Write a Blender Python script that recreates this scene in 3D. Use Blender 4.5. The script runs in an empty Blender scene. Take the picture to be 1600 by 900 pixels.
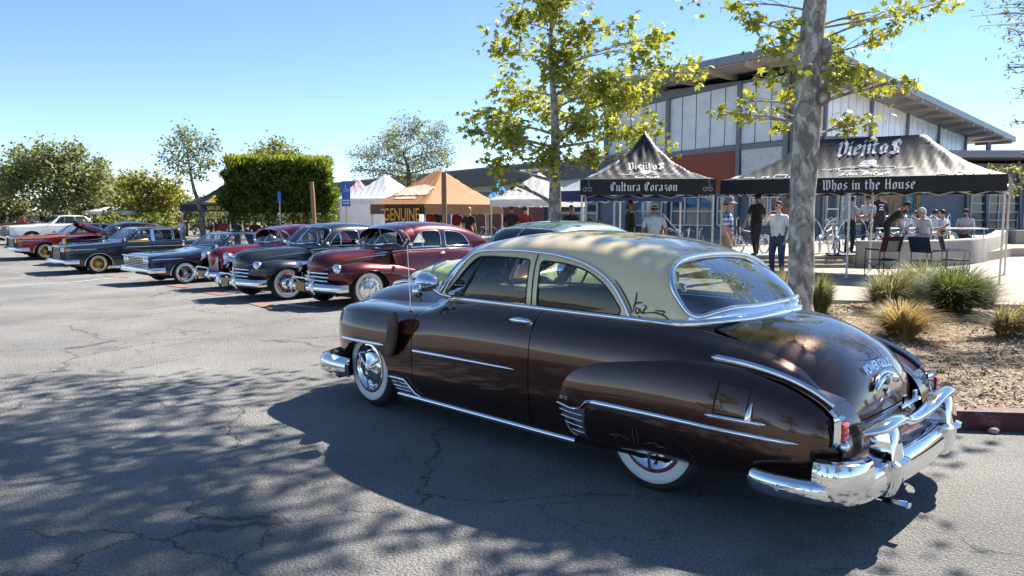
import bpy, bmesh, math, random
import numpy as np
from mathutils import Vector, Matrix, Quaternion
from mathutils.geometry import delaunay_2d_cdt

# ------------------------------------------------------------------ camera, sky, sun, exposure
SC = bpy.context.scene
COL = SC.collection
F_PX, PITCH, CAM_H = 1190.0, 0.1013, 1.71
cam = bpy.data.cameras.new('camera')
cam.sensor_width = 36.0
cam.lens = F_PX / 1600.0 * 36.0
cam.clip_start, cam.clip_end = 0.05, 3000.0
cam_o = bpy.data.objects.new('camera', cam)
cam_o.location = (0, 0, CAM_H)
cam_o.rotation_euler = (math.pi / 2 - PITCH, 0, 0)
COL.objects.link(cam_o)
SC.camera = cam_o

SUN_DIR = Vector((0.68, 0.64, 1.0)).normalized()
SUN_EL = math.asin(SUN_DIR.z)
SUN_AZ = math.atan2(SUN_DIR.x, SUN_DIR.y)
world = bpy.data.worlds.new('World')
SC.world = world
world.use_nodes = True
wn = world.node_tree
wn.nodes.clear()
sky = wn.nodes.new('ShaderNodeTexSky')
sky.sky_type = 'NISHITA'
sky.sun_disc = False
sky.sun_elevation = SUN_EL
sky.sun_rotation = SUN_AZ
sky.altitude = 1800.0
sky.air_density = 0.9
sky.dust_density = 0.0
sky.ozone_density = 4.0
bg = wn.nodes.new('ShaderNodeBackground')
bg.inputs['Strength'].default_value = 0.082
wo = wn.nodes.new('ShaderNodeOutputWorld')
hs = wn.nodes.new('ShaderNodeHueSaturation')
hs.inputs['Saturation'].default_value = 1.0
wn.links.new(sky.outputs[0], hs.inputs['Color'])
wn.links.new(hs.outputs[0], bg.inputs[0])
wn.links.new(bg.outputs[0], wo.inputs[0])

sun = bpy.data.lights.new('sun', 'SUN')
sun.energy = 4.6
sun.angle = math.radians(0.55)
sun.color = (1.0, 0.93, 0.82)
sun_o = bpy.data.objects.new('sun', sun)
sun_o.rotation_euler = (-SUN_DIR).to_track_quat('-Z', 'Y').to_euler()
sun_o.location = (30, 30, 40)
COL.objects.link(sun_o)

SC.view_settings.view_transform = 'Standard'
SC.view_settings.look = 'None'
SC.view_settings.exposure = 1.42
SC.view_settings.gamma = 1.0
SC.view_settings.use_curve_mapping = False
SC.render.engine = 'CYCLES'
SC.cycles.use_denoising = True
SC.cycles.max_bounces = 8
SC.cycles.transparent_max_bounces = 16
SC.cycles.caustics_reflective = False
SC.cycles.caustics_refractive = False
SC.cycles.sample_clamp_indirect = 6.0

# ------------------------------------------------------------------ helpers
PI = math.pi
def rnd(seed): return random.Random(seed)

def ray(u, v):
    c, s = math.cos(PITCH), math.sin(PITCH)
    k = -(v - 450) / F_PX
    return Vector(((u - 800) / F_PX, c + k * s, -s + k * c))
def at(u, v, d):
    """world point seen at photo pixel (u, v), d metres ahead"""
    r = ray(u, v)
    return Vector((0, 0, CAM_H)) + r * (d / r.y)
def on_ground(u, v, z=0.0):
    r = ray(u, v)
    return Vector((0, 0, CAM_H)) + r * ((z - CAM_H) / r.z)
def gz(x, y):
    """height of the car park: level round the brown car, falling away to the far left"""
    a = -.714 * x + .70 * y - 8.0
    return float(LOT(a))
def on_lot(u, v):
    r = ray(u, v); p = on_ground(u, v)
    for _ in range(30):
        z = gz(p.x, p.y); p = on_ground(u, v, z)
    return p
def on_plane(u, v, p0, n):
    r = ray(u, v); o = Vector((0, 0, CAM_H))
    return o + r * ((Vector(p0) - o).dot(n) / r.dot(n))

def put(o, parent=None):
    COL.objects.link(o)
    if parent is not None: o.parent = parent
    return o
def tag(o, label=None, cat=None, group=None, kind=None):
    if label: o['label'] = label
    if cat: o['category'] = cat
    if group: o['group'] = group
    if kind: o['kind'] = kind
    return o
def thing(name, loc, rz=0.0, label=None, cat=None, group=None):
    o = bpy.data.objects.new(name, None)
    o.empty_display_size = 0.1
    o.location = loc; o.rotation_euler = (0, 0, rz)
    put(o)
    return tag(o, label, cat, group)
def copy_tree(o, parent=None):
    c = o.copy(); COL.objects.link(c); c.parent = parent
    for ch in list(o.children): copy_tree(ch, c)
    return c

def mesh_obj(name, verts, faces, mats, parent=None, smooth=40, mi=None, normals=None):
    me = bpy.data.meshes.new(name)
    me.from_pydata([tuple(map(float, v)) for v in verts], [], faces)
    if not isinstance(mats, (list, tuple)): mats = [mats]
    for m in mats: me.materials.append(m)
    if mi is not None: me.polygons.foreach_set('material_index', mi)
    me.update()
    if smooth:
        me.polygons.foreach_set('use_smooth', [True] * len(me.polygons))
        if normals is not None:
            me.normals_split_custom_set_from_vertices([tuple(n) for n in normals])
        elif smooth < 180:
            me.set_sharp_from_angle(angle=math.radians(smooth))
    o = bpy.data.objects.new(name, me)
    return put(o, parent)

class MB:
    """collects shapes into one mesh"""
    def __init__(s): s.v = []; s.f = []; s.m = []; s.cur = 0
    def mat(s, i): s.cur = i; return s
    def add(s, vs, fs):
        b = len(s.v); s.v += [tuple(v) for v in vs]
        for f in fs: s.f.append([b + i for i in f]); s.m.append(s.cur)
        return s
    def box(s, c, size, rot=None, taper=1.0):
        hx, hy, hz = size[0] / 2, size[1] / 2, size[2] / 2
        vs = []
        for z in (-1, 1):
            k = taper if z > 0 else 1
            for x, y in ((-1, -1), (1, -1), (1, 1), (-1, 1)):
                vs.append(Vector((x * hx * k, y * hy * k, z * hz)))
        if rot is not None:
            R = rot if isinstance(rot, Matrix) else Matrix.Rotation(rot, 3, 'Z')
            vs = [R @ v for v in vs]
        c = Vector(c)
        return s.add([v + c for v in vs], [(3, 2, 1, 0), (4, 5, 6, 7), (0, 1, 5, 4), (1, 2, 6, 5), (2, 3, 7, 6), (3, 0, 4, 7)])
    def bar(s, a, b, w, h=None, up=(0, 0, 1)):
        a, b = Vector(a), Vector(b); h = h or w
        d = (b - a).normalized(); up = Vector(up)
        if abs(d.dot(up)) > .98: up = Vector((1, 0, 0))
        r = d.cross(up).normalized(); u = r.cross(d)
        vs = []
        for p in (a, b):
            for i, j in ((-1, -1), (1, -1), (1, 1), (-1, 1)): vs.append(p + r * (i * w / 2) + u * (j * h / 2))
        return s.add(vs, [(0, 1, 2, 3), (7, 6, 5, 4), (0, 4, 5, 1), (1, 5, 6, 2), (2, 6, 7, 3), (3, 7, 4, 0)])
    def grid(s, rows, closed=False, flip=False):
        n, m = len(rows), len(rows[0]); b = len(s.v)
        for r in rows: s.v += [tuple(p) for p in r]
        mm = m if closed else m - 1
        for i in range(n - 1):
            for j in range(mm):
                k = (j + 1) % m
                q = [b + i * m + j, b + i * m + k, b + (i + 1) * m + k, b + (i + 1) * m + j]
                s.f.append(q[::-1] if flip else q); s.m.append(s.cur)
        return s
    def tube(s, path, r, n=8, caps=True, closed=False, flat=1.0, up=None):
        path = [Vector(p) for p in path]
        rs = r if isinstance(r, (list, tuple)) else [r] * len(path)
        rows = []; prev = None
        N = len(path)
        for i, p in enumerate(path):
            if closed: d = path[(i + 1) % N] - path[i - 1]
            else: d = path[min(i + 1, N - 1)] - path[max(i - 1, 0)]
            if d.length < 1e-9: d = Vector((0, 0, 1))
            d.normalize()
            if up is not None: ref = Vector(up)
            elif prev is None: ref = Vector((0, 0, 1)) if abs(d.z) < .9 else Vector((1, 0, 0))
            else: ref = prev
            a = ref - d * ref.dot(d)
            if a.length < 1e-6: a = d.orthogonal()
            a.normalize(); prev = a; c = d.cross(a)
            rows.append([p + (a * math.cos(t) + c * (math.sin(t) * flat)) * rs[i] for t in [2 * PI * k / n for k in range(n)]])
        b = len(s.v)
        if closed: rows.append(rows[0])
        s.grid(rows, closed=True)
        if caps and not closed:
            s.f.append(list(range(b + n - 1, b - 1, -1))); s.m.append(s.cur)
            e = b + (N - 1) * n
            s.f.append(list(range(e, e + n))); s.m.append(s.cur)
        return s
    def lathe(s, prof, n=32, axis='y', c=(0, 0, 0), a0=0.0, a1=None):
        """prof: (radius, height) pairs turned round the axis"""
        rows = []
        full = a1 is None
        for k in range(n if full else n + 1):
            t = a0 + ((2 * PI if full else a1 - a0) * k / n)
            row = []
            for r, h in prof:
                x, y = r * math.cos(t), r * math.sin(t)
                if axis == 'z': p = (c[0] + x, c[1] + y, c[2] + h)
                elif axis == 'y': p = (c[0] + x, c[1] + h, c[2] + y)
                else: p = (c[0] + h, c[1] + x, c[2] + y)
                row.append(p)
            rows.append(row)
        if full: rows.append(rows[0])
        return s.grid(rows, flip=(axis != 'y'))
    def ball(s, c, r, n=10, m=7):
        if not isinstance(r, (tuple, list)): r = (r, r, r)
        rows = []
        for i in range(m + 1):
            p = -PI / 2 + PI * i / m
            rows.append([(c[0] + r[0] * math.cos(p) * math.cos(2 * PI * k / n), c[1] + r[1] * math.cos(p) * math.sin(2 * PI * k / n), c[2] + r[2] * math.sin(p)) for k in range(n)])
        return s.grid(rows, closed=True)
    def prism(s, poly, ext, depth):
        """poly: list of 3D points (planar, ccw seen from +ext), extruded by ext*depth"""
        e = Vector(ext) * depth; n = len(poly)
        vs = [Vector(p) for p in poly] + [Vector(p) + e for p in poly]
        fs = [list(range(n - 1, -1, -1)), list(range(n, 2 * n))]
        for i in range(n): fs.append([i, (i + 1) % n, n + (i + 1) % n, n + i])
        return s.add(vs, fs)
    def mirror_y(s):
        b = len(s.v); vs = [(x, -y, z) for x, y, z in s.v]
        fs = [[b + i for i in f[::-1]] for f in s.f]
        s.v += vs; s.f += fs; s.m += list(s.m)
        return s
    def moved(s, M):
        s.v = [tuple(M @ Vector(v)) for v in s.v]; return s
    def build(s, name, mats, parent=None, smooth=40):
        return mesh_obj(name, s.v, s.f, mats, parent, smooth, s.m)

class Crv:
    """smooth curve through knots (monotone-limited Hermite), vectorised"""
    def __init__(s, xs, ys):
        o = np.argsort(xs); s.x = np.asarray(xs, float)[o]; s.y = np.asarray(ys, float)[o]
        h = np.diff(s.x); d = np.diff(s.y) / h
        m = np.zeros_like(s.y)
        m[0], m[-1] = d[0], d[-1]
        for i in range(1, len(m) - 1):
            if d[i - 1] * d[i] <= 0: m[i] = 0
            else:
                w1, w2 = 2 * h[i] + h[i - 1], h[i] + 2 * h[i - 1]
                m[i] = (w1 + w2) / (w1 / d[i - 1] + w2 / d[i])
        s.m = m
    def __call__(s, x):
        x = np.clip(np.asarray(x, float), s.x[0], s.x[-1])
        i = np.clip(np.searchsorted(s.x, x) - 1, 0, len(s.x) - 2)
        h = s.x[i + 1] - s.x[i]; t = (x - s.x[i]) / h
        return ((2 * t**3 - 3 * t**2 + 1) * s.y[i] + (t**3 - 2 * t**2 + t) * h * s.m[i]
                + (-2 * t**3 + 3 * t**2) * s.y[i + 1] + (t**3 - t**2) * h * s.m[i + 1])

def spline(pts, n, closed=False):
    """Catmull-Rom through points, n samples per span"""
    P = [Vector(p) for p in pts]; N = len(P); out = []
    for i in range(N if closed else N - 1):
        if closed: p0, p1, p2, p3 = P[i - 1], P[i], P[(i + 1) % N], P[(i + 2) % N]
        else: p0, p1, p2, p3 = P[max(i - 1, 0)], P[i], P[i + 1], P[min(i + 2, N - 1)]
        for k in range(n):
            t = k / n
            out.append(.5 * ((2 * p1) + (p2 - p0) * t + (2 * p0 - 5 * p1 + 4 * p2 - p3) * t * t + (3 * p1 - p0 - 3 * p2 + p3) * t**3))
    if not closed: out.append(P[-1])
    return out

def in_poly(x, y, poly):
    x = np.asarray(x); y = np.asarray(y); r = np.zeros(x.shape, bool)
    n = len(poly); j = n - 1
    for i in range(n):
        xi, yi = poly[i]; xj, yj = poly[j]
        c = ((yi > y) != (yj > y)) & (x < (xj - xi) * (y - yi) / ((yj - yi) if yj != yi else 1e-12) + xi)
        r ^= c; j = i
    return r
def resample(poly, step):
    out = []
    n = len(poly)
    for i in range(n):
        a, b = np.array(poly[i], float), np.array(poly[(i + 1) % n], float)
        k = max(1, int(np.ceil(np.linalg.norm(b - a) / step)))
        for q in range(k): out.append(tuple(a + (b - a) * q / k))
    return out
def edge_dist(px, py, loop):
    d = np.full(px.shape, 1e9)
    n = len(loop)
    for i in range(n):
        ax, ay = loop[i]; bx, by = loop[(i + 1) % n]
        ex, ey = bx - ax, by - ay; L = ex * ex + ey * ey + 1e-12
        t = np.clip(((px - ax) * ex + (py - ay) * ey) / L, 0, 1)
        d = np.minimum(d, np.hypot(px - ax - t * ex, py - ay - t * ey))
    return d
def cdt_panel(name, fn, poly, mats, parent, step=.05, holes=(), off=0.0, flip=False, mirror=False):
    """a smooth panel cut from the surface fn(a, b): outline and holes in (a, b)"""
    loops = [resample(poly, step)] + [resample(h, step) for h in holes]
    pts, edges = [], []
    for L in loops:
        b = len(pts); pts += L
        edges += [(b + i, b + (i + 1) % len(L)) for i in range(len(L))]
    A = np.array(poly); lo, hi = A.min(0), A.max(0)
    gx, gy = np.meshgrid(np.arange(lo[0] + step / 2, hi[0], step), np.arange(lo[1] + step / 2, hi[1], step))
    gx, gy = gx.ravel(), gy.ravel()
    ok = in_poly(gx, gy, poly)
    for h in holes: ok &= ~in_poly(gx, gy, h)
    gx, gy = gx[ok], gy[ok]
    for L in loops:
        if len(gx):
            k = edge_dist(gx, gy, L) > step * .35
            gx, gy = gx[k], gy[k]
    allp = [Vector(p) for p in pts] + [Vector((a, b)) for a, b in zip(gx, gy)]
    vs, es, fs, _, _, _ = delaunay_2d_cdt(allp, edges, [], 0, 1e-6)
    V = np.array([[v.x, v.y] for v in vs]); Fc = np.array(fs)
    c = V[Fc].mean(1)
    ok = in_poly(c[:, 0], c[:, 1], poly)
    for h in holes: ok &= ~in_poly(c[:, 0], c[:, 1], h)
    Fc = Fc[ok]
    e = 1e-3
    P = fn(V[:, 0], V[:, 1])
    N = np.cross(fn(V[:, 0] + e, V[:, 1]) - fn(V[:, 0] - e, V[:, 1]), fn(V[:, 0], V[:, 1] + e) - fn(V[:, 0], V[:, 1] - e))
    N /= np.linalg.norm(N, axis=1)[:, None] + 1e-12
    if flip: N = -N; Fc = Fc[:, ::-1]
    P = P + N * off
    if mirror:
        P = P * np.array([1, -1, 1]); N = N * np.array([1, -1, 1]); Fc = Fc[:, ::-1]
    return mesh_obj(name, P, Fc.tolist(), mats, parent, 180, normals=N)
def rounded(poly, r, n=5):
    """polygon with rounded corners (2D)"""
    out = []; N = len(poly)
    for i in range(N):
        p0, p, p1 = (np.array(poly[k % N], float) for k in (i - 1, i, i + 1))
        a, b = p0 - p, p1 - p; la, lb = np.linalg.norm(a), np.linalg.norm(b)
        rr = r[i] if isinstance(r, (list, tuple)) else r
        q = min(rr, la * .45, lb * .45)
        s, e = p + a / la * q, p + b / lb * q
        for k in range(n + 1):
            t = k / n; out.append(tuple((1 - t)**2 * s + 2 * t * (1 - t) * p + t * t * e))
    return out

LOT = Crv([-50, 0, 6, 13, 19, 25, 31, 37, 80], [0, 0, -.08, -.25, -.36, -.22, -.07, 0, 0])    # shallow drainage dip
# ------------------------------------------------------------------ materials
MATS = {}
def nodes_of(name):
    m = bpy.data.materials.new(name); m.use_nodes = True
    nt = m.node_tree; return m, nt, nt.nodes['Principled BSDF']
def N_(nt, t, **kw):
    n = nt.nodes.new(t)
    for k, v in kw.items():
        if k in n.inputs.keys(): n.inputs[k].default_value = v
        else: setattr(n, k, v)
    return n
def rgb(c): return (c[0], c[1], c[2], 1.0)
def mat(name, col, rough=.5, metal=0.0, coat=0.0, var=.12, scale=8.0, bump=0.0, bscale=60.0, spec=.5, emit=None, coat_rough=.03, sub=0.0, trans=0.0):
    """plain surface with gentle procedural colour variation and optional fine relief"""
    if name in MATS: return MATS[name]
    m, nt, b = nodes_of(name)
    b.inputs['Roughness'].default_value = rough
    b.inputs['Metallic'].default_value = metal
    b.inputs['Coat Weight'].default_value = coat
    b.inputs['Coat Roughness'].default_value = coat_rough
    b.inputs['Specular IOR Level'].default_value = spec
    tc = N_(nt, 'ShaderNodeTexCoord')
    if var:
        nz = N_(nt, 'ShaderNodeTexNoise', Scale=scale, Detail=4.0)
        nt.links.new(tc.outputs['Object'], nz.inputs['Vector'])
        r = N_(nt, 'ShaderNodeValToRGB')
        r.color_ramp.elements[0].position = .3; r.color_ramp.elements[1].position = .7
        r.color_ramp.elements[0].color = rgb([x * (1 - var) for x in col])
        r.color_ramp.elements[1].color = rgb([min(1, x * (1 + var)) for x in col])
        nt.links.new(nz.outputs['Fac'], r.inputs['Fac'])
        nt.links.new(r.outputs['Color'], b.inputs['Base Color'])
    else: b.inputs['Base Color'].default_value = rgb(col)
    if bump:
        n2 = N_(nt, 'ShaderNodeTexNoise', Scale=bscale, Detail=5.0)
        nt.links.new(tc.outputs['Object'], n2.inputs['Vector'])
        bp = N_(nt, 'ShaderNodeBump', Strength=bump, Distance=.02)
        nt.links.new(n2.outputs['Fac'], bp.inputs['Height'])
        nt.links.new(bp.outputs['Normal'], b.inputs['Normal'])
    if emit:
        b.inputs['Emission Color'].default_value = rgb(emit[0]); b.inputs['Emission Strength'].default_value = emit[1]
    if trans:
        tl = N_(nt, 'ShaderNodeBsdfTranslucent', Color=rgb(col))
        mx = N_(nt, 'ShaderNodeMixShader', Fac=trans)
        out = nt.nodes['Material Output']
        nt.links.new(b.outputs[0], mx.inputs[1]); nt.links.new(tl.outputs[0], mx.inputs[2])
        nt.links.new(mx.outputs[0], out.inputs['Surface'])
    MATS[name] = m
    return m
def paint(name, col, metal=.0, rough=.35, orange=.012, ior=1.5):
    """car enamel: coloured base under clear lacquer with a trace of orange peel"""
    if name in MATS: return MATS[name]
    m, nt, b = nodes_of(name)
    tc = N_(nt, 'ShaderNodeTexCoord')
    fl = N_(nt, 'ShaderNodeTexVoronoi', Scale=900.0)
    nt.links.new(tc.outputs['Object'], fl.inputs['Vector'])
    mx = N_(nt, 'ShaderNodeMix', data_type='RGBA')
    mx.inputs['A'].default_value = rgb(col); mx.inputs['B'].default_value = rgb([min(1, c * 1.25) for c in col])
    nt.links.new(fl.outputs['Distance'], mx.inputs['Factor'])
    nt.links.new(mx.outputs['Result'], b.inputs['Base Color'])
    b.inputs['Metallic'].default_value = metal
    b.inputs['Roughness'].default_value = rough
    b.inputs['Coat Weight'].default_value = 1.0
    b.inputs['Coat Roughness'].default_value = .012
    b.inputs['Coat IOR'].default_value = ior
    nz = N_(nt, 'ShaderNodeTexNoise', Scale=14.0, Detail=2.0)
    nt.links.new(tc.outputs['Object'], nz.inputs['Vector'])
    bp = N_(nt, 'ShaderNodeBump', Strength=orange, Distance=.02)
    nt.links.new(nz.outputs['Fac'], bp.inputs['Height'])
    nt.links.new(bp.outputs['Normal'], b.inputs['Coat Normal'])
    MATS[name] = m
    return m
def glass_mat(name, tint=(.90, .94, .92), refl=1.0):
    if name in MATS: return MATS[name]
    m = bpy.data.materials.new(name); m.use_nodes = True
    nt = m.node_tree; nt.nodes.clear()
    out = N_(nt, 'ShaderNodeOutputMaterial')
    t = N_(nt, 'ShaderNodeBsdfTransparent', Color=rgb(tint))
    g = N_(nt, 'ShaderNodeBsdfGlossy', Roughness=.01)
    fr = N_(nt, 'ShaderNodeFresnel', IOR=1.52 + .3 * (refl - 1))
    ad = N_(nt, 'ShaderNodeMath', operation='MULTIPLY'); ad.inputs[1].default_value = 1.25 * refl; ad.use_clamp = True
    mx = N_(nt, 'ShaderNodeMixShader')
    nt.links.new(fr.outputs[0], ad.inputs[0]); nt.links.new(ad.outputs[0], mx.inputs[0])
    nt.links.new(t.outputs[0], mx.inputs[1]); nt.links.new(g.outputs[0], mx.inputs[2])
    nt.links.new(mx.outputs[0], out.inputs['Surface'])
    MATS[name] = m
    return m
CHROME = mat('chrome', (.82, .84, .86), .06, 1.0, var=.03, scale=3)
CHROME2 = mat('worn_chrome', (.72, .74, .76), .16, 1.0, var=.1, scale=12)
STEEL = mat('painted_steel', (.55, .56, .57), .4, .6)
RUBBER = mat('tyre_rubber', (.022, .022, .024), .75, bump=.15, bscale=120)
WHITEW = mat('whitewall', (.78, .77, .73), .5, var=.05)
GLASS = glass_mat('car_glass')
GLASS_R = glass_mat('rear_glass', (.50, .55, .56), 1.9)
GLASS_D = glass_mat('dark_window_glass', (.30, .33, .34), 1.2)
BLACK = mat('black_paint', (.012, .012, .014), .45)
DARK = mat('dark_void', (.01, .01, .011), .8)
DARKTRIM = mat('dark_vinyl', (.03, .028, .027), .6, bump=.1)
CREAM = paint('cream_enamel', (.64, .53, .31), 0.0, .4)
BROWN = paint('root_beer_metallic', (.056, .023, .012), .85, .27, ior=1.54)
REDLENS = mat('red_lens', (.75, .05, .015), .15, coat=1, var=.05)
GOLD = mat('gold_plate', (.75, .52, .2), .18, 1.0)
HEADLAMP = mat('lamp_glass', (.72, .75, .78), .08, .35, coat=1)
# ------------------------------------------------------------------ car building kit (car frame: x forward from front axle, y left, z up)
class Sections:
    """surface through cross-sections: rows = {x: [(y, z), ...]} at knots t"""
    def __init__(s, rows, tk):
        xs = sorted(rows); s.t = np.array(tk, float)
        s.Y = [Crv(xs, [rows[x][k][0] for x in xs]) for k in range(len(tk))]
        s.Z = [Crv(xs, [rows[x][k][1] for x in xs]) for k in range(len(tk))]
    def _h(s, K, t):
        T = s.t; K = np.array(K)
        h = np.diff(T)[:, None]; d = np.diff(K, axis=0) / h
        M = np.zeros_like(K); M[0], M[-1] = d[0], d[-1]
        M[1:-1] = (d[:-1] * h[1:] + d[1:] * h[:-1]) / (h[1:] + h[:-1])
        i = np.clip(np.searchsorted(T, t) - 1, 0, len(T) - 2); c = np.arange(K.shape[1])
        hh = (T[i + 1] - T[i]); q = (t - T[i]) / hh
        return ((2 * q**3 - 3 * q**2 + 1) * K[i, c] + (q**3 - 2 * q**2 + q) * hh * M[i, c]
                + (-2 * q**3 + 3 * q**2) * K[i + 1, c] + (q**3 - q**2) * hh * M[i + 1, c])
    def __call__(s, x, t):
        x = np.asarray(x, float); t = np.asarray(t, float)
        return np.stack([x, s._h([f(x) for f in s.Y], t), s._h([f(x) for f in s.Z], t)], 1)
    def t_of(s, x, z, lo=None, hi=None):
        lo = s.t[0] if lo is None else lo; hi = s.t[-1] if hi is None else hi
        T = np.linspace(lo, hi, 161)
        Zs = np.maximum.accumulate(s(np.full(161, float(x)), T)[:, 2])
        return float(np.interp(z, Zs, T))
    def pt(s, x, t, off=0.0):
        x = np.array([x], float); t = np.array([t], float); e = 1e-3
        P = s(x, t)[0]
        if off:
            n = np.cross((s(x + e, t) - s(x - e, t))[0], (s(x, t + e) - s(x, t - e))[0]); n /= np.linalg.norm(n) + 1e-12
            if n[1] < 0 and abs(n[1]) > .3: n = -n
            elif n[2] < 0 and abs(n[1]) <= .3: n = -n
            P = P + n * off
        return Vector(P)
class Dome(Sections):
    """greenhouse: belt (t=0) over the roof (t=1) to the other belt (t=2)"""
    FT = [0, .16, .3, .44, .62, .82, 1]
    FY = [1, .978, .935, .85, .66, .35, 0]
    FZ = [0, .33, .60, .80, .93, .985, 1]
    def __init__(s, belt, w, top, FY=None, FZ=None):
        s.b, s.w, s.top = belt, w, top
        T = s.FT; fy = FY or s.FY; fz = FZ or s.FZ
        s.t = np.array(T + [2 - q for q in T[-2::-1]])
        s.fy = np.array(list(fy) + [-q for q in fy[-2::-1]]); s.fz = np.array(list(fz) + list(fz[-2::-1]))
    def __call__(s, x, t):
        x = np.asarray(x, float); t = np.asarray(t, float)
        o = np.ones_like(x)
        fy = s._h(s.fy[:, None] * o[None], t); fz = s._h(s.fz[:, None] * o[None], t)
        b = s.b(x)
        return np.stack([x, s.w(x) * fy, b + (s.top(x) - b) * fz], 1)
    def t_of(s, x, z): return Sections.t_of(s, x, z, 0.0, 1.0)

def crown(name, center, edge, mats, parent, n=6, nv=13, pw=2.3, smooth=60, thick=0):
    """bonnet or lid: full-width sheet between a centre profile (x, z) and an edge profile (x, y, z)"""
    C = spline([(p[0], 0, p[1]) for p in center], n); E = spline(edge, n)
    mb = MB(); rows = []
    for c, e in zip(C, E):
        r = []
        for k in range(nv):
            v = -1 + 2 * k / (nv - 1); b = 1 - abs(v)**pw
            r.append((e.x + (c.x - e.x) * b, v * e.y, e.z + (c.z - e.z) * b))
        rows.append(r)
    mb.grid(rows)
    return mb.build(name, mats, parent, smooth)
def inflate(name, outline, a, b, y0, h, mats, parent, mirror=False, rings=9, yfun=None, pw=2.0, n=4):
    """pontoon: side outline (x, z) swelling outwards to a ridge between a and b"""
    O = spline([(p[0], 0, p[1]) for p in outline], n, closed=True)
    A, B = Vector((a[0], 0, a[1])), Vector((b[0], 0, b[1])); d = B - A
    rows = [[(p.x, -(y0 - .28) if mirror else y0 - .28, p.z) for p in O]]
    for k in range(rings):
        s = 1 - math.cos(k / (rings - 1) * PI / 2)
        y = (1 - (1 - s)**pw)**(1 / pw)
        row = []
        for p in O:
            t = max(0, min(1, (p - A).dot(d) / d.length_squared)); q = A + d * t
            r = p.lerp(q, s)
            yy = y0 + h * y + (yfun(r.x, r.z) if yfun else 0)
            row.append((r.x, -yy if mirror else yy, r.z))
        rows.append(row)
    mb = MB(); mb.grid(rows, closed=True, flip=not mirror)
    return mb.build(name, mats, parent, 80)
def sweep(mb, path, sec, upv=(0, 0, 1), scale=None, closed_sec=True):
    """sec: list of (out, up) offsets; path in plan; out = right-hand normal of travel"""
    path = [Vector(p) for p in path]; rows = []
    for i, p in enumerate(path):
        d = (path[min(i + 1, len(path) - 1)] - path[max(i - 1, 0)]); d.normalize()
        u = Vector(upv); o = d.cross(u); o.normalize(); u2 = o.cross(d)
        k = scale[i] if scale else 1.0
        rows.append([p + o * (a * k) + u2 * (b * k) for a, b in sec])
    b0 = len(mb.v); n = len(sec)
    mb.grid(rows, closed=closed_sec)
    if closed_sec:
        mb.f.append(list(range(b0 + n - 1, b0 - 1, -1))); mb.m.append(mb.cur)
        e = b0 + (len(path) - 1) * n; mb.f.append(list(range(e, e + n))); mb.m.append(mb.cur)
    return mb

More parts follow.
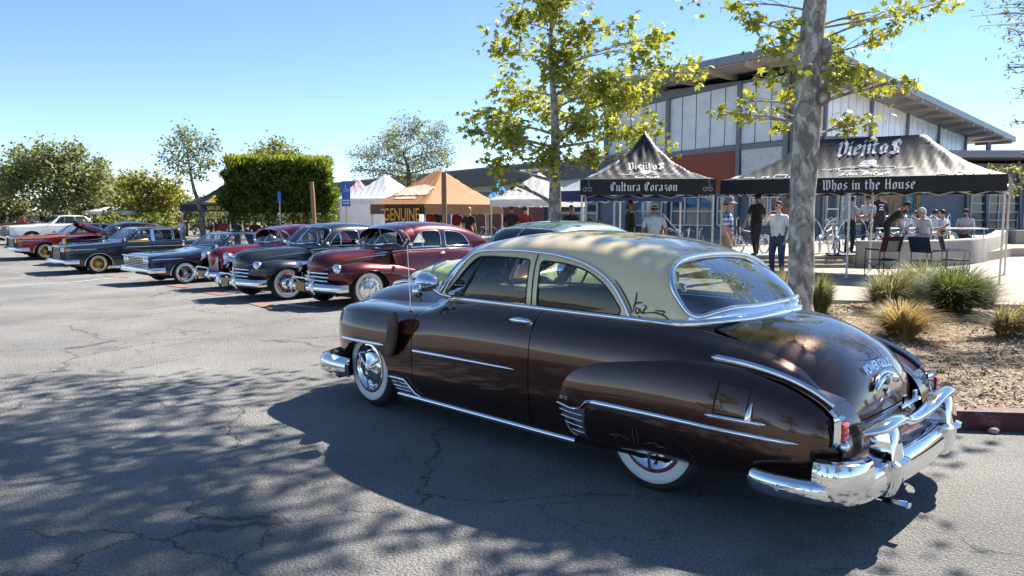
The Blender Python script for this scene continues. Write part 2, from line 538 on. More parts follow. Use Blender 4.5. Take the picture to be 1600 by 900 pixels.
_WH = {}
def wheel_meshes(kind, R, W):
    key = (kind, round(R, 3), round(W, 3))
    if key in _WH: return _WH[key]
    rim = {'wide': .215, 'wide_red': .215, 'wire': .190, 'wire_gold': .185, 'plain': .2}[kind]
    ww1 = {'wide': .288, 'wide_red': .288, 'wire': .262, 'wire_gold': .255, 'plain': 0}[kind]
    ww0 = {'wide': .222, 'wide_red': .222, 'wire': .236, 'wire_gold': .232, 'plain': 0}[kind]
    h = W / 2
    t = MB()
    t.lathe([(rim, -h * .75), (rim + .03, -h * .95), (R - .05, -h), (R - .012, -h * .72), (R, -h * .3), (R, h * .3), (R - .012, h * .72), (R - .05, h), (rim + .03, h * .97), (rim, h * .78)], 40)
    o1 = t.build('wheel', [RUBBER], None, 50)
    subs = []
    if ww1:
        w = MB(); w.lathe([(ww0, h * .985), ((ww0 + ww1) / 2, h + .004), (ww1 - .004, h + .004), (ww1, h * .99)], 40)
        subs.append(w.build('whitewall', [WHITEW], None, 60))
    r = MB()
    if kind.startswith('wide'):
        red = mat('wheel_red', (.33, .02, .02), .25, coat=1)
        r.mat(0).lathe([(rim + .007, h * .9), (rim + .004, h * 1.02), (rim - .006, h * 1.03)], 40)
        if kind == 'wide':
            r.mat(1).lathe([(rim - .006, h * 1.03), (rim - .018, h * 1.06), (.172, h * .8), (.155, h * .72), (.135, h * .95), (.12, h * 1.02), (.075, h * 1.1), (.05, h * 1.3), (.03, h * 1.42), (0, h * 1.45)], 40)
            for k in range(3):
                a = k * 2 * PI / 3 + .5
                r.bar((0, h * 1.42, 0), (.19 * math.cos(a), h * 1.08, .19 * math.sin(a)), .022, .016, up=(0, 1, 0))
        else:
            r.mat(0).lathe([(rim - .006, h * 1.03), (.17, h * .62), (.14, h * .55)], 40)
            r.mat(1).lathe([(.14, h * .56), (.125, h * .9), (.09, h * 1.25), (.04, h * 1.5), (0, h * 1.55)], 32)
            r.mat(1).lathe([(rim + .002, h * 1.05), (rim - .008, h * 1.06), (rim - .02, h * .95)], 40)
        subs.append(r.build('hubcap', [red, CHROME], None, 40))
    elif kind.startswith('wire'):
        rm = GOLD if kind == 'wire_gold' else CHROME
        r.mat(0).lathe([(rim + .045, h * .95), (rim + .02, h * 1.04), (rim, h * .95), (rim - .01, h * .3)], 36)
        r.mat(1).lathe([(.16, h * -.2), (0, h * -.2)], 24)
        r.mat(0)
        for k in range(28):
            a = k * 2 * PI / 28; a2 = a + (.35 if k % 2 else -.35)
            r.bar((.05 * math.cos(a2), h * .8, .05 * math.sin(a2)), (rim * math.cos(a), h * .45, rim * math.sin(a)), .006)
        if kind == 'wire_gold': r.mat(0)
        r.lathe([(.06, h * .5), (.055, h * .9), (.03, h * 1.15), (0, h * 1.2)], 20)
        for k in range(2): r.bar((-.1 * math.cos(k * PI / 2), h * 1.1, -.1 * math.sin(k * PI / 2)), (.1 * math.cos(k * PI / 2), h * 1.1, .1 * math.sin(k * PI / 2)), .02, .012)
        subs.append(r.build('wire_rim', [rm, DARK], None, 40))
    else:
        r.lathe([(rim, h * .8), (rim - .01, h * .5), (.15, h * .35), (.06, h * .6), (0, h * .65)], 28)
        for k in range(5):
            a = k * 2 * PI / 5; r.bar((0, h * .62, 0), (rim * math.cos(a), h * .6, rim * math.sin(a)), .05, .03, up=(0, 1, 0))
        subs.append(r.build('rim', [CHROME2], None, 40))
    res = (o1.data, [(s.name.split('.')[0], s.data) for s in subs])
    for o in [o1] + subs: bpy.data.objects.remove(o)
    _WH[key] = res
    return res
def wheel(parent, x, y, R, kind='wide', W=.17, z=None, steer=0.0):
    me, subs = wheel_meshes(kind, R, W)
    o = put(bpy.data.objects.new('wheel', me), parent)
    o.location = (x, y, R if z is None else z); o.rotation_euler = (0, 0, (0 if y > 0 else PI) + steer)
    for n, d in subs: put(bpy.data.objects.new(n, d), o)
    return o
def text_mesh(txt, size, depth=0.0, font_shear=0.0, bold=0.0):
    c = bpy.data.curves.new('t', 'FONT'); c.body = txt; c.size = size; c.extrude = depth; c.shear = font_shear; c.offset = bold
    c.align_x = 'CENTER'; c.resolution_u = 3
    o = bpy.data.objects.new('t', c); COL.objects.link(o)
    dg = bpy.context.evaluated_depsgraph_get(); dg.update()
    me = bpy.data.meshes.new_from_object(o.evaluated_get(dg))
    vs = [v.co.copy() for v in me.vertices]; fs = [list(p.vertices) for p in me.polygons]
    bpy.data.objects.remove(o); bpy.data.curves.remove(c); bpy.data.meshes.remove(me)
    return vs, fs
def seats(parent, col, x0, x1, w, zseat=.42, zback=.92):
    m = mat('seat_%s' % str(col), col, .7, bump=.2, bscale=30)
    for i, x in enumerate((x0, x1)):
        mb = MB()
        prof = [(.42, .18), (.46, .30), (.40, zseat), (.05, zseat - .03), (-.02, zseat + .05), (-.14, zback - .06), (-.2, zback), (-.27, zback - .05), (-.2, .25)]
        rows = []
        for y in (-w, -w * .96, -w * .5, 0, w * .5, w * .96, w):
            k = .96 if abs(y) == w else 1
            rows.append([(x + a * k, y, .2 + (z - .2) * k) for a, z in prof])
        mb.grid(rows, closed=True)
        mb.f.append(list(range(len(prof)))); mb.m.append(0)
        b = 6 * len(prof); mb.f.append(list(range(b + len(prof) - 1, b - 1, -1))); mb.m.append(0)
        mb.build('seat', [m], parent, 50)
def steering(parent, x, y, z, r=.2, tilt=.9):
    mb = MB()
    M = Matrix.Translation((x, y, z)) @ Matrix.Rotation(-tilt, 4, 'Y')
    ring = [(r * math.cos(a), r * math.sin(a), 0) for a in [2 * PI * k / 28 for k in range(28)]]
    mb.tube(ring, .013, 8, closed=True)
    for k in range(3):
        a = k * 2 * PI / 3 + PI / 6
        mb.tube([(0, 0, -.02), (r * math.cos(a), r * math.sin(a), 0)], .009, 6)
    mb.tube([(0, 0, 0), (0, 0, -.55)], .022, 8)
    mb.ball((0, 0, 0), (.045, .045, .02))
    mb.moved(M)
    mb.build('steering_wheel', [BLACK], parent, 60)
def frame_line(S, pts_xz, off, closed=True, sub=6):
    """points on a side surface along a line given in side view (x, z)"""
    out = []
    n = len(pts_xz)
    for i in range(n if closed else n - 1):
        a, b = pts_xz[i], pts_xz[(i + 1) % n]
        L = math.hypot(b[0] - a[0], b[1] - a[1]); k = max(1, int(L / .035))
        for q in range(k):
            t = q / k; x = a[0] + (b[0] - a[0]) * t; z = a[1] + (b[1] - a[1]) * t
            out.append(S.pt(x, S.t_of(x, z), off))
    if not closed: x, z = pts_xz[-1]; out.append(S.pt(x, S.t_of(x, z), off))
    return out
def tmap(S, poly): return [(x, S.t_of(x, z)) for x, z in poly]
def mirrored(pts): return [Vector((p.x, -p.y, p.z)) for p in pts]

# ------------------------------------------------------------------ early-fifties two-door sedan
def styleline(root, body, top, full=True, seatcol=(.05, .04, .035)):
    """root: Empty at ground under the front axle"""
    S = Sections({
        .67: [(.50, .47), (.55, .51), (.57, .60), (.565, .69), (.53, .765), (.43, .80)],
        .63: [(.60, .44), (.655, .485), (.68, .59), (.67, .715), (.61, .80), (.45, .84)],
        .52: [(.70, .39), (.76, .445), (.785, .58), (.77, .74), (.69, .842), (.46, .875)],
        .35: [(.78, .31), (.835, .39), (.86, .57), (.84, .76), (.74, .868), (.465, .892)],
        .1: [(.81, .23), (.87, .34), (.892, .555), (.87, .77), (.76, .882), (.465, .902)],
        -.25: [(.83, .20), (.885, .33), (.903, .55), (.88, .775), (.77, .89), (.47, .912)],
        -.7: [(.84, .195), (.89, .33), (.908, .56), (.888, .795), (.795, .912), (.53, .955)],
        -1.0: [(.84, .195), (.89, .335), (.908, .58), (.89, .82), (.82, .955), (.715, 1.022)],
        -1.5: [(.84, .195), (.89, .34), (.908, .59), (.89, .835), (.825, .97), (.745, 1.03)],
        -2.0: [(.84, .195), (.89, .345), (.908, .60), (.89, .84), (.825, .97), (.748, 1.03)],
        -2.8: [(.83, .205), (.875, .355), (.89, .60), (.872, .84), (.81, .968), (.735, 1.03)],
        -3.3: [(.80, .235), (.84, .375), (.855, .60), (.835, .82), (.76, .93), (.655, .985)],
        -3.7: [(.745, .27), (.78, .40), (.79, .58), (.765, .74), (.70, .84), (.605, .868)],
        -3.92: [(.68, .31), (.70, .42), (.705, .54), (.68, .63), (.62, .675), (.535, .685)],
        -4.02: [(.62, .35), (.64, .40), (.645, .46), (.63, .51), (.59, .53), (.52, .54)]},
        [0, .17, .42, .67, .86, 1])
    # front fenders with the wheel opening, doors, rear quarters
    arch = [(.37, -.05), (.375, S.t_of(.375, .34)), (.33, S.t_of(.33, .44)), (.22, S.t_of(.22, .545)), (.08, S.t_of(.08, .595)), (-.08, S.t_of(-.08, .60)), (-.22, S.t_of(-.22, .565)), (-.32, S.t_of(-.32, .49)), (-.385, S.t_of(-.385, .37)), (-.41, 0)]
    fpoly = [(.67, 0), (.40, 0)] + [(x, max(t, 0)) for x, t in arch[1:]] + [(-.70, 0), (-.70, .93), (-.90, 1), (.67, 1)]
    dpoly = [(-.708, .02), (-1.972, .02), (-1.972, 1), (-.912, 1), (-.708, .924)]
    qpoly = [(-1.98, 0), (-4.02, 0), (-4.02, 1), (-1.98, 1)]
    spoly = [(-.70, -.0), (-1.98, -.0), (-1.98, .014), (-.70, .014)]
    for mir in (False, True):
        f = cdt_panel('front_fender', S, fpoly, [body], root, .055, mirror=mir, flip=True)
        d = cdt_panel('door', S, dpoly, [body], root, .055, mirror=mir, flip=True)
        q = cdt_panel('rear_quarter', S, qpoly, [body], root, .06, mirror=mir, flip=True)
        s_ = cdt_panel('rocker_panel', S, spoly, [body], root, .03, mirror=mir, flip=True)
        sg = -1 if mir else 1
        def side(p): return mirrored(p) if mir else p
        # wheel-well liner and inner shut faces
        mb = MB(); rows = []
        for k in range(13):
            a = PI * k / 12; rows.append([(.42 * math.cos(a) - .01, sg * .45, .20 + .40 * math.sin(a)), (.42 * math.cos(a) - .01, sg * .88, .20 + .40 * math.sin(a))])
        mb.grid(rows); mb.box((0, sg * .44, .45), (.85, .02, .6)); mb.build('wheel_well', [DARK], root)
        mb = MB(); mb.box((-1.68, sg * .78, .53), (1.85, .02, .62)); mb.build('inner_sill', [DARK], root)
        # door furniture
        mb = MB(); P = [S.pt(x, S.t_of(x, .942), .018) for x in (-1.755, -1.80, -1.86, -1.93, -1.958)]
        mb.tube(side(P), [.004, .02, .024, .021, .008], 10, flat=.8)
        mb.ball(side([S.pt(-1.93, S.t_of(-1.93, .94), .006)])[0], (.035, .012, .024), 14, 8)
        mb.build('door_handle', [CHROME], d, 60)
        def spear(name, line, r0, r1, par):
            pts = []
            n = 14
            for k in range(n + 1):
                t = k / n
                x = line[0][0] + (line[1][0] - line[0][0]) * t; z = line[0][1] + (line[1][1] - line[0][1]) * t
                pts.append(S.pt(x, S.t_of(x, z), .004))
            mb = MB(); mb.tube(side(pts), [r0 + (r1 - r0) * k / n if k < n else r1 * .4 for k in range(n + 1)], 8, flat=.55, up=(0, 0, 1)); return mb.build(name, [CHROME], par, 60)
        spear('side_trim', ((.34, .582), (-.33, .597)), .014, .016, f)
        spear('side_trim', ((-.725, .602), (-1.845, .615)), .016, .008, d)
        # belt moulding
        pts = [S.pt(x, 1, .008) for x in np.arange(-.72, -3.02, -.06)]
        mb = MB(); mb.tube(side(pts), [.019] * (len(pts) - 3) + [.017, .012, .004], 8); mb.build('belt_moulding', [CHROME], root, 60)
        pts = [S.pt(x, S.t_of(x, .205), .012) for x in np.arange(-.45, -2.40, -.1)]
        mb = MB(); mb.tube(side(pts), .02, 8, flat=.6, up=(0, 0, 1)); mb.build('rocker_trim', [CHROME], root, 60)
        # ribbed stone guards
        if full:
            sgd = cdt_panel('stone_guard', S, [(x, S.t_of(x, z)) for x, z in ((-.405, .345), (-.43, .225), (-.735, .225), (-.70, .255), (-.60, .352))], [mat('guard_metal', (.30, .32, .34), .3, .9)], root, .03, off=.008, mirror=mir, flip=True)
            mb = MB()
            for z in (.255, .285, .315, .345):
                e = -.70 + (z - .255) * 1.05
                mb.tube(side([S.pt(x, S.t_of(x, z), .012) for x in np.linspace(-.42 + (.345 - z) * -.2, e, 6)]), .004, 6)
            mb.tube(side([S.pt(x, S.t_of(x, z), .013) for x, z in ((-.40, .35), (-.50, .353), (-.60, .355), (-.66, .30), (-.70, .255), (-.76, .23))]), .008, 6)
            mb.build('guard_rib', [CHROME], sgd, 60)
        # rear pontoon fender
        out = [(-2.36, .215), (-2.19, .34), (-2.11, .47), (-2.12, .60), (-2.21, .72), (-2.41, .815), (-2.75, .862), (-3.1, .872), (-3.45, .855), (-3.72, .80), (-3.90, .725), (-4.0, .63), (-4.04, .50), (-4.02, .37), (-3.9, .285), (-3.5, .25), (-3.0, .225)]
        yf = lambda x, z: -.10 * max(0, (-3.35 - x) / .7)**1.6
        rf = inflate('rear_fender', out, (-2.62, .50), (-3.70, .50), .775, .165, [body], root, mirror=mir, rings=12, yfun=yf, pw=2.3, n=6)
        def ry(x, z):
            """outer face of the rear fender"""
            O = [Vector((p[0], 0, p[1])) for p in out]
            A, B = Vector((-2.62, 0, .5)), Vector((-3.7, 0, .5)); d = B - A
            p = Vector((x, 0, z)); t = max(0, min(1, (p - A).dot(d) / d.length_squared)); q = A + d * t
            v = p - q
            if v.length < 1e-6: return .775 + .165 + yf(x, z)
            w = v.normalized(); lo = 9.0
            for i in range(len(O)):
                a_, b_ = O[i - 1], O[i]; ex, ez = b_.x - a_.x, b_.z - a_.z
                den = w.x * ez - w.z * ex
                if abs(den) < 1e-9: continue
                m = ((a_.x - q.x) * ez - (a_.z - q.z) * ex) / den; k = ((a_.x - q.x) * w.z - (a_.z - q.z) * w.x) / den
                if m > 0 and 0 <= k <= 1: lo = min(lo, m)
            s = 1 - min(1, v.length / max(lo, 1e-3))
            return .775 + .165 * (1 - (1 - s)**2.3)**(1 / 2.3) + yf(x, z)
        RP = lambda x, z, off=.004: Vector((x, sg * (ry(x, z) + off), z))
        # fender skirt: seam line, panel flush in the fender
        sk = [(-2.50, .235), (-2.485, .36), (-2.52, .435), (-2.60, .472), (-2.72, .478), (-2.9, .468), (-3.06, .44), (-3.18, .395), (-3.26, .32), (-3.28, .245)]
        mb = MB(); mb.tube([RP(x, z, .001) for x, z in [(p.x, p.z) for p in spline([(a, 0, b) for a, b in sk], 4)]], .0055, 6); mb.build('skirt_seam', [DARK], rf, 60)
        if full:
            O_ = sk
            mb = MB(); rows = []
            skt = [(p.x, p.z) for p in spline([(a, 0, b) for a, b in sk], 3)]
            for k in range(7):
                s = .02 + .98 * k / 6
                rows.append([RP(x, z + (.215 + (x + 2.45) * -.012 - z) * s, .003) for x, z in skt])
            mb.grid(rows, flip=mir); mb.build('fender_skirt', [body], rf, 80)
            # pinstripe scroll on the skirt
            ps = mat('tan_pinstripe', (.13, .085, .045), .4)
            mb = MB()
            for a in (-1, 1):
                mb.tube([RP(x, z, .006) for x, z in ((-2.88 + a * .012, .42), (-2.88 + a * .02, .37), (-2.88 + a * .012, .32))], .0025, 5)
                mb.tube([RP(x, z, .006) for x, z in ((-2.88 + a * .05, .325), (-2.88 + a * .12, .35), (-2.88 + a * .2, .335), (-2.88 + a * .14, .33))], .0025, 5)
            mb.build('skirt_pinstripe', [ps], rf, 60)
            # gravel guard, spear, crown strip, tail lamp
            mb = MB(); rows = []
            edge = [(-2.12, .458), (-2.23, .450), (-2.36, .440), (-2.43, .446), (-2.50, .468)]
            bot = [(-2.35, .222), (-2.40, .222), (-2.43, .222), (-2.455, .222), (-2.475, .222)]
            for k in range(7):
                t = k / 6; rows.append([RP(a[0] + (b[0] - a[0]) * t if t < 1 else b[0], a[1] + (b[1] - a[1]) * t, .005) for a, b in zip(edge, bot)])
            mb.grid(rows, flip=mir); gg = mb.build('gravel_guard', [mat('guard_metal', (.30, .32, .34), .3, .9)], rf, 60)
            mb = MB()
            for z in (.415, .375, .335, .295):
                x0 = -2.14 - (.455 - z) * .78; mb.tube([RP(x, z, .009) for x in np.linspace(x0, -2.475, 6)], .004, 6)
            mb.tube([RP(x, z, .01) for x, z in ((-2.13, .462), (-2.24, .454), (-2.37, .444), (-2.45, .455), (-2.51, .51), (-2.55, .518))], .007, 6)
            mb.build('guard_rib', [CHROME], gg, 60)
            mb = MB(); L = [(-2.50 - 1.35 * k / 20, .513 + .006 * math.sin(k / 20 * PI)) for k in range(21)]
            mb.tube([RP(x, z, .005) for x, z in L], [.004] + [.02 - .008 * k / 20 for k in range(1, 20)] + [.002], 8, flat=.5, up=(0, 0, 1)); mb.build('side_trim', [CHROME], rf, 60)
            if not mir:
                mb = MB(); vs, fs = text_mesh('DeLuxe', .055, 0, .35)
                mb.add([RP(-2.25 - v.x, .490 + v.y, .007) for v in vs], [f[::-1] for f in fs]); mb.build('script_badge', [CHROME], rf, 0)
                fd = [(-3.405, .775), (-3.585, .762), (-3.575, .605), (-3.39, .605)]
                loop = [RP(x, z, .002) for i in range(4) for x, z in [(fd[i][0] + (fd[(i + 1) % 4][0] - fd[i][0]) * t, fd[i][1] + (fd[(i + 1) % 4][1] - fd[i][1]) * t) for t in (0, .25, .5, .75)]]
                mb = MB(); mb.tube(loop, .004, 6, closed=True); fo = mb.build('fuel_door', [DARK], rf, 60)
                mb = MB(); L = np.linspace(-3.35, -3.69, 12)
                mb.tube([RP(x, .592 - (x + 3.35) * -.0, .012) for x in L], [.004] + [.013] * 10 + [.003], 8); mb.build('fuel_door_trim', [CHROME], fo, 60)
                mb = MB(); mb.tube([RP(-3.595, .60, .012), RP(-3.60, .64, .02), RP(-3.605, .69, .008)], [.02, .016, .005], 8); mb.build('fuel_door_latch', [CHROME], fo, 60)
        cp = spline([(x, 0, z) for x, z in ((-3.30, .868), (-3.5, .853), (-3.7, .812), (-3.85, .755), (-3.96, .685))], 4)
        mb = MB()
        strip = [Vector((p.x, sg * (.80 - .10 * max(0, (-3.35 - p.x) / .7)**1.3), p.z + .016)) for p in cp]
        mb.tube(strip, [.006] + [.022] * (len(strip) - 2) + [.02], 8, flat=.55, up=(0, 0, 1) if not mir else (0, 0, 1)); mb.build('crown_strip', [CHROME2], rf, 60)
        tl = MB(); yl = sg * .765; xl = -3.985
        prof = [(0, .66), (.028, .672), (.045, .66), (.05, .60), (.048, .545), (.03, .515), (0, .505)]
        rows = []
        for k, yy in enumerate((-.042, -.034, 0, .034, .042)):
            w = .35 if k in (0, 4) else 1
            rows.append([(xl - a * w, yl + yy, .59 + (z - .59) * (1 if w == 1 else .9)) for a, z in prof])
        tl.grid(rows); tl.grid(rows, flip=True); tlo = tl.build('tail_light', [CHROME], root, 50)
        ln = MB()
        for k in range(3): ln.tube([(xl - .05, yl - .028, .565 + .03 * k), (xl - .058, yl, .565 + .03 * k), (xl - .05, yl + .028, .565 + .03 * k)], .0165, 8)
        ln.build('lens', [REDLENS], tlo, 60)
        ln = MB(); ln.ball((xl - .05, yl + sg * -.012, .515), (.028, .034, .034), 14, 8); ln.build('reflector', [CHROME], tlo, 60)
        # headlights, front wheels
        hl = MB(); hl.lathe([(.10, 0), (.105, .03), (.095, .05)], 24, 'x', (.60, sg * .60, .70)); ho = hl.build('headlight', [CHROME], root, 50)
        hl = MB(); hl.lathe([(.095, .04), (.07, .065), (0, .08)], 24, 'x', (.60, sg * .60, .70)); hl.build('lens', [HEADLAMP], ho, 60)
        wheel(root, 0, sg * .735, .348, 'wide', .165, steer=-.06)
        wheel(root, -2.92, sg * .745, .348, 'wide', .16)
    # bonnet, cowl, boot lid, lower tail
    hood = crown('hood', [(.80, .60), (.825, .73), (.79, .86), (.67, .955), (.35, 1.022), (-.1, 1.052), (-.48, 1.06)],
                 [(.70, .33, .60), (.70, .39, .69), (.665, .44, .79), (.52, .470, .855), (.25, .475, .885), (-.2, .48, .898), (-.52, .515, .922)], [body], root, 6, 21, 2.7)
    mb = MB(); mb.tube([(.80, 0, .88), (.70, 0, .985), (.55, 0, 1.015), (.42, 0, 1.02)], [.006, .02, .018, .004], 8); mb.build('hood_ornament', [CHROME], hood, 60)
    crown('cowl', [(-.487, 1.061), (-.75, 1.05), (-1.0, 1.03)], [(-.527, .515, .923), (-.75, .575, .96), (-1.0, .72, 1.016)], [body], root, 6, 19, 2.6)
    # closed tail panel below the lid
    lid = crown('trunk_lid', [(-3.32, 1.067), (-3.53, 1.03), (-3.71, .96), (-3.86, .868), (-3.945, .762), (-3.985, .656), (-4.0, .575)],
                [(-3.20, .60, 1.012), (-3.42, .635, .955), (-3.62, .63, .89), (-3.78, .625, .80), (-3.88, .62, .70), (-3.935, .615, .63), (-3.955, .61, .575)], [body], root, 6, 25, 3.3)
    # (deck in front of the lid is laid after the greenhouse)
    # deck gutter between lid and quarters
    mb = MB(); rows = []
    E1 = spline([(-2.92, .715, 1.028), (-3.02, .685, 1.022), (-3.10, .655, 1.017), (-3.20, .60, 1.005), (-3.42, .635, .948), (-3.62, .63, .883), (-3.78, .625, .793), (-3.88, .62, .694), (-3.935, .615, .63), (-3.95, .61, .575)], 4)
    for p in E1:
        xx = max(p.x, -3.99); q = S.pt(max(xx, -4.015), 1)
        rows.append([(p.x, p.y - .05, p.z - .012), (p.x, p.y + .005, p.z - .008), (q.x, q.y, q.z), (q.x, q.y + .03, q.z - .03)])
    mb.grid(rows); mb.mirror_y(); mb.build('deck_gutter', [body], root, 60)
    PA = spline([(-3.30, .62, .98), (-3.42, .635, .95), (-3.62, .63, .885), (-3.78, .625, .795), (-3.88, .62, .695), (-3.935, .615, .625), (-3.96, .61, .56), (-3.99, .61, .48), (-3.985, .61, .34)], 3)
    PB = spline([(-3.33, .76, .872), (-3.45, .75, .858), (-3.65, .745, .822), (-3.80, .735, .772), (-3.91, .725, .718), (-3.985, .715, .65), (-4.015, .71, .58), (-4.032, .71, .48), (-4.01, .71, .34)], 3)
    mb = MB(); mb.grid([[a_ + Vector((0, -.02, -.006)), a_.lerp(b_, .35) + Vector((.012, 0, -.022)), a_.lerp(b_, .7) + Vector((.012, 0, -.012)), b_ + Vector((0, 0, .002)), b_ + Vector((0, .05, .004))] for a_, b_ in zip(PA, PB)]); mb.build('deck_valley', [body], root, 60)
    mb.v = [(x_, -y_, z_) for x_, y_, z_ in mb.v]; mb.build('deck_valley', [body], root, 60)
    crown('tail_panel', [(-4.0, .565), (-4.035, .50), (-4.04, .40), (-4.0, .30)], [(-3.95, .60, .565), (-3.99, .62, .50), (-4.0, .62, .40), (-3.96, .60, .30)], [body], root, 4, 13, 3)
    crown('splash_apron', [(-4.03, .445), (-4.09, .44), (-4.15, .42)], [(-3.99, .66, .44), (-4.05, .68, .435), (-4.10, .68, .42)], [body], root, 3, 13, 3)
    mb = MB(); mb.box((-1.9, 0, .24), (4.0, 1.4, .04)); mb.box((.3, 0, .35), (.7, 1.0, .2)); mb.build('floor_pan', [DARK], root)
    mb = MB(); mb.box((-.62, 0, .57), (.02, 1.0, .62)); mb.build('firewall', [DARK], root)
    # grille and front bumper
    gb = MB()
    for z, w in ((.44, .56), (.52, .60), (.60, .50)):
        gb.tube([(.62 - .10 * (abs(y) / .6)**2, y, z) for y in np.linspace(-w, w, 13)], .018, 8)
    for y in np.linspace(-.5, .5, 7): gb.bar((.60, y, .42), (.60, y, .62), .016)
    gb.build('grille', [CHROME], root, 60)
    mb = MB(); mb.box((.50, 0, .52), (.04, 1.1, .36)); mb.build('radiator_panel', [DARK], root)
    sec = [(0.0, -.085), (.035, -.075), (.06, -.03), (.06, .03), (.035, .075), (0, .085), (.02, 0)]
    path = spline([(.18, -.90, .33), (.45, -.91, .33), (.64, -.84, .33), (.78, -.5, .33), (.82, 0, .33), (.78, .5, .33), (.64, .84, .33), (.45, .91, .33), (.18, .90, .33)], 5)
    fb = sweep(MB(), path, sec).build('front_bumper', [CHROME], root, 50)
    for sg in (-1, 1):
        mb = MB(); rows = []
        for k in range(9):
            t = k / 8; z = .20 + .30 * t; w = .055 * (1 - .35 * t)
            rows.append([(.82 + .06 * math.sin(t * PI * .8) + a * w, sg * .40 + b * w, z) for a, b in ((1, -.6), (1.2, 0), (1, .6), (-.6, 1), (-.6, -1))])
        mb.grid(rows, closed=True); mb.f.append([40, 41, 42, 43, 44]); mb.m.append(0); mb.build('bumper_guard', [CHROME], fb, 50)
        mb = MB(); mb.tube([(.36, sg * .93, .42), (.37, sg * .945, .33), (.35, sg * .935, .235)], [.06, .075, .045], 10, flat=.35, up=(1, 0, 0)); mb.build('bumper_guard', [CHROME], fb, 60)
    # rear bumper with guards and top rail
    zb = .335
    sec = [(0, -.085), (.03, -.088), (.052, -.05), (.056, .0), (.045, .05), (.02, .085), (-.02, .09), (-.03, .08), (0, .06), (.025, .0)]
    path = spline([(-3.98, .90, zb), (-4.07, .84, zb), (-4.125, .70, zb), (-4.15, .45, zb), (-4.165, 0, zb), (-4.15, -.45, zb), (-4.125, -.70, zb), (-4.07, -.84, zb), (-3.98, -.90, zb)], 6)
    rb = sweep(MB(), path, sec).build('rear_bumper', [CHROME], root, 60)
    for sg in (-1, 1):
        # low wrap-round end
        P = spline([(-3.60, sg * .895, .292), (-3.66, sg * .93, .292), (-3.80, sg * .952, .296), (-3.95, sg * .948, .305), (-4.03, sg * .90, .31)], 5)
        mb = MB(); mb.tube(P, [.012, .03, .05] + [.062] * (len(P) - 4) + [.06], 14, flat=.55, up=(0, 0, 1)); eb = mb.build('bumper_end', [CHROME], rb, 70)
        mb = MB(); mb.tube([(-3.80, sg * .98, .30), (-3.80, sg * 1.0, .30)], [.02, .012], 12); mb.tube([(-3.755, sg * .982, .30), (-3.80, sg * .988, .30), (-3.87, sg * .982, .30)], [.002, .012, .002], 8); mb.build('bumper_bolt', [CHROME2], eb, 60)
        # tall corner block
        mb = MB(); rows = []
        plan = spline([(-3.955, sg * .925, 0), (-4.03, sg * .92, 0), (-4.10, sg * .865, 0), (-4.145, sg * .775, 0), (-4.155, sg * .70, 0)], 4)
        for z, o in ((.245, -.03), (.255, -.004), (.30, .018), (.36, .024), (.42, .018), (.458, .004), (.468, -.02), (.46, -.06)):
            row = []
            for i, p in enumerate(plan):
                d = (plan[min(i + 1, len(plan) - 1)] - plan[max(i - 1, 0)]).normalized(); nrm = Vector((d.y, -d.x, 0)) * (-sg)
                if nrm.x > 0 and abs(nrm.x) > abs(nrm.y): nrm = -nrm
                if nrm.y * sg < 0 and abs(nrm.y) > abs(nrm.x): nrm = -nrm
                row.append(p + nrm * o + Vector((0, 0, z)))
            rows.append(row)
        mb.grid(rows, flip=(sg < 0)); mb.build('bumper_corner', [CHROME], rb, 38)
        # overrider guard
        mb = MB(); rows = []
        for z, o, w in ((.225, .0, .058), (.235, .03, .075), (.30, .055, .086), (.37, .06, .086), (.395, .062, .088), (.405, .085, .096), (.42, .085, .096), (.432, .055, .080), (.50, .045, .072), (.57, .03, .064), (.60, .015, .055)):
            rows.append([(-4.15 - o, sg * .48 - w, z), (-4.165 - o, sg * .48 - w * .75, z), (-4.175 - o, sg * .48, z), (-4.165 - o, sg * .48 + w * .75, z), (-4.15 - o, sg * .48 + w, z), (-4.09, sg * .48 + w, z), (-4.09, sg * .48 - w, z)])
        mb.grid(rows, closed=True, flip=True); b = len(mb.v) - 7; mb.f.append(list(range(b, b + 7))); mb.m.append(0)
        mb.build('bumper_guard', [CHROME], rb, 36)
    P = spline([(-4.10, .70, .585), (-4.15, .60, .60), (-4.17, .48, .615), (-4.165, .33, .60), (-4.155, .20, .565), (-4.155, 0, .555), (-4.155, -.20, .565), (-4.165, -.33, .60), (-4.17, -.48, .615), (-4.15, -.60, .60), (-4.10, -.70, .585)], 4)
    mb = MB(); n = len(P)
    mb.tube(P, [.012 + .032 * min(1, min(k, n - 1 - k) / 4) for k in range(n)], 12, flat=.62, up=(1, 0, 0)); mb.build('bumper_rail', [CHROME], rb, 70)
    mb = MB()
    for y in (-.09, .09): mb.box((-4.11, y, .65), (.012, .05, .055))
    mb.tube([(-4.11, -.16, .622), (-4.11, .16, .622)], .012, 6); mb.build('plate_bracket', [CHROME], rb)
    mb = MB(); mb.tube([(-3.9, .42, .165), (-4.25, .42, .17)], .022, 12, caps=False); mb.tube([(-4.13, .42, .17), (-4.26, .42, .172)], .03, 12, flat=.45, up=(0, 1, 0)); mb.build('exhaust_pipe', [CHROME], root, 60)
    # boot emblem and lettering
    LC = spline([(-3.32, 0, 1.067), (-3.53, 0, 1.03), (-3.71, 0, .96), (-3.86, 0, .868), (-3.945, 0, .762), (-3.985, 0, .656), (-4.0, 0, .575)], 40)
    LE = spline([(-3.20, .60, 1.012), (-3.42, .635, .955), (-3.62, .63, .89), (-3.78, .625, .80), (-3.88, .62, .70), (-3.935, .615, .63), (-3.955, .61, .575)], 40)
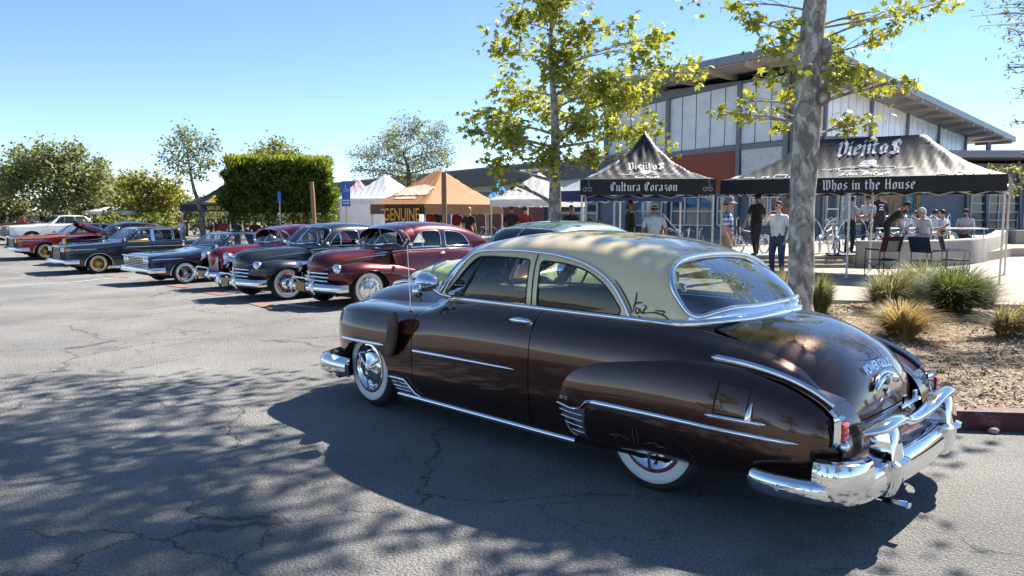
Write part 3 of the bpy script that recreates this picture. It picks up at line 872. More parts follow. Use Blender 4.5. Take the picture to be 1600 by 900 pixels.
    LCx, LCz, LEx, LEy, LEz = (np.array([getattr(p, c_) for p in L_]) for L_, c_ in ((LC, 'x'), (LC, 'z'), (LE, 'x'), (LE, 'y'), (LE, 'z')))
    def lidp(y, z, off=.01):
        b = 1 - np.minimum(1, abs(y) / LEy)**3.3; q = LEz + (LCz - LEz) * b; xx = LEx + (LCx - LEx) * b
        return Vector((float(np.interp(-z, -q, xx)) - off, y, z + off * .4))
    if full:
        mb = MB(); L = np.linspace(-.19, .19, 13)
        mb.tube([lidp(y, .735 - .04 * (y / .19)**2, .02) for y in L], [.004] + [.022] * 11 + [.004], 8, flat=.6)
        mb.tube([lidp(y, .765 - .055 * (y / .19)**2, .016) for y in L], [.004] + [.012] * 11 + [.004], 8)
        mb.tube([lidp(0, .75, .03), lidp(0, .70, .02)], [.035, .02], 10)
        em = mb.build('trunk_emblem', [CHROME], lid, 60)
        vs, fs = text_mesh('POWER GLIDE', .062, 0, 0, .0015); mb = MB()
        mb.add([lidp(-v.x, .79 + v.y - .30 * v.x * v.x, .012) for v in vs], [f[::-1] for f in fs]); mb.build('badge_lettering', [CHROME], em, 0)
        mb = MB(); mb.ball(lidp(0, .655, .004), (.012, .02, .032), 12, 8); mb.build('lid_lock', [CHROME], lid, 60)
    # greenhouse
    D = Dome(Crv([-4.2, -3.31, -3.0, -.95, -.45], [1.03, 1.058, 1.030, 1.025, 1.035]),
             Crv([-3.34, -3.275, -3.19, -3.08, -2.93, -2.7, -2.3, -1.9, -1.4, -1.05, -.9, -.78, -.68, -.60, -.55], [.12, .40, .56, .655, .71, .733, .745, .748, .745, .732, .718, .68, .60, .46, .28]),
             Crv([-3.34, -3.275, -3.15, -3.01, -2.87, -2.68, -2.45, -2.15, -1.85, -1.5, -1.2, -1.08, -.98, -.85, -.7, -.55], [1.072, 1.118, 1.225, 1.328, 1.402, 1.472, 1.522, 1.548, 1.554, 1.54, 1.495, 1.462, 1.41, 1.31, 1.18, 1.04]))
    w1 = rounded([(-.905, 1.048), (-1.80, 1.048), (-1.80, 1.365), (-1.62, 1.372), (-1.26, 1.365), (-1.20, 1.335)], [.02, .02, .04, .2, .05, .05])
    w2 = rounded([(-1.905, 1.048), (-2.60, 1.048), (-2.615, 1.085), (-2.50, 1.22), (-2.33, 1.315), (-2.12, 1.355), (-1.905, 1.362)], [.03, .04, .04, .1, .1, .1, .03])
    T1, T2 = tmap(D, w1), tmap(D, w2)
    R1, R2 = [(x, 2 - t) for x, t in T1][::-1], [(x, 2 - t) for x, t in T2][::-1]
    def wsz(xz): return [(x, D.t_of(x, z)) for x, z in xz]
    wsL = wsz([(-.80, 1.05), (-.90, 1.14), (-1.0, 1.245), (-1.09, 1.335)])
    ws = wsL + [(-1.085, .6), (-1.06, .8), (-1.055, 1.0)] + [(-1.06, 1.2), (-1.085, 1.4)] + [(x, 2 - t) for x, t in wsL[::-1]] + [(-.62, 1.62), (-.575, 1.3), (-.565, 1.0), (-.575, .7), (-.62, .38)]
    bl = [(-3.075, 0.1), (-3.005, 0.21), (-2.935, 0.35), (-2.875, 0.54), (-2.84, 0.75), (-2.83, 1.0), (-2.84, 1.25), (-2.875, 1.46), (-2.935, 1.65), (-3.005, 1.79), (-3.075, 1.9), (-3.14, 1.89), (-3.215, 1.72), (-3.262, 1.4), (-3.272, 1.0), (-3.262, 0.6), (-3.215, 0.28), (-3.14, 0.11)]
    bl = [(p.x, p.y) for p in spline([(a, b, 0) for a, b in bl], 3, closed=True)]
    outl = [(-.555, .02), (-3.385, .02), (-3.385, 1.98), (-.555, 1.98)]
    roof = cdt_panel('roof', D, [(-.56, 0), (-3.31, 0), (-3.31, 2), (-.56, 2)], [top], root, .05, holes=[T1, T2, R1, R2, ws, bl], flip=True)
    me = roof.data
    # ceiling lining
    cdt_panel('headliner', D, [(-1.15, .36), (-2.85, .36), (-2.85, 1.64), (-1.15, 1.64)], [mat('headliner_cloth', (.30, .27, .22), .9)], root, .12, off=-.02, flip=True)
    for nm, h in (('side_window', T1), ('side_window', T2), ('side_window', R1), ('side_window', R2), ('windshield', ws), ('rear_window', bl)):
        g = cdt_panel(nm, D, h, [GLASS_R if nm == 'rear_window' else GLASS], root, .06, off=-.006, flip=True)
        loop = [D.pt(x, t) for x, t in resample(h, .05)]
        big = nm in ('rear_window', 'windshield')
        mb = MB(); mb.tube(loop, .018 if nm == 'rear_window' else (.014 if big else .006), 8, closed=True); mb.build('window_trim', [CHROME if big else DARKTRIM], g, 60)
        if nm == 'windshield':
            mb = MB(); mb.tube([D.pt(x, 1.0) for x in np.linspace(-.57, -1.05, 8)], .014, 6); mb.build('windshield_post', [CHROME], g, 60)
        if nm == 'side_window' and h in (T1, R1):
            f = (lambda p: p) if h is T1 else (lambda p: Vector((p.x, -p.y, p.z)))
            mb = MB(); mb.tube([f(D.pt(x, D.t_of(x, z), .0)) for x, z in ((-1.10, 1.05), (-1.20, 1.20), (-1.29, 1.365))], .011, 6); mb.build('vent_frame', [DARKTRIM], g, 60)
    for mir in (False, True):
        f = (lambda p: Vector((p.x, -p.y, p.z))) if mir else (lambda p: p)
        drip = [(-.90, 1.07), (-1.04, 1.245), (-1.16, 1.37), (-1.30, 1.405), (-1.6, 1.42), (-1.9, 1.412), (-2.12, 1.392), (-2.34, 1.345), (-2.52, 1.255), (-2.63, 1.14), (-2.685, 1.05)]
        pts = [f(D.pt(p.x, D.t_of(p.x, p.z), .006)) for p in spline([(x, 0, z) for x, z in drip], 4)]
        mb = MB(); mb.tube(pts, .0125, 8); mb.build('drip_rail', [CHROME], root, 60)
        gap = [f(D.pt(-1.855, t, .002)) for t in np.linspace(0.02, D.t_of(-1.855, 1.40), 12)]
        mb = MB(); mb.tube(gap, .005, 6); mb.build('door_gap', [DARK], root, 60)
        if full:
            ps = mat('brown_pinstripe', (.09, .065, .03), .5); mb = MB()
            def dp(x, z): return f(D.pt(x, D.t_of(x, z), .004))
            for L in ([(-2.55, 1.27), (-2.62, 1.20), (-2.68, 1.12), (-2.70, 1.07)], [(-2.72, 1.205), (-2.72, 1.15), (-2.705, 1.08)],
                      [(-2.705, 1.12), (-2.74, 1.14), (-2.77, 1.142)], [(-2.73, 1.11), (-2.75, 1.10), (-2.745, 1.075), (-2.725, 1.08), (-2.73, 1.11)],
                      [(-2.755, 1.105), (-2.76, 1.085), (-2.785, 1.075)], [(-2.78, 1.13), (-2.80, 1.115), (-2.785, 1.10), (-2.78, 1.085), (-2.80, 1.08)],
                      [(-2.79, 1.082), (-2.86, 1.088), (-2.92, 1.075), (-2.95, 1.055)], [(-2.75, 1.06), (-2.78, 1.045), (-2.82, 1.055)], [(-2.86, 1.10), (-2.92, 1.10), (-2.91, 1.085)]):
                Q = [dp(p.x, p.z) for p in spline([(a, 0, b) for a, b in L], 4)]
                mb.tube(Q, [.0025 + .003 * math.sin(PI * k / (len(Q) - 1)) for k in range(len(Q))], 5)
            mb.build('roof_pinstripe', [ps], roof, 60)
    base = [D.pt(x, 0, .004) for x in (-2.80, -2.90, -3.0, -3.07, -3.13, -3.19, -3.24, -3.28, -3.31)]
    base = base + [Vector((-3.335, 0, 1.07))] + mirrored(base[::-1])
    mb = MB(); mb.tube([p for p in spline(base, 3)], .026, 8, flat=.8); mb.build('rear_window_base', [CHROME], root, 60)
    sp = spline(base, 3); ys_ = np.array([p.y for p in sp])[::-1]; rows = []
    for u_ in np.linspace(-1, 1, 41):
        ya = .70 * u_; A_ = [float(np.interp(ya, ys_, np.array([getattr(p, c_) for p in sp])[::-1])) for c_ in 'xyz']
        v_ = abs(u_) / .8
        if v_ <= 1: bb = 1 - v_**3.3; B_ = (-3.20 - .125 * bb, .60 * u_ / .8, 1.012 + .055 * bb)
        else: q = S.pt(-3.20 + .30 * (abs(u_) - .8) / .2, 1); t_ = min(1, (abs(u_) - .8) / .06); B_ = (q.x, math.copysign(.60 + (q.y - .60) * t_, u_), 1.012 + (q.z - 1.012) * t_)
        A_ = Vector((A_[0], A_[1], A_[2] - .012)); B_ = Vector(B_)
        rows.append([A_, A_.lerp(B_, .5) + Vector((0, 0, .006)), B_, B_ + Vector((0, 0, -.05))])
    mb = MB(); mb.grid(rows); mb.build('rear_deck', [body], root, 60)
    rows = []
    for p_ in spline([(-3.08, .105, 0), (-3.14, .11, 0), (-3.215, .28, 0), (-3.262, .60, 0), (-3.272, 1.0, 0), (-3.262, 1.40, 0), (-3.215, 1.72, 0), (-3.14, 1.89, 0), (-3.08, 1.895, 0)], 4):
        w_ = D.pt(p_.x, p_.y); q = Vector([float(np.interp(w_.y * 1.06, ys_, np.array([getattr(p, c_) for p in sp])[::-1])) for c_ in 'xyz'])
        rows.append([w_ + Vector((-.004, 0, .006)), w_.lerp(q, .45) + Vector((-.012, 0, .012)), w_.lerp(q, .55) + Vector((-.012, 0, .004)), q + Vector((-.006, 0, .006))])
    mb = MB(); mb.grid(rows); mb.build('rear_window_sill', [CHROME], root, 50)
    E_ = spline([(-3.20, .60, 1.012), (-3.42, .635, .955), (-3.62, .63, .89), (-3.78, .625, .80), (-3.88, .62, .70), (-3.955, .61, .58)], 4)
    fr = [(-3.20 - .125 * (1 - abs(v_)**3.3), .60 * v_, 1.015 + .055 * (1 - abs(v_)**3.3)) for v_ in np.linspace(-.97, .97, 25)]
    sm = [(p.x, -p.y, p.z + .003) for p in E_[::-1]] + fr + [(p.x, p.y, p.z + .003) for p in E_]
    mb = MB(); mb.tube(sm, .0045, 5); mb.build('lid_seam', [DARK], lid, 60)
    # interior
    seats(root, seatcol, -1.75, -2.6, .68)
    steering(root, -1.13, .36, 1.03, .205, 1.15)
    mb = MB(); rows = []
    for y in np.linspace(-.70, .70, 11):
        rows.append([(-.80, y, 1.02), (-.92, y, 1.01), (-.98, y, .97), (-.985, y, .84), (-.93, y, .78)])
    mb.grid(rows); mb.mat(1)
    for k in range(9): mb.bar((-.99, .02 - k * .03, .82), (-.99, .02 - k * .03, .96), .014, .012)
    mb.ball((-.985, .36, .93), (.03, .10, .075), 14, 8)
    mb.build('dashboard', [mat('dash_paint', (.06, .05, .05), .3, coat=.5), CHROME], root, 50)
    mb = MB(); mb.box((-2.92, 0, 1.0), (.40, 1.16, .03)); mb.build('parcel_shelf', [DARKTRIM], root)
    mb = MB(); mb.box((-1.12, 0, 1.385), (.03, .26, .07)); mb.bar((-1.09, 0, 1.40), (-1.08, 0, 1.45), .02); mo = mb.build('mirror', [BLACK], root)
    return S, D
# ------------------------------------------------------------------ the brown and cream sedan in front
MAIN = thing('sedan', (-.67, 7.13, 0), 2.3675, 'brown and cream two-door vintage sedan parked across the foreground, whitewall tyres', 'car')
MS, MD = styleline(MAIN, BROWN, CREAM, True)
def main_extras(root):
    # oval flap standing off the fender, spotlights, aerial, hanging beads
    fur = mat('dark_flap', (.11, .07, .042), .85, bump=.6, bscale=45)
    mb = MB(); rows = []
    out = [(-.545, .90), (-.60, .885), (-.625, .82), (-.60, .70), (-.54, .59), (-.46, .525), (-.395, .53), (-.365, .60), (-.39, .72), (-.45, .84)]
    O = spline([(x, 0, z) for x, z in out], 3, closed=True)
    for k in range(6):
        s = 1 - math.cos(k / 5 * PI / 2); c = Vector((-.48, 0, .71))
        rows.append([(p.x + (c.x - p.x) * s, .895 + .10 * max(0, (-.36 - p.x) / .27)**.8 * (1 - s * .4) + .035 * math.sqrt(max(0, 1 - (1 - s)**2)), p.z + (c.z - p.z) * s) for p in O])
    mb.grid(rows, closed=True, flip=True); mb.grid([[(p[0], p[1] - .02, p[2]) for p in r] for r in rows], closed=True)
    mb.build('fender_flap', [fur], root, 60)
    for sg in (1, -1):
        mb = MB(); mb.lathe([(0, -.13), (.035, -.115), (.065, -.06), (.078, 0), (.08, .03), (.074, .05)], 20, 'x', (-.82, sg * .84, 1.15))
        mb.tube([(-.90, sg * .84, 1.10), (-.93, sg * .80, 1.06), (-.98, sg * .73, 1.04)], .014, 8)
        so = mb.build('spotlight', [CHROME], root, 50)
        mb = MB(); mb.lathe([(.074, .045), (.05, .06), (0, .065)], 20, 'x', (-.82, sg * .84, 1.15)); mb.build('lens', [HEADLAMP], so, 60)
        mb = MB(); mb.tube([(-.78, sg * .87, 1.0), (-.80, sg * .90, 1.06)], .01, 6); mb.ball((-.80, sg * .91, 1.085), (.03, .055, .055), 14, 8); mb.build('side_mirror', [CHROME], root, 50)
    mb = MB(); mb.tube([(-.56, .80, .905), (-.56, .80, 1.0), (-.53, .80, 1.43)], [.008, .004, .002], 6); mb.ball((-.56, .80, .905), (.025, .025, .015)); mb.build('antenna', [CHROME], root, 60)
    mb = MB()
    for k in range(9): mb.ball((-1.14, -.02, 1.345 - .022 * k), .008, 6, 4)
    mb.tube([(-1.14, -.02, 1.36), (-1.14, -.02, 1.10)], .0015, 4); mb.build('hanging_beads', [BLACK], root, 60)
main_extras(MAIN)
# ------------------------------------------------------------------ forties fastback with separate fenders
def fleetline(root, body, top=None, visor=False, slim=False, seatcol=(.12, .10, .08), wheels='wide', rear=True):
    top = top or body
    k_ = .86 if slim else 1.0
    FS = Sections({
        .70: [(.52, .50), (.555, .53), (.57, .59), (.56, .65), (.52, .695), (.44, .71)],
        .62: [(.58, .455), (.66, .50), (.69, .59), (.67, .69), (.59, .752), (.42, .755)],
        .42: [(.72, .36), (.80, .42), (.835, .57), (.80, .725), (.67, .80), (.40, .765)],
        .1: [(.80, .26), (.875, .36), (.905, .56), (.87, .745), (.70, .825), (.42, .77)],
        -.3: [(.82, .22), (.885, .34), (.912, .54), (.88, .71), (.74, .795), (.48, .78)],
        -.7: [(.82, .2), (.875, .32), (.90, .50), (.875, .65), (.79, .735), (.60, .76)],
        -1.05: [(.80, .2), (.84, .30), (.858, .44), (.85, .56), (.825, .64), (.77, .68)]}, [0, .17, .42, .67, .86, 1])
    arch = [(.42, .0), (.415, FS.t_of(.415, .42)), (.36, FS.t_of(.36, .54)), (.22, FS.t_of(.22, .645)), (.04, FS.t_of(.04, .685)), (-.14, FS.t_of(-.14, .67)), (-.29, FS.t_of(-.29, .58)), (-.38, FS.t_of(-.38, .45)), (-.41, FS.t_of(-.41, .30)), (-.42, 0)]
    fp = [(.70, 0)] + arch + [(-1.05, 0), (-1.05, 1), (.70, 1)]
    S = Sections({
        -.62: [(.78, .20), (.80, .34), (.80, .58), (.765, .80), (.70, .94), (.64, 1.0)],
        -1.0: [(.80, .20), (.82, .34), (.825, .58), (.80, .82), (.76, .96), (.715, 1.02)],
        -2.0: [(.81, .20), (.83, .34), (.835, .58), (.815, .82), (.77, .96), (.73, 1.02)],
        -2.8: [(.79, .21), (.81, .34), (.815, .57), (.79, .79), (.74, .92), (.69, .98)],
        -3.4: [(.70, .23), (.72, .34), (.72, .54), (.69, .72), (.63, .82), (.57, .86)],
        -3.9: [(.54, .28), (.55, .36), (.55, .48), (.52, .58), (.46, .64), (.38, .66)],
        -4.08: [(.40, .32), (.41, .37), (.41, .44), (.38, .50), (.33, .53), (.26, .54)]}, [0, .17, .42, .67, .86, 1])
    for mir in (False, True):
        sg = -1 if mir else 1
        side = mirrored if mir else (lambda p: p)
        ff = cdt_panel('front_fender', FS, fp, [body], root, .06, mirror=mir, flip=True)
        cdt_panel('door', S, [(-.80, .015), (-1.88, .015), (-1.88, 1), (-.80, 1)], [body], root, .07, mirror=mir, flip=True)
        cdt_panel('body_side', S, [(-1.888, 0), (-4.08, 0), (-4.08, 1), (-1.888, 1)], [body], root, .07, mirror=mir, flip=True)
        cdt_panel('cowl_side', S, [(-.62, 0), (-.792, 0), (-.792, 1), (-.62, 1)], [body], root, .07, mirror=mir, flip=True)
        mb = MB(); rows = []
        for k in range(11):
            a = PI * k / 10; rows.append([(.42 * math.cos(a), sg * .40, .22 + .45 * math.sin(a)), (.42 * math.cos(a), sg * .86, .22 + .45 * math.sin(a))])
        mb.grid(rows); mb.box((0, sg * .40, .5), (.9, .02, .6)); mb.build('wheel_well', [DARK], root)
        # arch lip
        mb = MB(); mb.tube(side([FS.pt(x, t) for x, t in arch]), .008, 6); mb.build('arch_lip', [body], ff, 60)
        out = [(-2.45, .24), (-2.40, .42), (-2.44, .58), (-2.60, .70), (-2.86, .755), (-3.15, .745), (-3.45, .67), (-3.75, .54), (-3.92, .40), (-3.9, .29), (-3.5, .24), (-3.0, .22)]
        inflate('rear_fender', out, (-2.7, .46), (-3.35, .44), .72, .19, [body], root, mirror=mir, rings=9, pw=2.2, n=4)
        hl = MB(); c = (.55, sg * (.62 if not slim else .58), .70 if not slim else .80)
        hl.lathe([(0, -.22), (.05, -.19), (.09, -.10), (.108, -.02), (.112, .03), (.10, .05)], 22, 'x', c); ho = hl.build('headlight', [CHROME], root, 50)
        hl = MB(); hl.lathe([(.10, .045), (.07, .07), (0, .085)], 22, 'x', c); hl.build('lens', [HEADLAMP], ho, 60)
        wheel(root, 0, sg * .735, .35, wheels, .17, steer=-.05)
        wheel(root, -2.946, sg * .73, .35, wheels, .17)
        pts = [S.pt(x, S.t_of(x, S.pt(x, .97).z), .008) for x in np.arange(-.64, -2.95, -.12)]
        mb = MB(); mb.tube(side(pts), .012, 6); mb.build('belt_trim', [CHROME], root, 60)
        mb = MB(); mb.tube(side([S.pt(x, .80, .02) for x in (-1.70, -1.76, -1.82)]), [.008, .018, .008], 8); mb.build('door_handle', [CHROME], root, 60)
        mb = MB(); mb.tube(side([S.pt(x, .03, .015) for x in np.arange(-.65, -2.45, -.2)]), .02, 6); mb.build('running_trim', [CHROME], root, 60)
        # bonnet side trim
        mb = MB(); P = [(.25, sg * (.375 * k_ + .02), .86), (-.2, sg * (.47 * k_ + .03), .905), (-.52, sg * (.56 * k_ + .035), .935)]
        mb.tube(P, [.004, .012, .014], 8); mb.tube([(-.30, sg * (.50 * k_ + .045), .955), (-.55, sg * (.565 * k_ + .05), .985)], .008, 6)
        mb.build('hood_trim', [CHROME], root, 60)
        # outside mirror
        mb = MB(); mb.tube([(-.95, sg * .74, 1.03), (-.90, sg * .86, 1.10)], .008, 6); mb.ball((-.90, sg * .88, 1.12), (.02, .06, .05)); mb.build('side_mirror', [CHROME], root, 60)
    hw = k_
    crown('hood', [(.66, .50), (.70, .66), (.695, .80), (.64, .91), (.48, .985), (.1, 1.025), (-.35, 1.045), (-.66, 1.05)],
          [(.60, .16 * hw, .50), (.61, .22 * hw, .60), (.58, .28 * hw, .68), (.50, .32 * hw, .735), (.33, .36 * hw, .77), (0, .43 * hw, .80), (-.4, .53 * hw, .86), (-.66, .64, .95)], [body], root, 5, 19, 3.4)
    for sg in (1, -1):
        HE = spline([(.45, .33 * hw, .748), (.33, .36 * hw, .77), (0, .43 * hw, .80), (-.4, .53 * hw, .86), (-.66, .64, .95), (-.80, .69, .985)], 4)
        mb = MB(); mb.grid([[(p.x, sg * (p.y - .02), p.z), (p.x, sg * (FS.pt(p.x, 1).y * .5 + p.y * .5), (p.z + FS.pt(p.x, 1).z) / 2 - .01), (p.x, sg * (FS.pt(p.x, 1).y + .03), FS.pt(p.x, 1).z)] for p in HE]); mb.build('hood_side', [body], root, 60)
    mb = MB(); mb.tube([(.71, 0, .84), (.66, 0, .935), (.45, 0, 1.01), (.1, 0, 1.04), (-.5, 0, 1.055)], [.015, .02, .012, .006, .004], 8); mb.build('hood_ornament', [CHROME], root, 60)
    mb = MB(); rows = []
    for x, y, z in ((-.60, .62, .94), (-.72, .66, .985), (-.9, .70, 1.01)): rows.append([(x, y * v, z + .06 * (1 - v * v)) for v in np.linspace(-1, 1, 11)])
    mb.grid(rows); mb.build('cowl', [body], root, 60)
    # grille
    g = MB()
    if slim:
        gm = mat('silver_grille', (.42, .43, .44), .35, .8)
        for sg in (-1, 1):
            g.add([(.70, 0, .80), (.62, sg * .26, .78), (.60, sg * .25, .42), (.70, 0, .38)], [(0, 1, 2, 3), (3, 2, 1, 0)])
        for z in np.arange(.40, .80, .03): g.tube([(.61, -.26, z), (.715, 0, z), (.61, .26, z)], .005, 5)
        g.build('grille', [gm], root, 40)
    else:
        for i, z in enumerate((.36, .43, .50, .57, .64)):
            w = (.50, .54, .54, .50, .36)[i]
            g.tube([(.72 - .16 * (abs(v))**2.2, v * w, z - .02 * v * v) for v in np.linspace(-1, 1, 13)], .02, 8, flat=.6, up=(0, 0, 1))
        g.tube([(.73, 0, .34), (.74, 0, .68)], .02, 8)
        for sg in (-1, 1): g.tube([(.60, sg * .48, .62), (.56, sg * .56, .52), (.58, sg * .52, .36)], .018, 8)
        g.build('grille', [CHROME], root, 60)
    mb = MB(); rows = []
    for z in (.30, .5, .70): rows.append([(.60 - .14 * abs(v)**2, v * .56, z) for v in np.linspace(-1, 1, 9)])
    mb.grid(rows); mb.grid(rows, flip=True); mb.build('radiator_panel', [DARK], root)
    sec = [(0, -.075), (.03, -.07), (.055, -.03), (.055, .03), (.03, .07), (0, .075), (.02, 0)]
    path = spline([(.50, -.86, .38), (.68, -.82, .38), (.82, -.5, .38), (.87, 0, .38), (.82, .5, .38), (.68, .82, .38), (.50, .86, .38)], 5)
    fb = sweep(MB(), path, sec).build('front_bumper', [CHROME], root, 50)
    for y in (-.34, .34):
        mb = MB(); mb.tube([(.86, y, .27), (.90, y, .38), (.89, y, .50), (.85, y, .56)], [.03, .05, .045, .02], 10, flat=.8, up=(1, 0, 0)); mb.build('bumper_guard', [CHROME], fb, 60)
    mb = MB(); mb.tube([(.88, -.34, .54), (.91, -.2, .56), (.91, .2, .56), (.88, .34, .54)], .016, 8); mb.build('guard_rail', [CHROME], fb, 60)
    mb = MB(); mb.box((.93, 0, .40), (.01, .31, .15)); mb.build('number_plate', [mat('amber_plate', (.32, .17, .035), .4)], fb, 0)
    if rear:
        path = spline([(-3.9, .78, .38), (-4.12, .7, .38), (-4.25, .35, .38), (-4.28, 0, .38), (-4.25, -.35, .38), (-4.12, -.7, .38), (-3.9, -.78, .38)], 4)
        sweep(MB(), path, sec).build('rear_bumper', [CHROME], root, 50)
    mb = MB(); mb.box((-1.7, 0, .24), (4.2, 1.4, .04)); mb.build('floor_pan', [DARK], root)
    # fastback greenhouse
    D = Dome(Crv([-4.1, -3.9, -3.4, -2.8, -2.0, -1.0, -.62], [.53, .655, .86, .98, 1.02, 1.015, 1.03]),
             Crv([-4.1, -3.9, -3.4, -2.8, -2.3, -1.9, -1.2, -1.0, -.86, -.76, -.69, -.65], [.24, .38, .57, .69, .725, .73, .725, .71, .67, .58, .42, .25]),
             Crv([-4.1, -3.9, -3.5, -3.0, -2.5, -2.0, -1.6, -1.3, -1.15, -1.02, -.88, -.75, -.65], [.56, .72, 1.02, 1.285, 1.455, 1.53, 1.545, 1.525, 1.49, 1.425, 1.30, 1.17, 1.05]))
    w1 = rounded([(-1.02, 1.06), (-1.78, 1.06), (-1.78, 1.345), (-1.7, 1.37), (-1.36, 1.37), (-1.26, 1.33)], [.02, .04, .06, .06, .08, .06])
    w2 = rounded([(-1.90, 1.06), (-2.52, 1.06), (-2.56, 1.09), (-2.42, 1.26), (-2.28, 1.33), (-1.90, 1.365)], [.06, .05, .05, .08, .1, .06])
    T1, T2 = tmap(D, w1), tmap(D, w2)
    R1, R2 = [(x, 2 - t) for x, t in T1][::-1], [(x, 2 - t) for x, t in T2][::-1]
    wl = [(x, D.t_of(x, z)) for x, z in ((-.86, 1.07), (-.96, 1.18), (-1.06, 1.29), (-1.13, 1.36))]
    def half(L, m): return L + [(-1.115, .62), (-1.08, .85), (-1.07, m), (-.69, m), (-.70, .7), (-.745, .42)]
    wsl = half(wl, .985); wsr = [(x, 2 - t) for x, t in wsl][::-1]
    bw = rounded([(-2.86, .80), (-3.12, .80), (-3.12, 1.2), (-2.86, 1.2)], .06)
    cdt_panel('roof', D, [(-.66, 0), (-4.08, 0), (-4.08, 2), (-.66, 2)], [top], root, .065, holes=[T1, T2, R1, R2, wsl, wsr, bw], flip=True)
    for nm, h in (('side_window', T1), ('side_window', T2), ('side_window', R1), ('side_window', R2), ('windshield', wsl), ('windshield', wsr), ('rear_window', bw)):
        gl = cdt_panel(nm, D, h, [GLASS], root, .09, off=-.006, flip=True)
        mb = MB(); mb.tube([D.pt(x, t) for x, t in resample(h, .06)], .011, 6, closed=True); mb.build('window_trim', [CHROME], gl, 60)
        if h in (T1, R1):
            f = (lambda p: p) if h is T1 else (lambda p: Vector((p.x, -p.y, p.z)))
            mb = MB(); mb.tube([f(D.pt(x, D.t_of(x, z))) for x, z in ((-1.33, 1.06), (-1.33, 1.2), (-1.33, 1.37))], .009, 6); mb.build('vent_frame', [CHROME], gl, 60)
    if visor:
        rows = []
        for s, dz in ((0, .0), (.33, -.012), (.66, -.04), (1, -.085)):
            row = []
            for v in np.linspace(-1, 1, 15):
                t = 1 - v * .72; p = D.pt(-1.16 + .0 * abs(v), t)
                row.append((p.x + .36 * s * (1 - .12 * v * v), p.y * (1 + .04 * s), p.z + .012 + dz - .03 * s * v * v))
            rows.append(row)
        mb = MB(); mb.grid(rows); mb.grid([[(a, b, c - .012) for a, b, c in r] for r in rows], flip=True)
        vo = mb.build('sun_visor', [top], root, 70)
        mb = MB(); mb.tube(rows[-1], .008, 6)
        for sg in (-1, 1): mb.tube([(-.86, sg * .60, 1.40), (-.95, sg * .70, 1.32), (-1.02, sg * .70, 1.20)], .014, 6)
        mb.tube([(-.82, 0, 1.42), (-.88, 0, 1.25)], .01, 6); mb.build('visor_bracket', [CHROME], vo, 60)
    seats(root, seatcol, -1.8, -2.55, .64); steering(root, -1.2, .34, 1.02, .2, 1.1)
    mb = MB(); mb.box((-.92, 0, .96), (.2, 1.36, .12)); mb.build('dashboard', [body], root, 40)

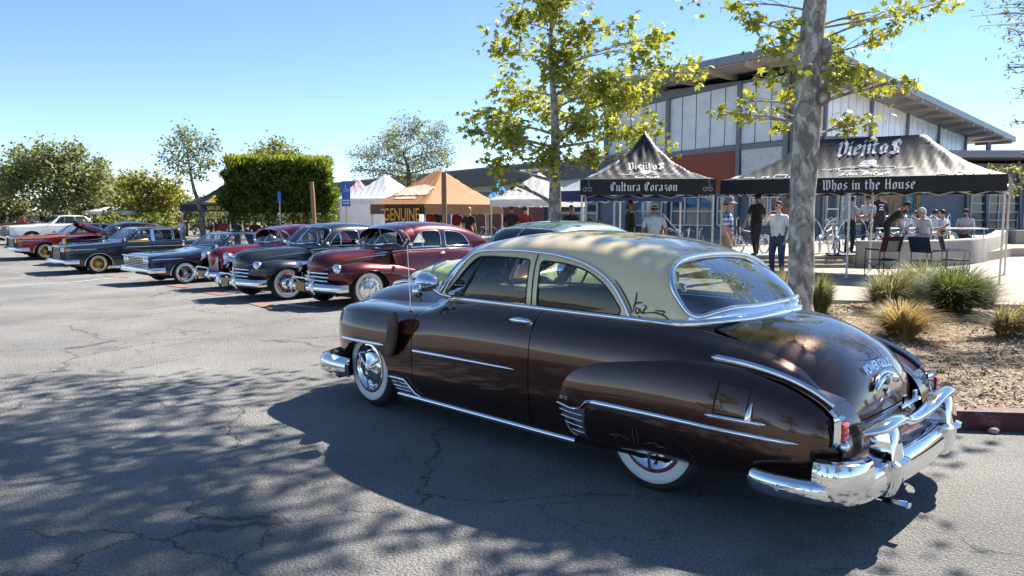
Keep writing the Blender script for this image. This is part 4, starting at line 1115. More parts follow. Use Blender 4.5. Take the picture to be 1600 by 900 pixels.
# ------------------------------------------------------------------ long low slab-sided cars
def slab_car(root, body, top=None, wb=3.05, fo=.86, ro=1.35, H=1.40, belt=.93, hoodz=.84, W=1.98, wheels='wire', trim=True, front='bar', hood_open=False, two_door=True, hood=True, R=.33, side_trim=CHROME, seatcol=(.10, .10, .11), rear_drop=.0, formal=False, accent=None, quad=True):
    top = top or body; w = W / 2; xf, xr = fo, -wb - ro; cw = -.72
    def row(y, zb, zt, tuck=.03): return [(y - tuck, zb), (y - .008, zb + .08), (y, zb + (zt - zb) * .45), (y - .012, zb + (zt - zb) * .75), (y - .035, zt - .02), (y - .09, zt)]
    S = Sections({xf: row(w - .06, .40, hoodz - .045), xf - .08: row(w - .03, .37, hoodz - .02), xf - .35: row(w - .005, .29, hoodz), 0: row(w, .24, hoodz + .02),
                  cw: row(w, .21, belt), -1.8: row(w, .21, belt), -wb + .2: row(w, .22, belt), -wb - .3: row(w, .25, belt - .01), xr + .4: row(w - .015, .30, belt - .04 - rear_drop), xr + .06: row(w - .05, .36, belt - .08 - rear_drop), xr: row(w - .09, .40, belt - .10 - rear_drop)}, [0, .15, .42, .7, .88, 1])
    ra = R + .075
    def arch(cx, zt):
        pts = []
        for k in range(13):
            a = PI * k / 12; x = cx + ra * math.cos(a) * 1.06; z = R * .9 + (zt - R * .9) * math.sin(a)
            pts.append((x, S.t_of(x, z)))
        return [(pts[0][0], 0)] + pts + [(pts[-1][0], 0)]
    af, ar = arch(0, R + ra * .86), arch(-wb, R + ra * .55)
    dx = -2.05 if two_door else -1.75
    for mir in (False, True):
        sg = -1 if mir else 1; side = mirrored if mir else (lambda p: p)
        ff = cdt_panel('front_fender', S, [(xf, 0)] + af + [(cw, 0), (cw, 1), (xf, 1)], [body], root, .07, mirror=mir, flip=True)
        d = cdt_panel('door', S, [(cw - .008, .02), (dx, .02), (dx, 1), (cw - .008, 1)], [body], root, .09, mirror=mir, flip=True)
        qx = dx - .008
        if not two_door:
            cdt_panel('door', S, [(dx - .008, .02), (-2.72, .02), (-2.72, 1), (dx - .008, 1)], [body], root, .09, mirror=mir, flip=True); qx = -2.728
        cdt_panel('rear_quarter', S, [(qx, 0), (max(ar[0][0], -wb + ra * 1.06), 0)] + ar + [(xr, 0), (xr, 1), (qx, 1)] if qx > ar[0][0] else [(qx, 0)] + ar[1:] + [(xr, 0), (xr, 1), (qx, 1)], [body], root, .07, mirror=mir, flip=True)
        mb = MB()
        for cx in (0, -wb):
            rows = []
            for k in range(11):
                a = PI * k / 10; rows.append([(cx + ra * 1.08 * math.cos(a), sg * .5, R * .9 + ra * .9 * math.sin(a)), (cx + ra * 1.08 * math.cos(a), sg * (w - .03), R * .9 + ra * .9 * math.sin(a))])
            mb.grid(rows); mb.box((cx, sg * .5, .45), (ra * 2.1, .02, .6))
        mb.box(((xf + xr) / 2, sg * (w - .2), .34), (xf - xr - .5, .03, .2)); mb.build('wheel_well', [DARK], root)
        if trim:
            for A in (af, ar):
                mb = MB(); mb.tube(side([S.pt(x, t, .003) for x, t in A]), .012, 6); mb.build('arch_trim', [side_trim], ff, 60)
            mb = MB(); mb.tube(side([S.pt(x, .0, .01) for x in np.linspace(-ra * 1.1, -wb + ra * 1.1, 8)]), .035, 6, flat=.4, up=(0, 0, 1)); mb.build('rocker_trim', [side_trim], root, 60)
            mb = MB(); mb.tube(side([S.pt(x, .74, .006) for x in np.linspace(xf - .05, xr + .1, 26)]), .012, 6); mb.build('side_trim', [side_trim], root, 60)
        if accent:
            mb = MB(); mb.tube(side([S.pt(x, .84, .003) for x in np.linspace(xf - .15, xr + .3, 26)]), .022, 6, flat=.3, up=(0, 0, 1)); mb.build('accent_stripe', [accent], root, 60)
        mb = MB(); mb.tube(side([S.pt(dx + .18, .82, .02), S.pt(dx + .08, .82, .02)]), .014, 6); mb.build('door_handle', [CHROME], d, 60)
        mb = MB(); mb.tube([(cw - .12, sg * (w - .08), belt + .02), (cw - .10, sg * (w + .06), belt + .06)], .012, 6); mb.box((cw - .1, sg * (w + .10), belt + .09), (.05, .15, .10)); mb.build('side_mirror', [CHROME], root, 40)
        hz = hoodz - .13
        for k, y in enumerate((w - .20, w - .40) if quad else (w - .25,)):
            mb = MB()
            if front == 'box': mb.box((xf + .0, sg * y, hz), (.06, .17, .13))
            else: mb.lathe([(.085, 0), (.09, .03), (.08, .045)], 18, 'x', (xf - .02, sg * y, hz))
            ho = mb.build('headlight', [CHROME], root, 40)
            mb = MB()
            if front == 'box': mb.box((xf + .034, sg * y, hz), (.01, .15, .11))
            else: mb.lathe([(.08, .04), (.05, .055), (0, .06)], 18, 'x', (xf - .02, sg * y, hz))
            mb.build('lens', [HEADLAMP], ho, 40)
        if front == 'box':
            mb = MB(); mb.box((xf - .05, sg * (w - .05), hz), (.14, .03, .10)); mb.build('side_marker', [mat('amber_lens', (.75, .32, .03), .2, coat=1)], root)
        for cx in (0, -wb): wheel(root, cx, sg * (w - .16), R, wheels, .18)
        mb = MB(); mb.box((xr - .01, sg * (w - .32), .60), (.04, .36, .12)); mb.build('tail_light', [REDLENS], root, 0)
    hood_c = [(xf + .01, hoodz - .06), (xf - .05, hoodz - .01), (xf - .3, hoodz + .03), (-.2, hoodz + .07), (cw - .02, belt + .04)]
    hood_e = [(xf - .01, w - .10, hoodz - .06), (xf - .07, w - .09, hoodz - .03), (xf - .3, w - .085, hoodz + .001), (-.2, w - .085, hoodz + .035), (cw - .02, w - .085, belt + .002)]
    if hood: ho = crown('hood', hood_c, hood_e, [body], root, 4, 13, 6)
    crown('cowl', [(cw - .025, belt + .04), (cw - .35, belt + .03)], [(cw - .025, w - .085, belt + .002), (cw - .35, w - .085, belt + .004)], [body], root, 3, 11, 6)
    rx = -wb - .10
    crown('trunk_lid', [(rx + .25, belt + .03), (rx - .2, belt + .02), (xr + .25, belt - .02 - rear_drop), (xr + .02, belt - .06 - rear_drop), (xr, belt - .16 - rear_drop)], [(rx + .25, w - .085, belt + .002), (rx - .2, w - .085, belt - .002), (xr + .25, w - .09, belt - .05 - rear_drop), (xr + .02, w - .14, belt - .09 - rear_drop), (xr + .01, w - .14, belt - .16 - rear_drop)], [body], root, 4, 11, 6)
    mb = MB(); mb.box((xr + .03, 0, .58), (.05, W - .2, .36)); mb.build('tail_panel', [body], root)
    mb = MB(); mb.box((xf - .03, 0, .58), (.05, W - .16, .30)); mb.build('front_panel', [DARK], root)
    g = MB(); gw = (w - .50) if quad else w - .35
    if front == 'box':
        for y in np.linspace(-.34, .34, 15): g.bar((xf + .02, y, .48), (xf + .02, y, hoodz - .04), .012)
        g.bar((xf + .025, -.36, hoodz - .04), (xf + .025, .36, hoodz - .04), .03); g.bar((xf + .025, 0, .46), (xf + .025, 0, .48), .7, .02)
    else:
        for z in np.linspace(.50, hoodz - .08, 6): g.bar((xf + .01, -w + .12, z), (xf + .01, w - .12, z), .014)
        g.bar((xf + .02, -w + .05, hoodz - .035), (xf + .02, w - .05, hoodz - .035), .03)
    g.build('grille', [CHROME], root, 40)
    sec = [(0, -.07), (.04, -.07), (.06, -.03), (.06, .04), (.03, .07), (0, .07)]
    for nm, xx, s_ in (('front_bumper', xf + .05, 1), ('rear_bumper', xr - .05, -1)):
        pth = [(xx - s_ * .40, -w - .0, .42), (xx - s_ * .08, -w + .01, .42), (xx, -w + .14, .42), (xx + s_ * .03, 0, .42), (xx, w - .14, .42), (xx - s_ * .08, w - .01, .42), (xx - s_ * .40, w, .42)]
        if s_ < 0: pth = pth[::-1]
        sweep(MB(), spline(pth, 4), sec).build(nm, [CHROME], root, 50)
    mb = MB(); mb.box((-wb / 2, 0, .26), (wb + 1.4, W - .5, .04)); mb.build('floor_pan', [DARK], root)
    # greenhouse
    rt = -2.55 if not formal else -2.75; rb = -3.02 if not formal else -2.98
    b = belt
    FY = [1, .965, .915, .86, .62, .32, 0]; FZ = [0, .42, .76, .93, .985, .997, 1]
    D = Dome(Crv([rb - .2, -.6], [b, b]), Crv([rb - .05, rb + .02, rb + .2, -2.2, -1.4, -.95, -.84, -.78], [w - .30, w - .20, w - .12, w - .10, w - .10, w - .10, w - .16, w - .30]),
             Crv([rb - .05, (rb + rt) / 2, rt, rt + .2, -1.9, -1.55, -1.38, -1.25, -1.02, -.78], [b + .02, (b + H) / 2 + .02, H - .05, H - .015, H, H - .01, H - .04, H - .10, (b + H) / 2 - .02, b + .02]), FY, FZ)
    zt = b + (H - b) * .84
    if two_door: sides = [[(-1.06, b + .03), (-2.02, b + .03), (-2.02, zt), (-1.40, zt)], [(-2.06, b + .03), (rb + .30, b + .03), (rt + .05, zt), (-2.06, zt)]]
    else: sides = [[(-1.06, b + .03), (-1.72, b + .03), (-1.72, zt), (-1.40, zt)], [(-1.82, b + .03), (-2.44, b + .03), (-2.44, zt), (-1.82, zt)], [(-2.49, b + .03), (rb + .20, b + .03), (rt + .06, zt), (-2.49, zt)]]
    Ts = [tmap(D, rounded(p, .03, 3)) for p in sides]
    Rs = [[(x, 2 - t) for x, t in T][::-1] for T in Ts]
    wl = [(x, D.t_of(x, z)) for x, z in ((-.90, b + .06), (-1.05, b + (H - b) * .4), (-1.20, b + (H - b) * .65), (-1.30, b + (H - b) * .80))]
    ws = wl + [(-1.33, .60), (-1.33, 1.4)] + [(x, 2 - t) for x, t in wl[::-1]] + [(-.83, 1.6), (-.83, .4)]
    bl = [(rt - .06, .52), (rt - .06, 1.48), (rb + .12, 1.66), (rb + .05, 1.4), (rb + .05, .6), (rb + .12, .34)]
    cdt_panel('roof', D, [(-.80, 0), (rb - .04, 0), (rb - .04, 2), (-.80, 2)], [top], root, .08, holes=Ts + Rs + [ws, bl], flip=True)
    for nm, h in [('side_window', q) for q in Ts + Rs] + [('windshield', ws), ('rear_window', bl)]:
        gl = cdt_panel(nm, D, h, [GLASS], root, .12, off=-.006, flip=True)
        mb = MB(); mb.tube([D.pt(x, t) for x, t in resample(h, .1)], .009, 5, closed=True); mb.build('window_trim', [CHROME], gl, 60)
    seats(root, seatcol, -1.75, -2.55, .66, .42, .86); steering(root, -1.22, .36, .93, .19, 1.1)
    mb = MB(); mb.box((-.98, 0, b - .03), (.25, W - .5, .10)); mb.build('dashboard', [DARKTRIM], root, 40)
    return S

YAW = math.radians(225.6)
Fv, Lv = Vector((math.cos(YAW), math.sin(YAW), 0)), Vector((-math.sin(YAW), math.cos(YAW), 0))
def by_wheel(u, v, half=.80):
    """root of a parked car from the photo position of its left front tyre's foot"""
    p = on_lot(u, v) - Lv * half
    p.z = gz(p.x, p.y) if half < 2 else p.z
    return p
def far_root(u, d): p = at(u, 370, d) - Lv * .85; p.z = gz(p.x, p.y); return p
AH2, BH2 = Vector((-.714, .70, 0)), Vector((.70, .714, 0))
MAROON = paint('maroon_enamel', (.085, .006, .011), .8, .34)
NAVYBLK = paint('black_blue_enamel', (.006, .010, .013), .0, .3)
CANDY = paint('candy_red_enamel', (.20, .009, .022), .75, .34)
LGREEN = paint('pale_green_enamel', (.40, .47, .20), .0, .3)
TEALR = paint('sky_teal_enamel', (.10, .19, .19), .2, .3)  # teal roof colour, with the bluish sky reflection worked into it
BLUEI = paint('blue_black_enamel', (.008, .022, .055), .3, .25)
NAVYC = paint('midnight_blue_enamel', (.008, .014, .028), .2, .25)
REDL = paint('red_lowrider_enamel', (.30, .012, .012), .3, .3)
WHITEP = paint('white_enamel', (.74, .74, .72), 0, .3)
PLUM = paint('plum_enamel', (.07, .008, .018), .7, .34)
REDF = paint('bright_red_enamel', (.38, .02, .015), 0, .3)
GREYP = paint('charcoal_enamel', (.05, .055, .065), .3, .3)
GRP = 'show cars parked side by side'
c = thing('sedan', by_wheel(577, 479.5), YAW, 'glossy maroon fastback with a painted sun visor and amber number plate', 'car', GRP); fleetline(c, MAROON, visor=True, wheels='wide')
c = thing('sedan', by_wheel(450, 468.5), YAW, 'dark blue-black fastback with red wheels and chrome grille next to the maroon fastback', 'car', GRP); fleetline(c, NAVYBLK, wheels='wide_red')
p = by_wheel(398, 452)
c = thing('sedan', p, YAW, 'candy red thirties sedan with flat silver grille and chrome headlamp pods', 'car', GRP); fleetline(c, CANDY, visor=True, slim=True, wheels='wide')
c = thing('sedan', (-.53, 10.65, 0), YAW, 'pale green sedan with teal roof half hidden behind the brown car', 'car', GRP); styleline(c, LGREEN, TEALR, False)
c = thing('coupe', by_wheel(289, 443, .84), YAW, 'dark blue long-nosed coupe with wire wheels and chrome front fender tips', 'car', GRP); slab_car(c, BLUEI, None, 3.02, .92, 1.5, 1.37, .90, .80, 1.98, 'wire', R=.315)
c = thing('sedan', by_wheel(154, 427.5, .84) + Vector((0, 0, .0)), YAW, 'midnight blue boxy sedan with gold wire wheels and a wide chrome pillar', 'car', GRP)
slab_car(c, NAVYC, None, 3.08, .95, 1.55, 1.50, 1.01, .93, 1.95, 'wire_gold', front='box', two_door=False, R=.325, formal=True)
for sg in (1, -1):
    mb = MB(); mb.box((-1.77, sg * .86, 1.22), (.10, .012, .42), Matrix.Rotation(sg * .22, 3, 'X')); mb.build('chrome_pillar', [CHROME2], c)
mb = MB(); mb.tube([(.95, .86, .98), (.95, .86, 1.16)], [.04, .05], 10); mb.build('gilt_ornament', [GOLD], c, 50); mb = MB(); mb.tube([(-.9, .99, 1.03), (-1.5, 1.01, 1.06), (-1.6, 1.0, 1.03)], [.03, .06, .02], 8); mb.build('gilt_mirror', [GOLD], c, 50)
c = thing('coupe', by_wheel(72, 406, .84), YAW, 'red lowrider coupe with orange pinstripe, dark hood and big chrome bumper', 'car', GRP); slab_car(c, REDL, NAVYC, 2.95, .92, 1.4, 1.38, .93, .86, 1.9, 'wire_gold', front='box', R=.325, accent=mat('orange_stripe', (.8, .28, .06), .4), quad=False)
CADP = by_wheel(154, 427.5, .84)
c = thing('sedan', CADP + AH2 * 3.3 + BH2 * .8, YAW, 'plum fastback with its hood raised behind the midnight blue sedan', 'car', GRP); c.location.z = gz(c.location.x, c.location.y); fleetline(c, PLUM, wheels='wide')
mb = MB(); hinge = Vector((-.62, 0, 1.08))
rows = []
for s in np.linspace(0, 1, 7):
    y = .16 + .50 * (1 - s)**.7 if s < 1 else .16
    x = -.66 + 1.05 * s * .82; z = 1.10 + 1.05 * s * .30
    rows.append([(x, v * (.34 + .32 * (1 - s)), z + .18 * (1 - abs(v)**3) ) for v in np.linspace(-1, 1, 11)])
mb.grid(rows); mb.grid([[(a, b, d - .015) for a, b, d in r] for r in rows], flip=True)
for sg in (1, -1): mb.prism([(-.62, sg * .66, 1.08), (.10, sg * .42, 1.33), (.10, sg * .42, 1.42), (-.62, sg * .66, 1.12)], (0, sg, 0), .01)
mb.build('raised_hood', [PLUM], c, 60)
c = thing('coupe', far_root(49, 38.5), YAW, 'white two-door coupe with big round wheel arches at the far end of the row', 'car', GRP); slab_car(c, WHITEP, WHITEP, 2.95, .95, 1.4, 1.48, 1.02, .95, 1.98, 'plain', R=.34, trim=False)
WC = c
for k, (x, y, a_) in enumerate(((-9.5, -5.0, 40), (-6.2, -8.6, 50), (-13.5, -1.5, 45), (1.5, -11.5, 48))):  # unseen copies added behind the camera for bright streaks in the lacquer
    q = copy_tree(WC); q.location = (x, y, 0); q.rotation_euler = (0, 0, math.radians(a_)); q['group'] = 'unseen cars added behind the camera'
    q['label'] = 'white coupe added out of view, meant for bright streaks mirrored in the ' + ('brown door', 'brown rear fender', 'brown front fender', 'chrome rear bumper')[k]
c = thing('coupe', far_root(-2, 45), YAW, 'bright red car cut by the picture edge behind the white coupe', 'car', GRP); slab_car(c, REDF, None, 2.9, .9, 1.3, 1.42, .95, .87, 1.9, 'plain', R=.33)
c = thing('hatchback', far_root(-30, 50), YAW, 'charcoal car at the very edge, only its grey tail showing', 'car', GRP); slab_car(c, GREYP, None, 2.7, .85, .9, 1.62, 1.0, .95, 1.85, 'plain', R=.33, two_door=False, formal=True)
# ------------------------------------------------------------------ ground, markings, kerb, planting bed, paving
AH, BH = Vector((-.714, .70, 0)), Vector((.70, .714, 0))      # along the row of cars / away from it
def asphalt_mat():
    m, nt, b = nodes_of('asphalt')
    L = nt.links.new
    tc = N_(nt, 'ShaderNodeTexCoord'); co = tc.outputs['Object']
    ag = N_(nt, 'ShaderNodeTexVoronoi', Scale=60.0); L(co, ag.inputs['Vector'])
    n1 = N_(nt, 'ShaderNodeTexNoise', Scale=75.0, Detail=8.0, Roughness=.75); L(co, n1.inputs['Vector'])
    n2 = N_(nt, 'ShaderNodeTexNoise', Scale=.45, Detail=6.0, Roughness=.62); L(co, n2.inputs['Vector'])
    n3 = N_(nt, 'ShaderNodeTexNoise', Scale=9.0, Detail=5.0); L(co, n3.inputs['Vector'])
    r1 = N_(nt, 'ShaderNodeValToRGB'); e = r1.color_ramp.elements
    e[0].position, e[0].color = .37, rgb((.085, .092, .097)); e[1].position, e[1].color = .66, rgb((.385, .372, .352))
    L(n1.outputs['Fac'], r1.inputs['Fac'])
    r2 = N_(nt, 'ShaderNodeValToRGB'); e = r2.color_ramp.elements
    e[0].position, e[0].color = .34, rgb((.70, .70, .71)); e[1].position, e[1].color = .66, rgb((1.15, 1.14, 1.12))
    L(n2.outputs['Fac'], r2.inputs['Fac'])
    mx = N_(nt, 'ShaderNodeMix', data_type='RGBA', blend_type='MULTIPLY'); mx.inputs['Factor'].default_value = 1
    L(r1.outputs['Color'], mx.inputs['A']); L(r2.outputs['Color'], mx.inputs['B'])
    st = N_(nt, 'ShaderNodeValToRGB'); e = st.color_ramp.elements      # pale stones
    e[0].position, e[0].color = .10, rgb((1, 1, 1)); e[1].position, e[1].color = .26, rgb((0, 0, 0)); L(ag.outputs['Distance'], st.inputs['Fac'])
    mul = N_(nt, 'ShaderNodeMath', operation='MULTIPLY'); L(st.outputs['Color'], mul.inputs[0]); L(n3.outputs['Fac'], mul.inputs[1])
    mx2 = N_(nt, 'ShaderNodeMix', data_type='RGBA'); L(mul.outputs[0], mx2.inputs['Factor']); L(mx.outputs['Result'], mx2.inputs['A']); mx2.inputs['B'].default_value = rgb((.36, .35, .335))
    # cracks: edges of warped cells, kept only in places
    wp = N_(nt, 'ShaderNodeTexNoise', Scale=1.7, Detail=7.0, Roughness=.65); L(co, wp.inputs['Vector'])
    ad = N_(nt, 'ShaderNodeVectorMath', operation='MULTIPLY_ADD'); L(wp.outputs['Color'], ad.inputs[0]); ad.inputs[1].default_value = (.75, .75, 0); L(co, ad.inputs[2])
    cr = N_(nt, 'ShaderNodeTexVoronoi', feature='DISTANCE_TO_EDGE', Scale=.36); L(ad.outputs[0], cr.inputs['Vector'])
    cr2 = N_(nt, 'ShaderNodeTexVoronoi', feature='DISTANCE_TO_EDGE', Scale=1.1); L(ad.outputs[0], cr2.inputs['Vector'])
    def thin(src, w):
        k = N_(nt, 'ShaderNodeMapRange'); k.inputs['From Min'].default_value = w * .35; k.inputs['From Max'].default_value = w; k.inputs['To Min'].default_value = 1; k.inputs['To Max'].default_value = 0
        L(src, k.inputs['Value']); return k.outputs[0]
    gate = N_(nt, 'ShaderNodeTexNoise', Scale=.33, Detail=2.0); L(co, gate.inputs['Vector'])
    gr = N_(nt, 'ShaderNodeMapRange'); gr.inputs['From Min'].default_value = .52; gr.inputs['From Max'].default_value = .60; L(gate.outputs['Fac'], gr.inputs['Value'])
    g1 = N_(nt, 'ShaderNodeMapRange'); g1.inputs['From Min'].default_value = .40; g1.inputs['From Max'].default_value = .46; L(gate.outputs['Fac'], g1.inputs['Value'])
    m1 = N_(nt, 'ShaderNodeMath', operation='MULTIPLY'); L(thin(cr.outputs['Distance'], .0042), m1.inputs[0]); L(g1.outputs[0], m1.inputs[1])
    m2 = N_(nt, 'ShaderNodeMath', operation='MULTIPLY'); L(thin(cr2.outputs['Distance'], .0055), m2.inputs[0]); L(gr.outputs[0], m2.inputs[1])
    mm = N_(nt, 'ShaderNodeMath', operation='MAXIMUM'); L(m1.outputs[0], mm.inputs[0]); L(m2.outputs[0], mm.inputs[1])
    mx3 = N_(nt, 'ShaderNodeMix', data_type='RGBA'); L(mm.outputs[0], mx3.inputs['Factor']); L(mx2.outputs['Result'], mx3.inputs['A']); mx3.inputs['B'].default_value = rgb((.095, .092, .088))
    L(mx3.outputs['Result'], b.inputs['Base Color'])
    ns = N_(nt, 'ShaderNodeTexNoise', Scale=.9, Detail=3.0, Distortion=.8); L(co, ns.inputs['Vector'])
    so = N_(nt, 'ShaderNodeMapRange'); so.inputs['From Min'].default_value = .62; so.inputs['From Max'].default_value = .72; so.inputs['To Max'].default_value = .35; L(ns.outputs['Fac'], so.inputs['Value'])
    mx4 = N_(nt, 'ShaderNodeMix', data_type='RGBA'); L(so.outputs[0], mx4.inputs['Factor']); L(mx3.outputs['Result'], mx4.inputs['A']); mx4.inputs['B'].default_value = rgb((.06, .058, .056)); L(mx4.outputs['Result'], b.inputs['Base Color'])
    b.inputs['Roughness'].default_value = .88; b.inputs['Specular IOR Level'].default_value = .3
    hs = N_(nt, 'ShaderNodeMath', operation='SUBTRACT'); L(n1.outputs['Fac'], hs.inputs[0]); L(mm.outputs[0], hs.inputs[1])
    h2 = N_(nt, 'ShaderNodeMath', operation='SUBTRACT'); L(hs.outputs[0], h2.inputs[0]); L(ag.outputs['Distance'], h2.inputs[1])
    bp = N_(nt, 'ShaderNodeBump', Strength=.8, Distance=.014); L(h2.outputs[0], bp.inputs['Height']); L(bp.outputs['Normal'], b.inputs['Normal'])
    return m
ASPH = asphalt_mat()
xs = sorted(set(list(np.arange(-60, 61, 2.0)) + [-1200, -600, -300, -150, -100, 100, 150, 300, 600, 1200])); ys = sorted(set(list(np.arange(-40, 81, 2.0)) + [-1200, -500, -200, -100, 120, 180, 300, 600, 1500]))
mb = MB(); mb.grid([[(x, y, gz(x, y)) for x in xs] for y in ys])
g = mb.build('ground', [ASPH], None, 60); tag(g, 'grey cracked asphalt of the car park', kind='structure')

def concrete(name, col, joints=0.0, rough=.85):
    m = mat(name, col, rough, var=.16, scale=1.3, bump=.25, bscale=90)
    return m
CONC = concrete('pale_concrete', (.37, .32, .265)); CONC2 = concrete('wall_concrete', (.36, .34, .305)); CONCD = concrete('riser_concrete', (.27, .24, .21))
def slab(name, poly, z0, z1, m, parent=None, kind='structure'):
    mb = MB(); P = [Vector((p[0], p[1], z0)) for p in poly]
    mb.prism(P, (0, 0, 1), z1 - z0); o = mb.build(name, [m], parent, 0)
    if parent is None and kind: tag(o, kind=kind)
    return o
def line_mark(a, b, w, m, name='parking_line', lab=None):
    d = (b - a); d.z = 0; d.normalize(); n = Vector((-d.y, d.x, 0)) * w / 2
    k = max(1, int((b - a).length / 1.0)); rows = []
    for i in range(k + 1):
        p = a.lerp(b, i / k); r = []
        for s in (-1, 1): q = p + n * s; r.append((q.x, q.y, gz(q.x, q.y) + .012))
        rows.append(r)
    mb = MB(); mb.grid(rows); o = mb.build(name, [m], None, 0); tag(o, kind='structure'); return o
def worn(name, col):
    m, nt, b = nodes_of(name)
    tc = N_(nt, 'ShaderNodeTexCoord'); n = N_(nt, 'ShaderNodeTexNoise', Scale=22.0, Detail=6.0); nt.links.new(tc.outputs['Object'], n.inputs['Vector'])
    r = N_(nt, 'ShaderNodeValToRGB'); r.color_ramp.elements[0].position = .40; r.color_ramp.elements[1].position = .52
    r.color_ramp.elements[0].color = rgb((.17, .17, .17)); r.color_ramp.elements[1].color = rgb(col)
    nt.links.new(n.outputs['Fac'], r.inputs['Fac']); nt.links.new(r.outputs['Color'], b.inputs['Base Color']); b.inputs['Roughness'].default_value = .8
    return m
WLINE, RLINE = worn('worn_white_line', (.72, .72, .70)), worn('worn_red_line', (.34, .15, .11))
line_mark(on_lot(-40, 450), on_lot(105, 442), .12, WLINE); line_mark(on_lot(118, 441), on_lot(186, 434), .12, WLINE)
line_mark(on_lot(438, 476), on_lot(498, 482), .14, WLINE)
for a, b in (((266, 446), (292, 449)), ((322, 456), (352, 461)), ((400, 474), (440, 484)), ((2, 388), (40, 386)), ((170, 431), (196, 434))):
    line_mark(on_lot(*a), on_lot(*b), .30, RLINE, 'red_stall_mark')

slab('unseen_pavement', [(-60, -22), (60, -26), (60, -21), (-60, -17)], -.1, .13, CONC)  # pale strip added behind the camera to streak the lacquer's reflection
# planting bed
C0 = Vector((3.22, 5.86, 0))
bed = [C0 + AH * 3.9, C0 + AH * .35, C0 + Vector((.03, .0, 0)), C0 + Vector((.35, -.05, 0)), Vector((6, 5.52, 0)), Vector((10, 5.1, 0)), Vector((17, 4.4, 0)), Vector((17, 11.2, 0)), Vector((8.6, 12.75, 0)), Vector((5.35, 13.55, 0))]
def kerb_mat():
    m, nt, b = nodes_of('red_kerb_paint')
    tc = N_(nt, 'ShaderNodeTexCoord'); n = N_(nt, 'ShaderNodeTexNoise', Scale=7.0, Detail=8.0, Roughness=.7); nt.links.new(tc.outputs['Object'], n.inputs['Vector'])
    r = N_(nt, 'ShaderNodeValToRGB'); e = r.color_ramp.elements
    e[0].position, e[0].color = .50, rgb((.085, .020, .022)); e[1].position, e[1].color = .68, rgb((.20, .13, .12))
    nt.links.new(n.outputs['Fac'], r.inputs['Fac']); nt.links.new(r.outputs['Color'], b.inputs['Base Color']); b.inputs['Roughness'].default_value = .7
    bp = N_(nt, 'ShaderNodeBump', Strength=.4, Distance=.02); nt.links.new(n.outputs['Fac'], bp.inputs['Height']); nt.links.new(bp.outputs['Normal'], b.inputs['Normal'])
    return m
KERB = kerb_mat()
sec = [(0, -.05), (.005, .125), (-.012, .15), (-.15, .155), (-.155, -.05)]
kp = spline([bed[9], bed[0], C0 + AH * 2, bed[1], bed[2], bed[3], bed[4], bed[5], bed[6]], 4)
mb = sweep(MB(), [p + Vector((0, 0, 0)) for p in kp], sec)
tag(mb.build('kerb', [KERB], None, 35), 'red painted concrete kerb round the planting bed', kind='structure')
def mulch_mat():
    m, nt, b = nodes_of('wood_mulch')
    tc = N_(nt, 'ShaderNodeTexCoord'); v = N_(nt, 'ShaderNodeTexVoronoi', Scale=38.0); n = N_(nt, 'ShaderNodeTexNoise', Scale=3.0, Detail=5.0)
    nt.links.new(tc.outputs['Object'], v.inputs['Vector']); nt.links.new(tc.outputs['Object'], n.inputs['Vector'])
    r = N_(nt, 'ShaderNodeValToRGB'); e = r.color_ramp.elements
    e[0].position, e[0].color = .05, rgb((.42, .34, .25)); e[1].position, e[1].color = .6, rgb((.20, .15, .105))
    nt.links.new(v.outputs['Distance'], r.inputs['Fac']); nt.links.new(r.outputs['Color'], b.inputs['Base Color']); b.inputs['Roughness'].default_value = .95
    bp = N_(nt, 'ShaderNodeBump', Strength=.8, Distance=.03); nt.links.new(v.outputs['Distance'], bp.inputs['Height']); nt.links.new(bp.outputs['Normal'], b.inputs['Normal'])
    return m
MULCH = mulch_mat()
def bedz(x, y): return .115 + .035 * math.sin(x * 1.7 + y) * math.sin(y * 1.3 - x * .6) + .02 * math.sin(x * 4.1 - y * 3.3)
inner = [(p.x, p.y) for p in bed]
cxy = np.mean(np.array(inner), 0)
inner = [tuple(np.array(p) + (cxy - np.array(p)) / np.linalg.norm(cxy - np.array(p)) * .14) for p in inner]
def bedfn(a, b): return np.stack([a, b, np.array([bedz(x, y) for x, y in zip(a, b)])], 1)
o = cdt_panel('mulch_bed', bedfn, inner, [MULCH], None, .35); tag(o, 'brown wood mulch covering the planting bed', kind='structure')
def fast_mesh(name, V, Fq, mats, parent=None, mi=None, smooth=False):
    """V (n,3), Fq (m,k) with one k for all faces"""
    V = np.asarray(V, np.float32); Fq = np.asarray(Fq, np.int32); n, k = Fq.shape
    me = bpy.data.meshes.new(name)
    me.vertices.add(len(V)); me.vertices.foreach_set('co', V.ravel())
    me.loops.add(n * k); me.loops.foreach_set('vertex_index', Fq.ravel())
    me.polygons.add(n); me.polygons.foreach_set('loop_start', np.arange(0, n * k, k, dtype=np.int32))
    try: me.polygons.foreach_set('loop_total', np.full(n, k, np.int32))
    except Exception: pass
    for m in (mats if isinstance(mats, (list, tuple)) else [mats]): me.materials.append(m)
    if mi is not None: me.polygons.foreach_set('material_index', np.asarray(mi, np.int32))
    if smooth: me.polygons.foreach_set('use_smooth', np.ones(n, bool))
    me.update(calc_edges=True); me.validate()
    return put(bpy.data.objects.new(name, me), parent)
rs = np.random.RandomState(4)
n = 44000
px = rs.uniform(3.3, 13, n); py = 5.5 + (rs.uniform(0, 1, n)**1.3) * 8.0
ok = in_poly(px, py, inner); px, py = px[ok], py[ok]; n = len(px)
pz = np.array([bedz(x, y) for x, y in zip(px, py)]) + rs.uniform(.002, .02, n)
th = rs.uniform(0, 2 * PI, n); ln = rs.uniform(.008, .030, n); wd = ln * rs.uniform(.2, .5, n)
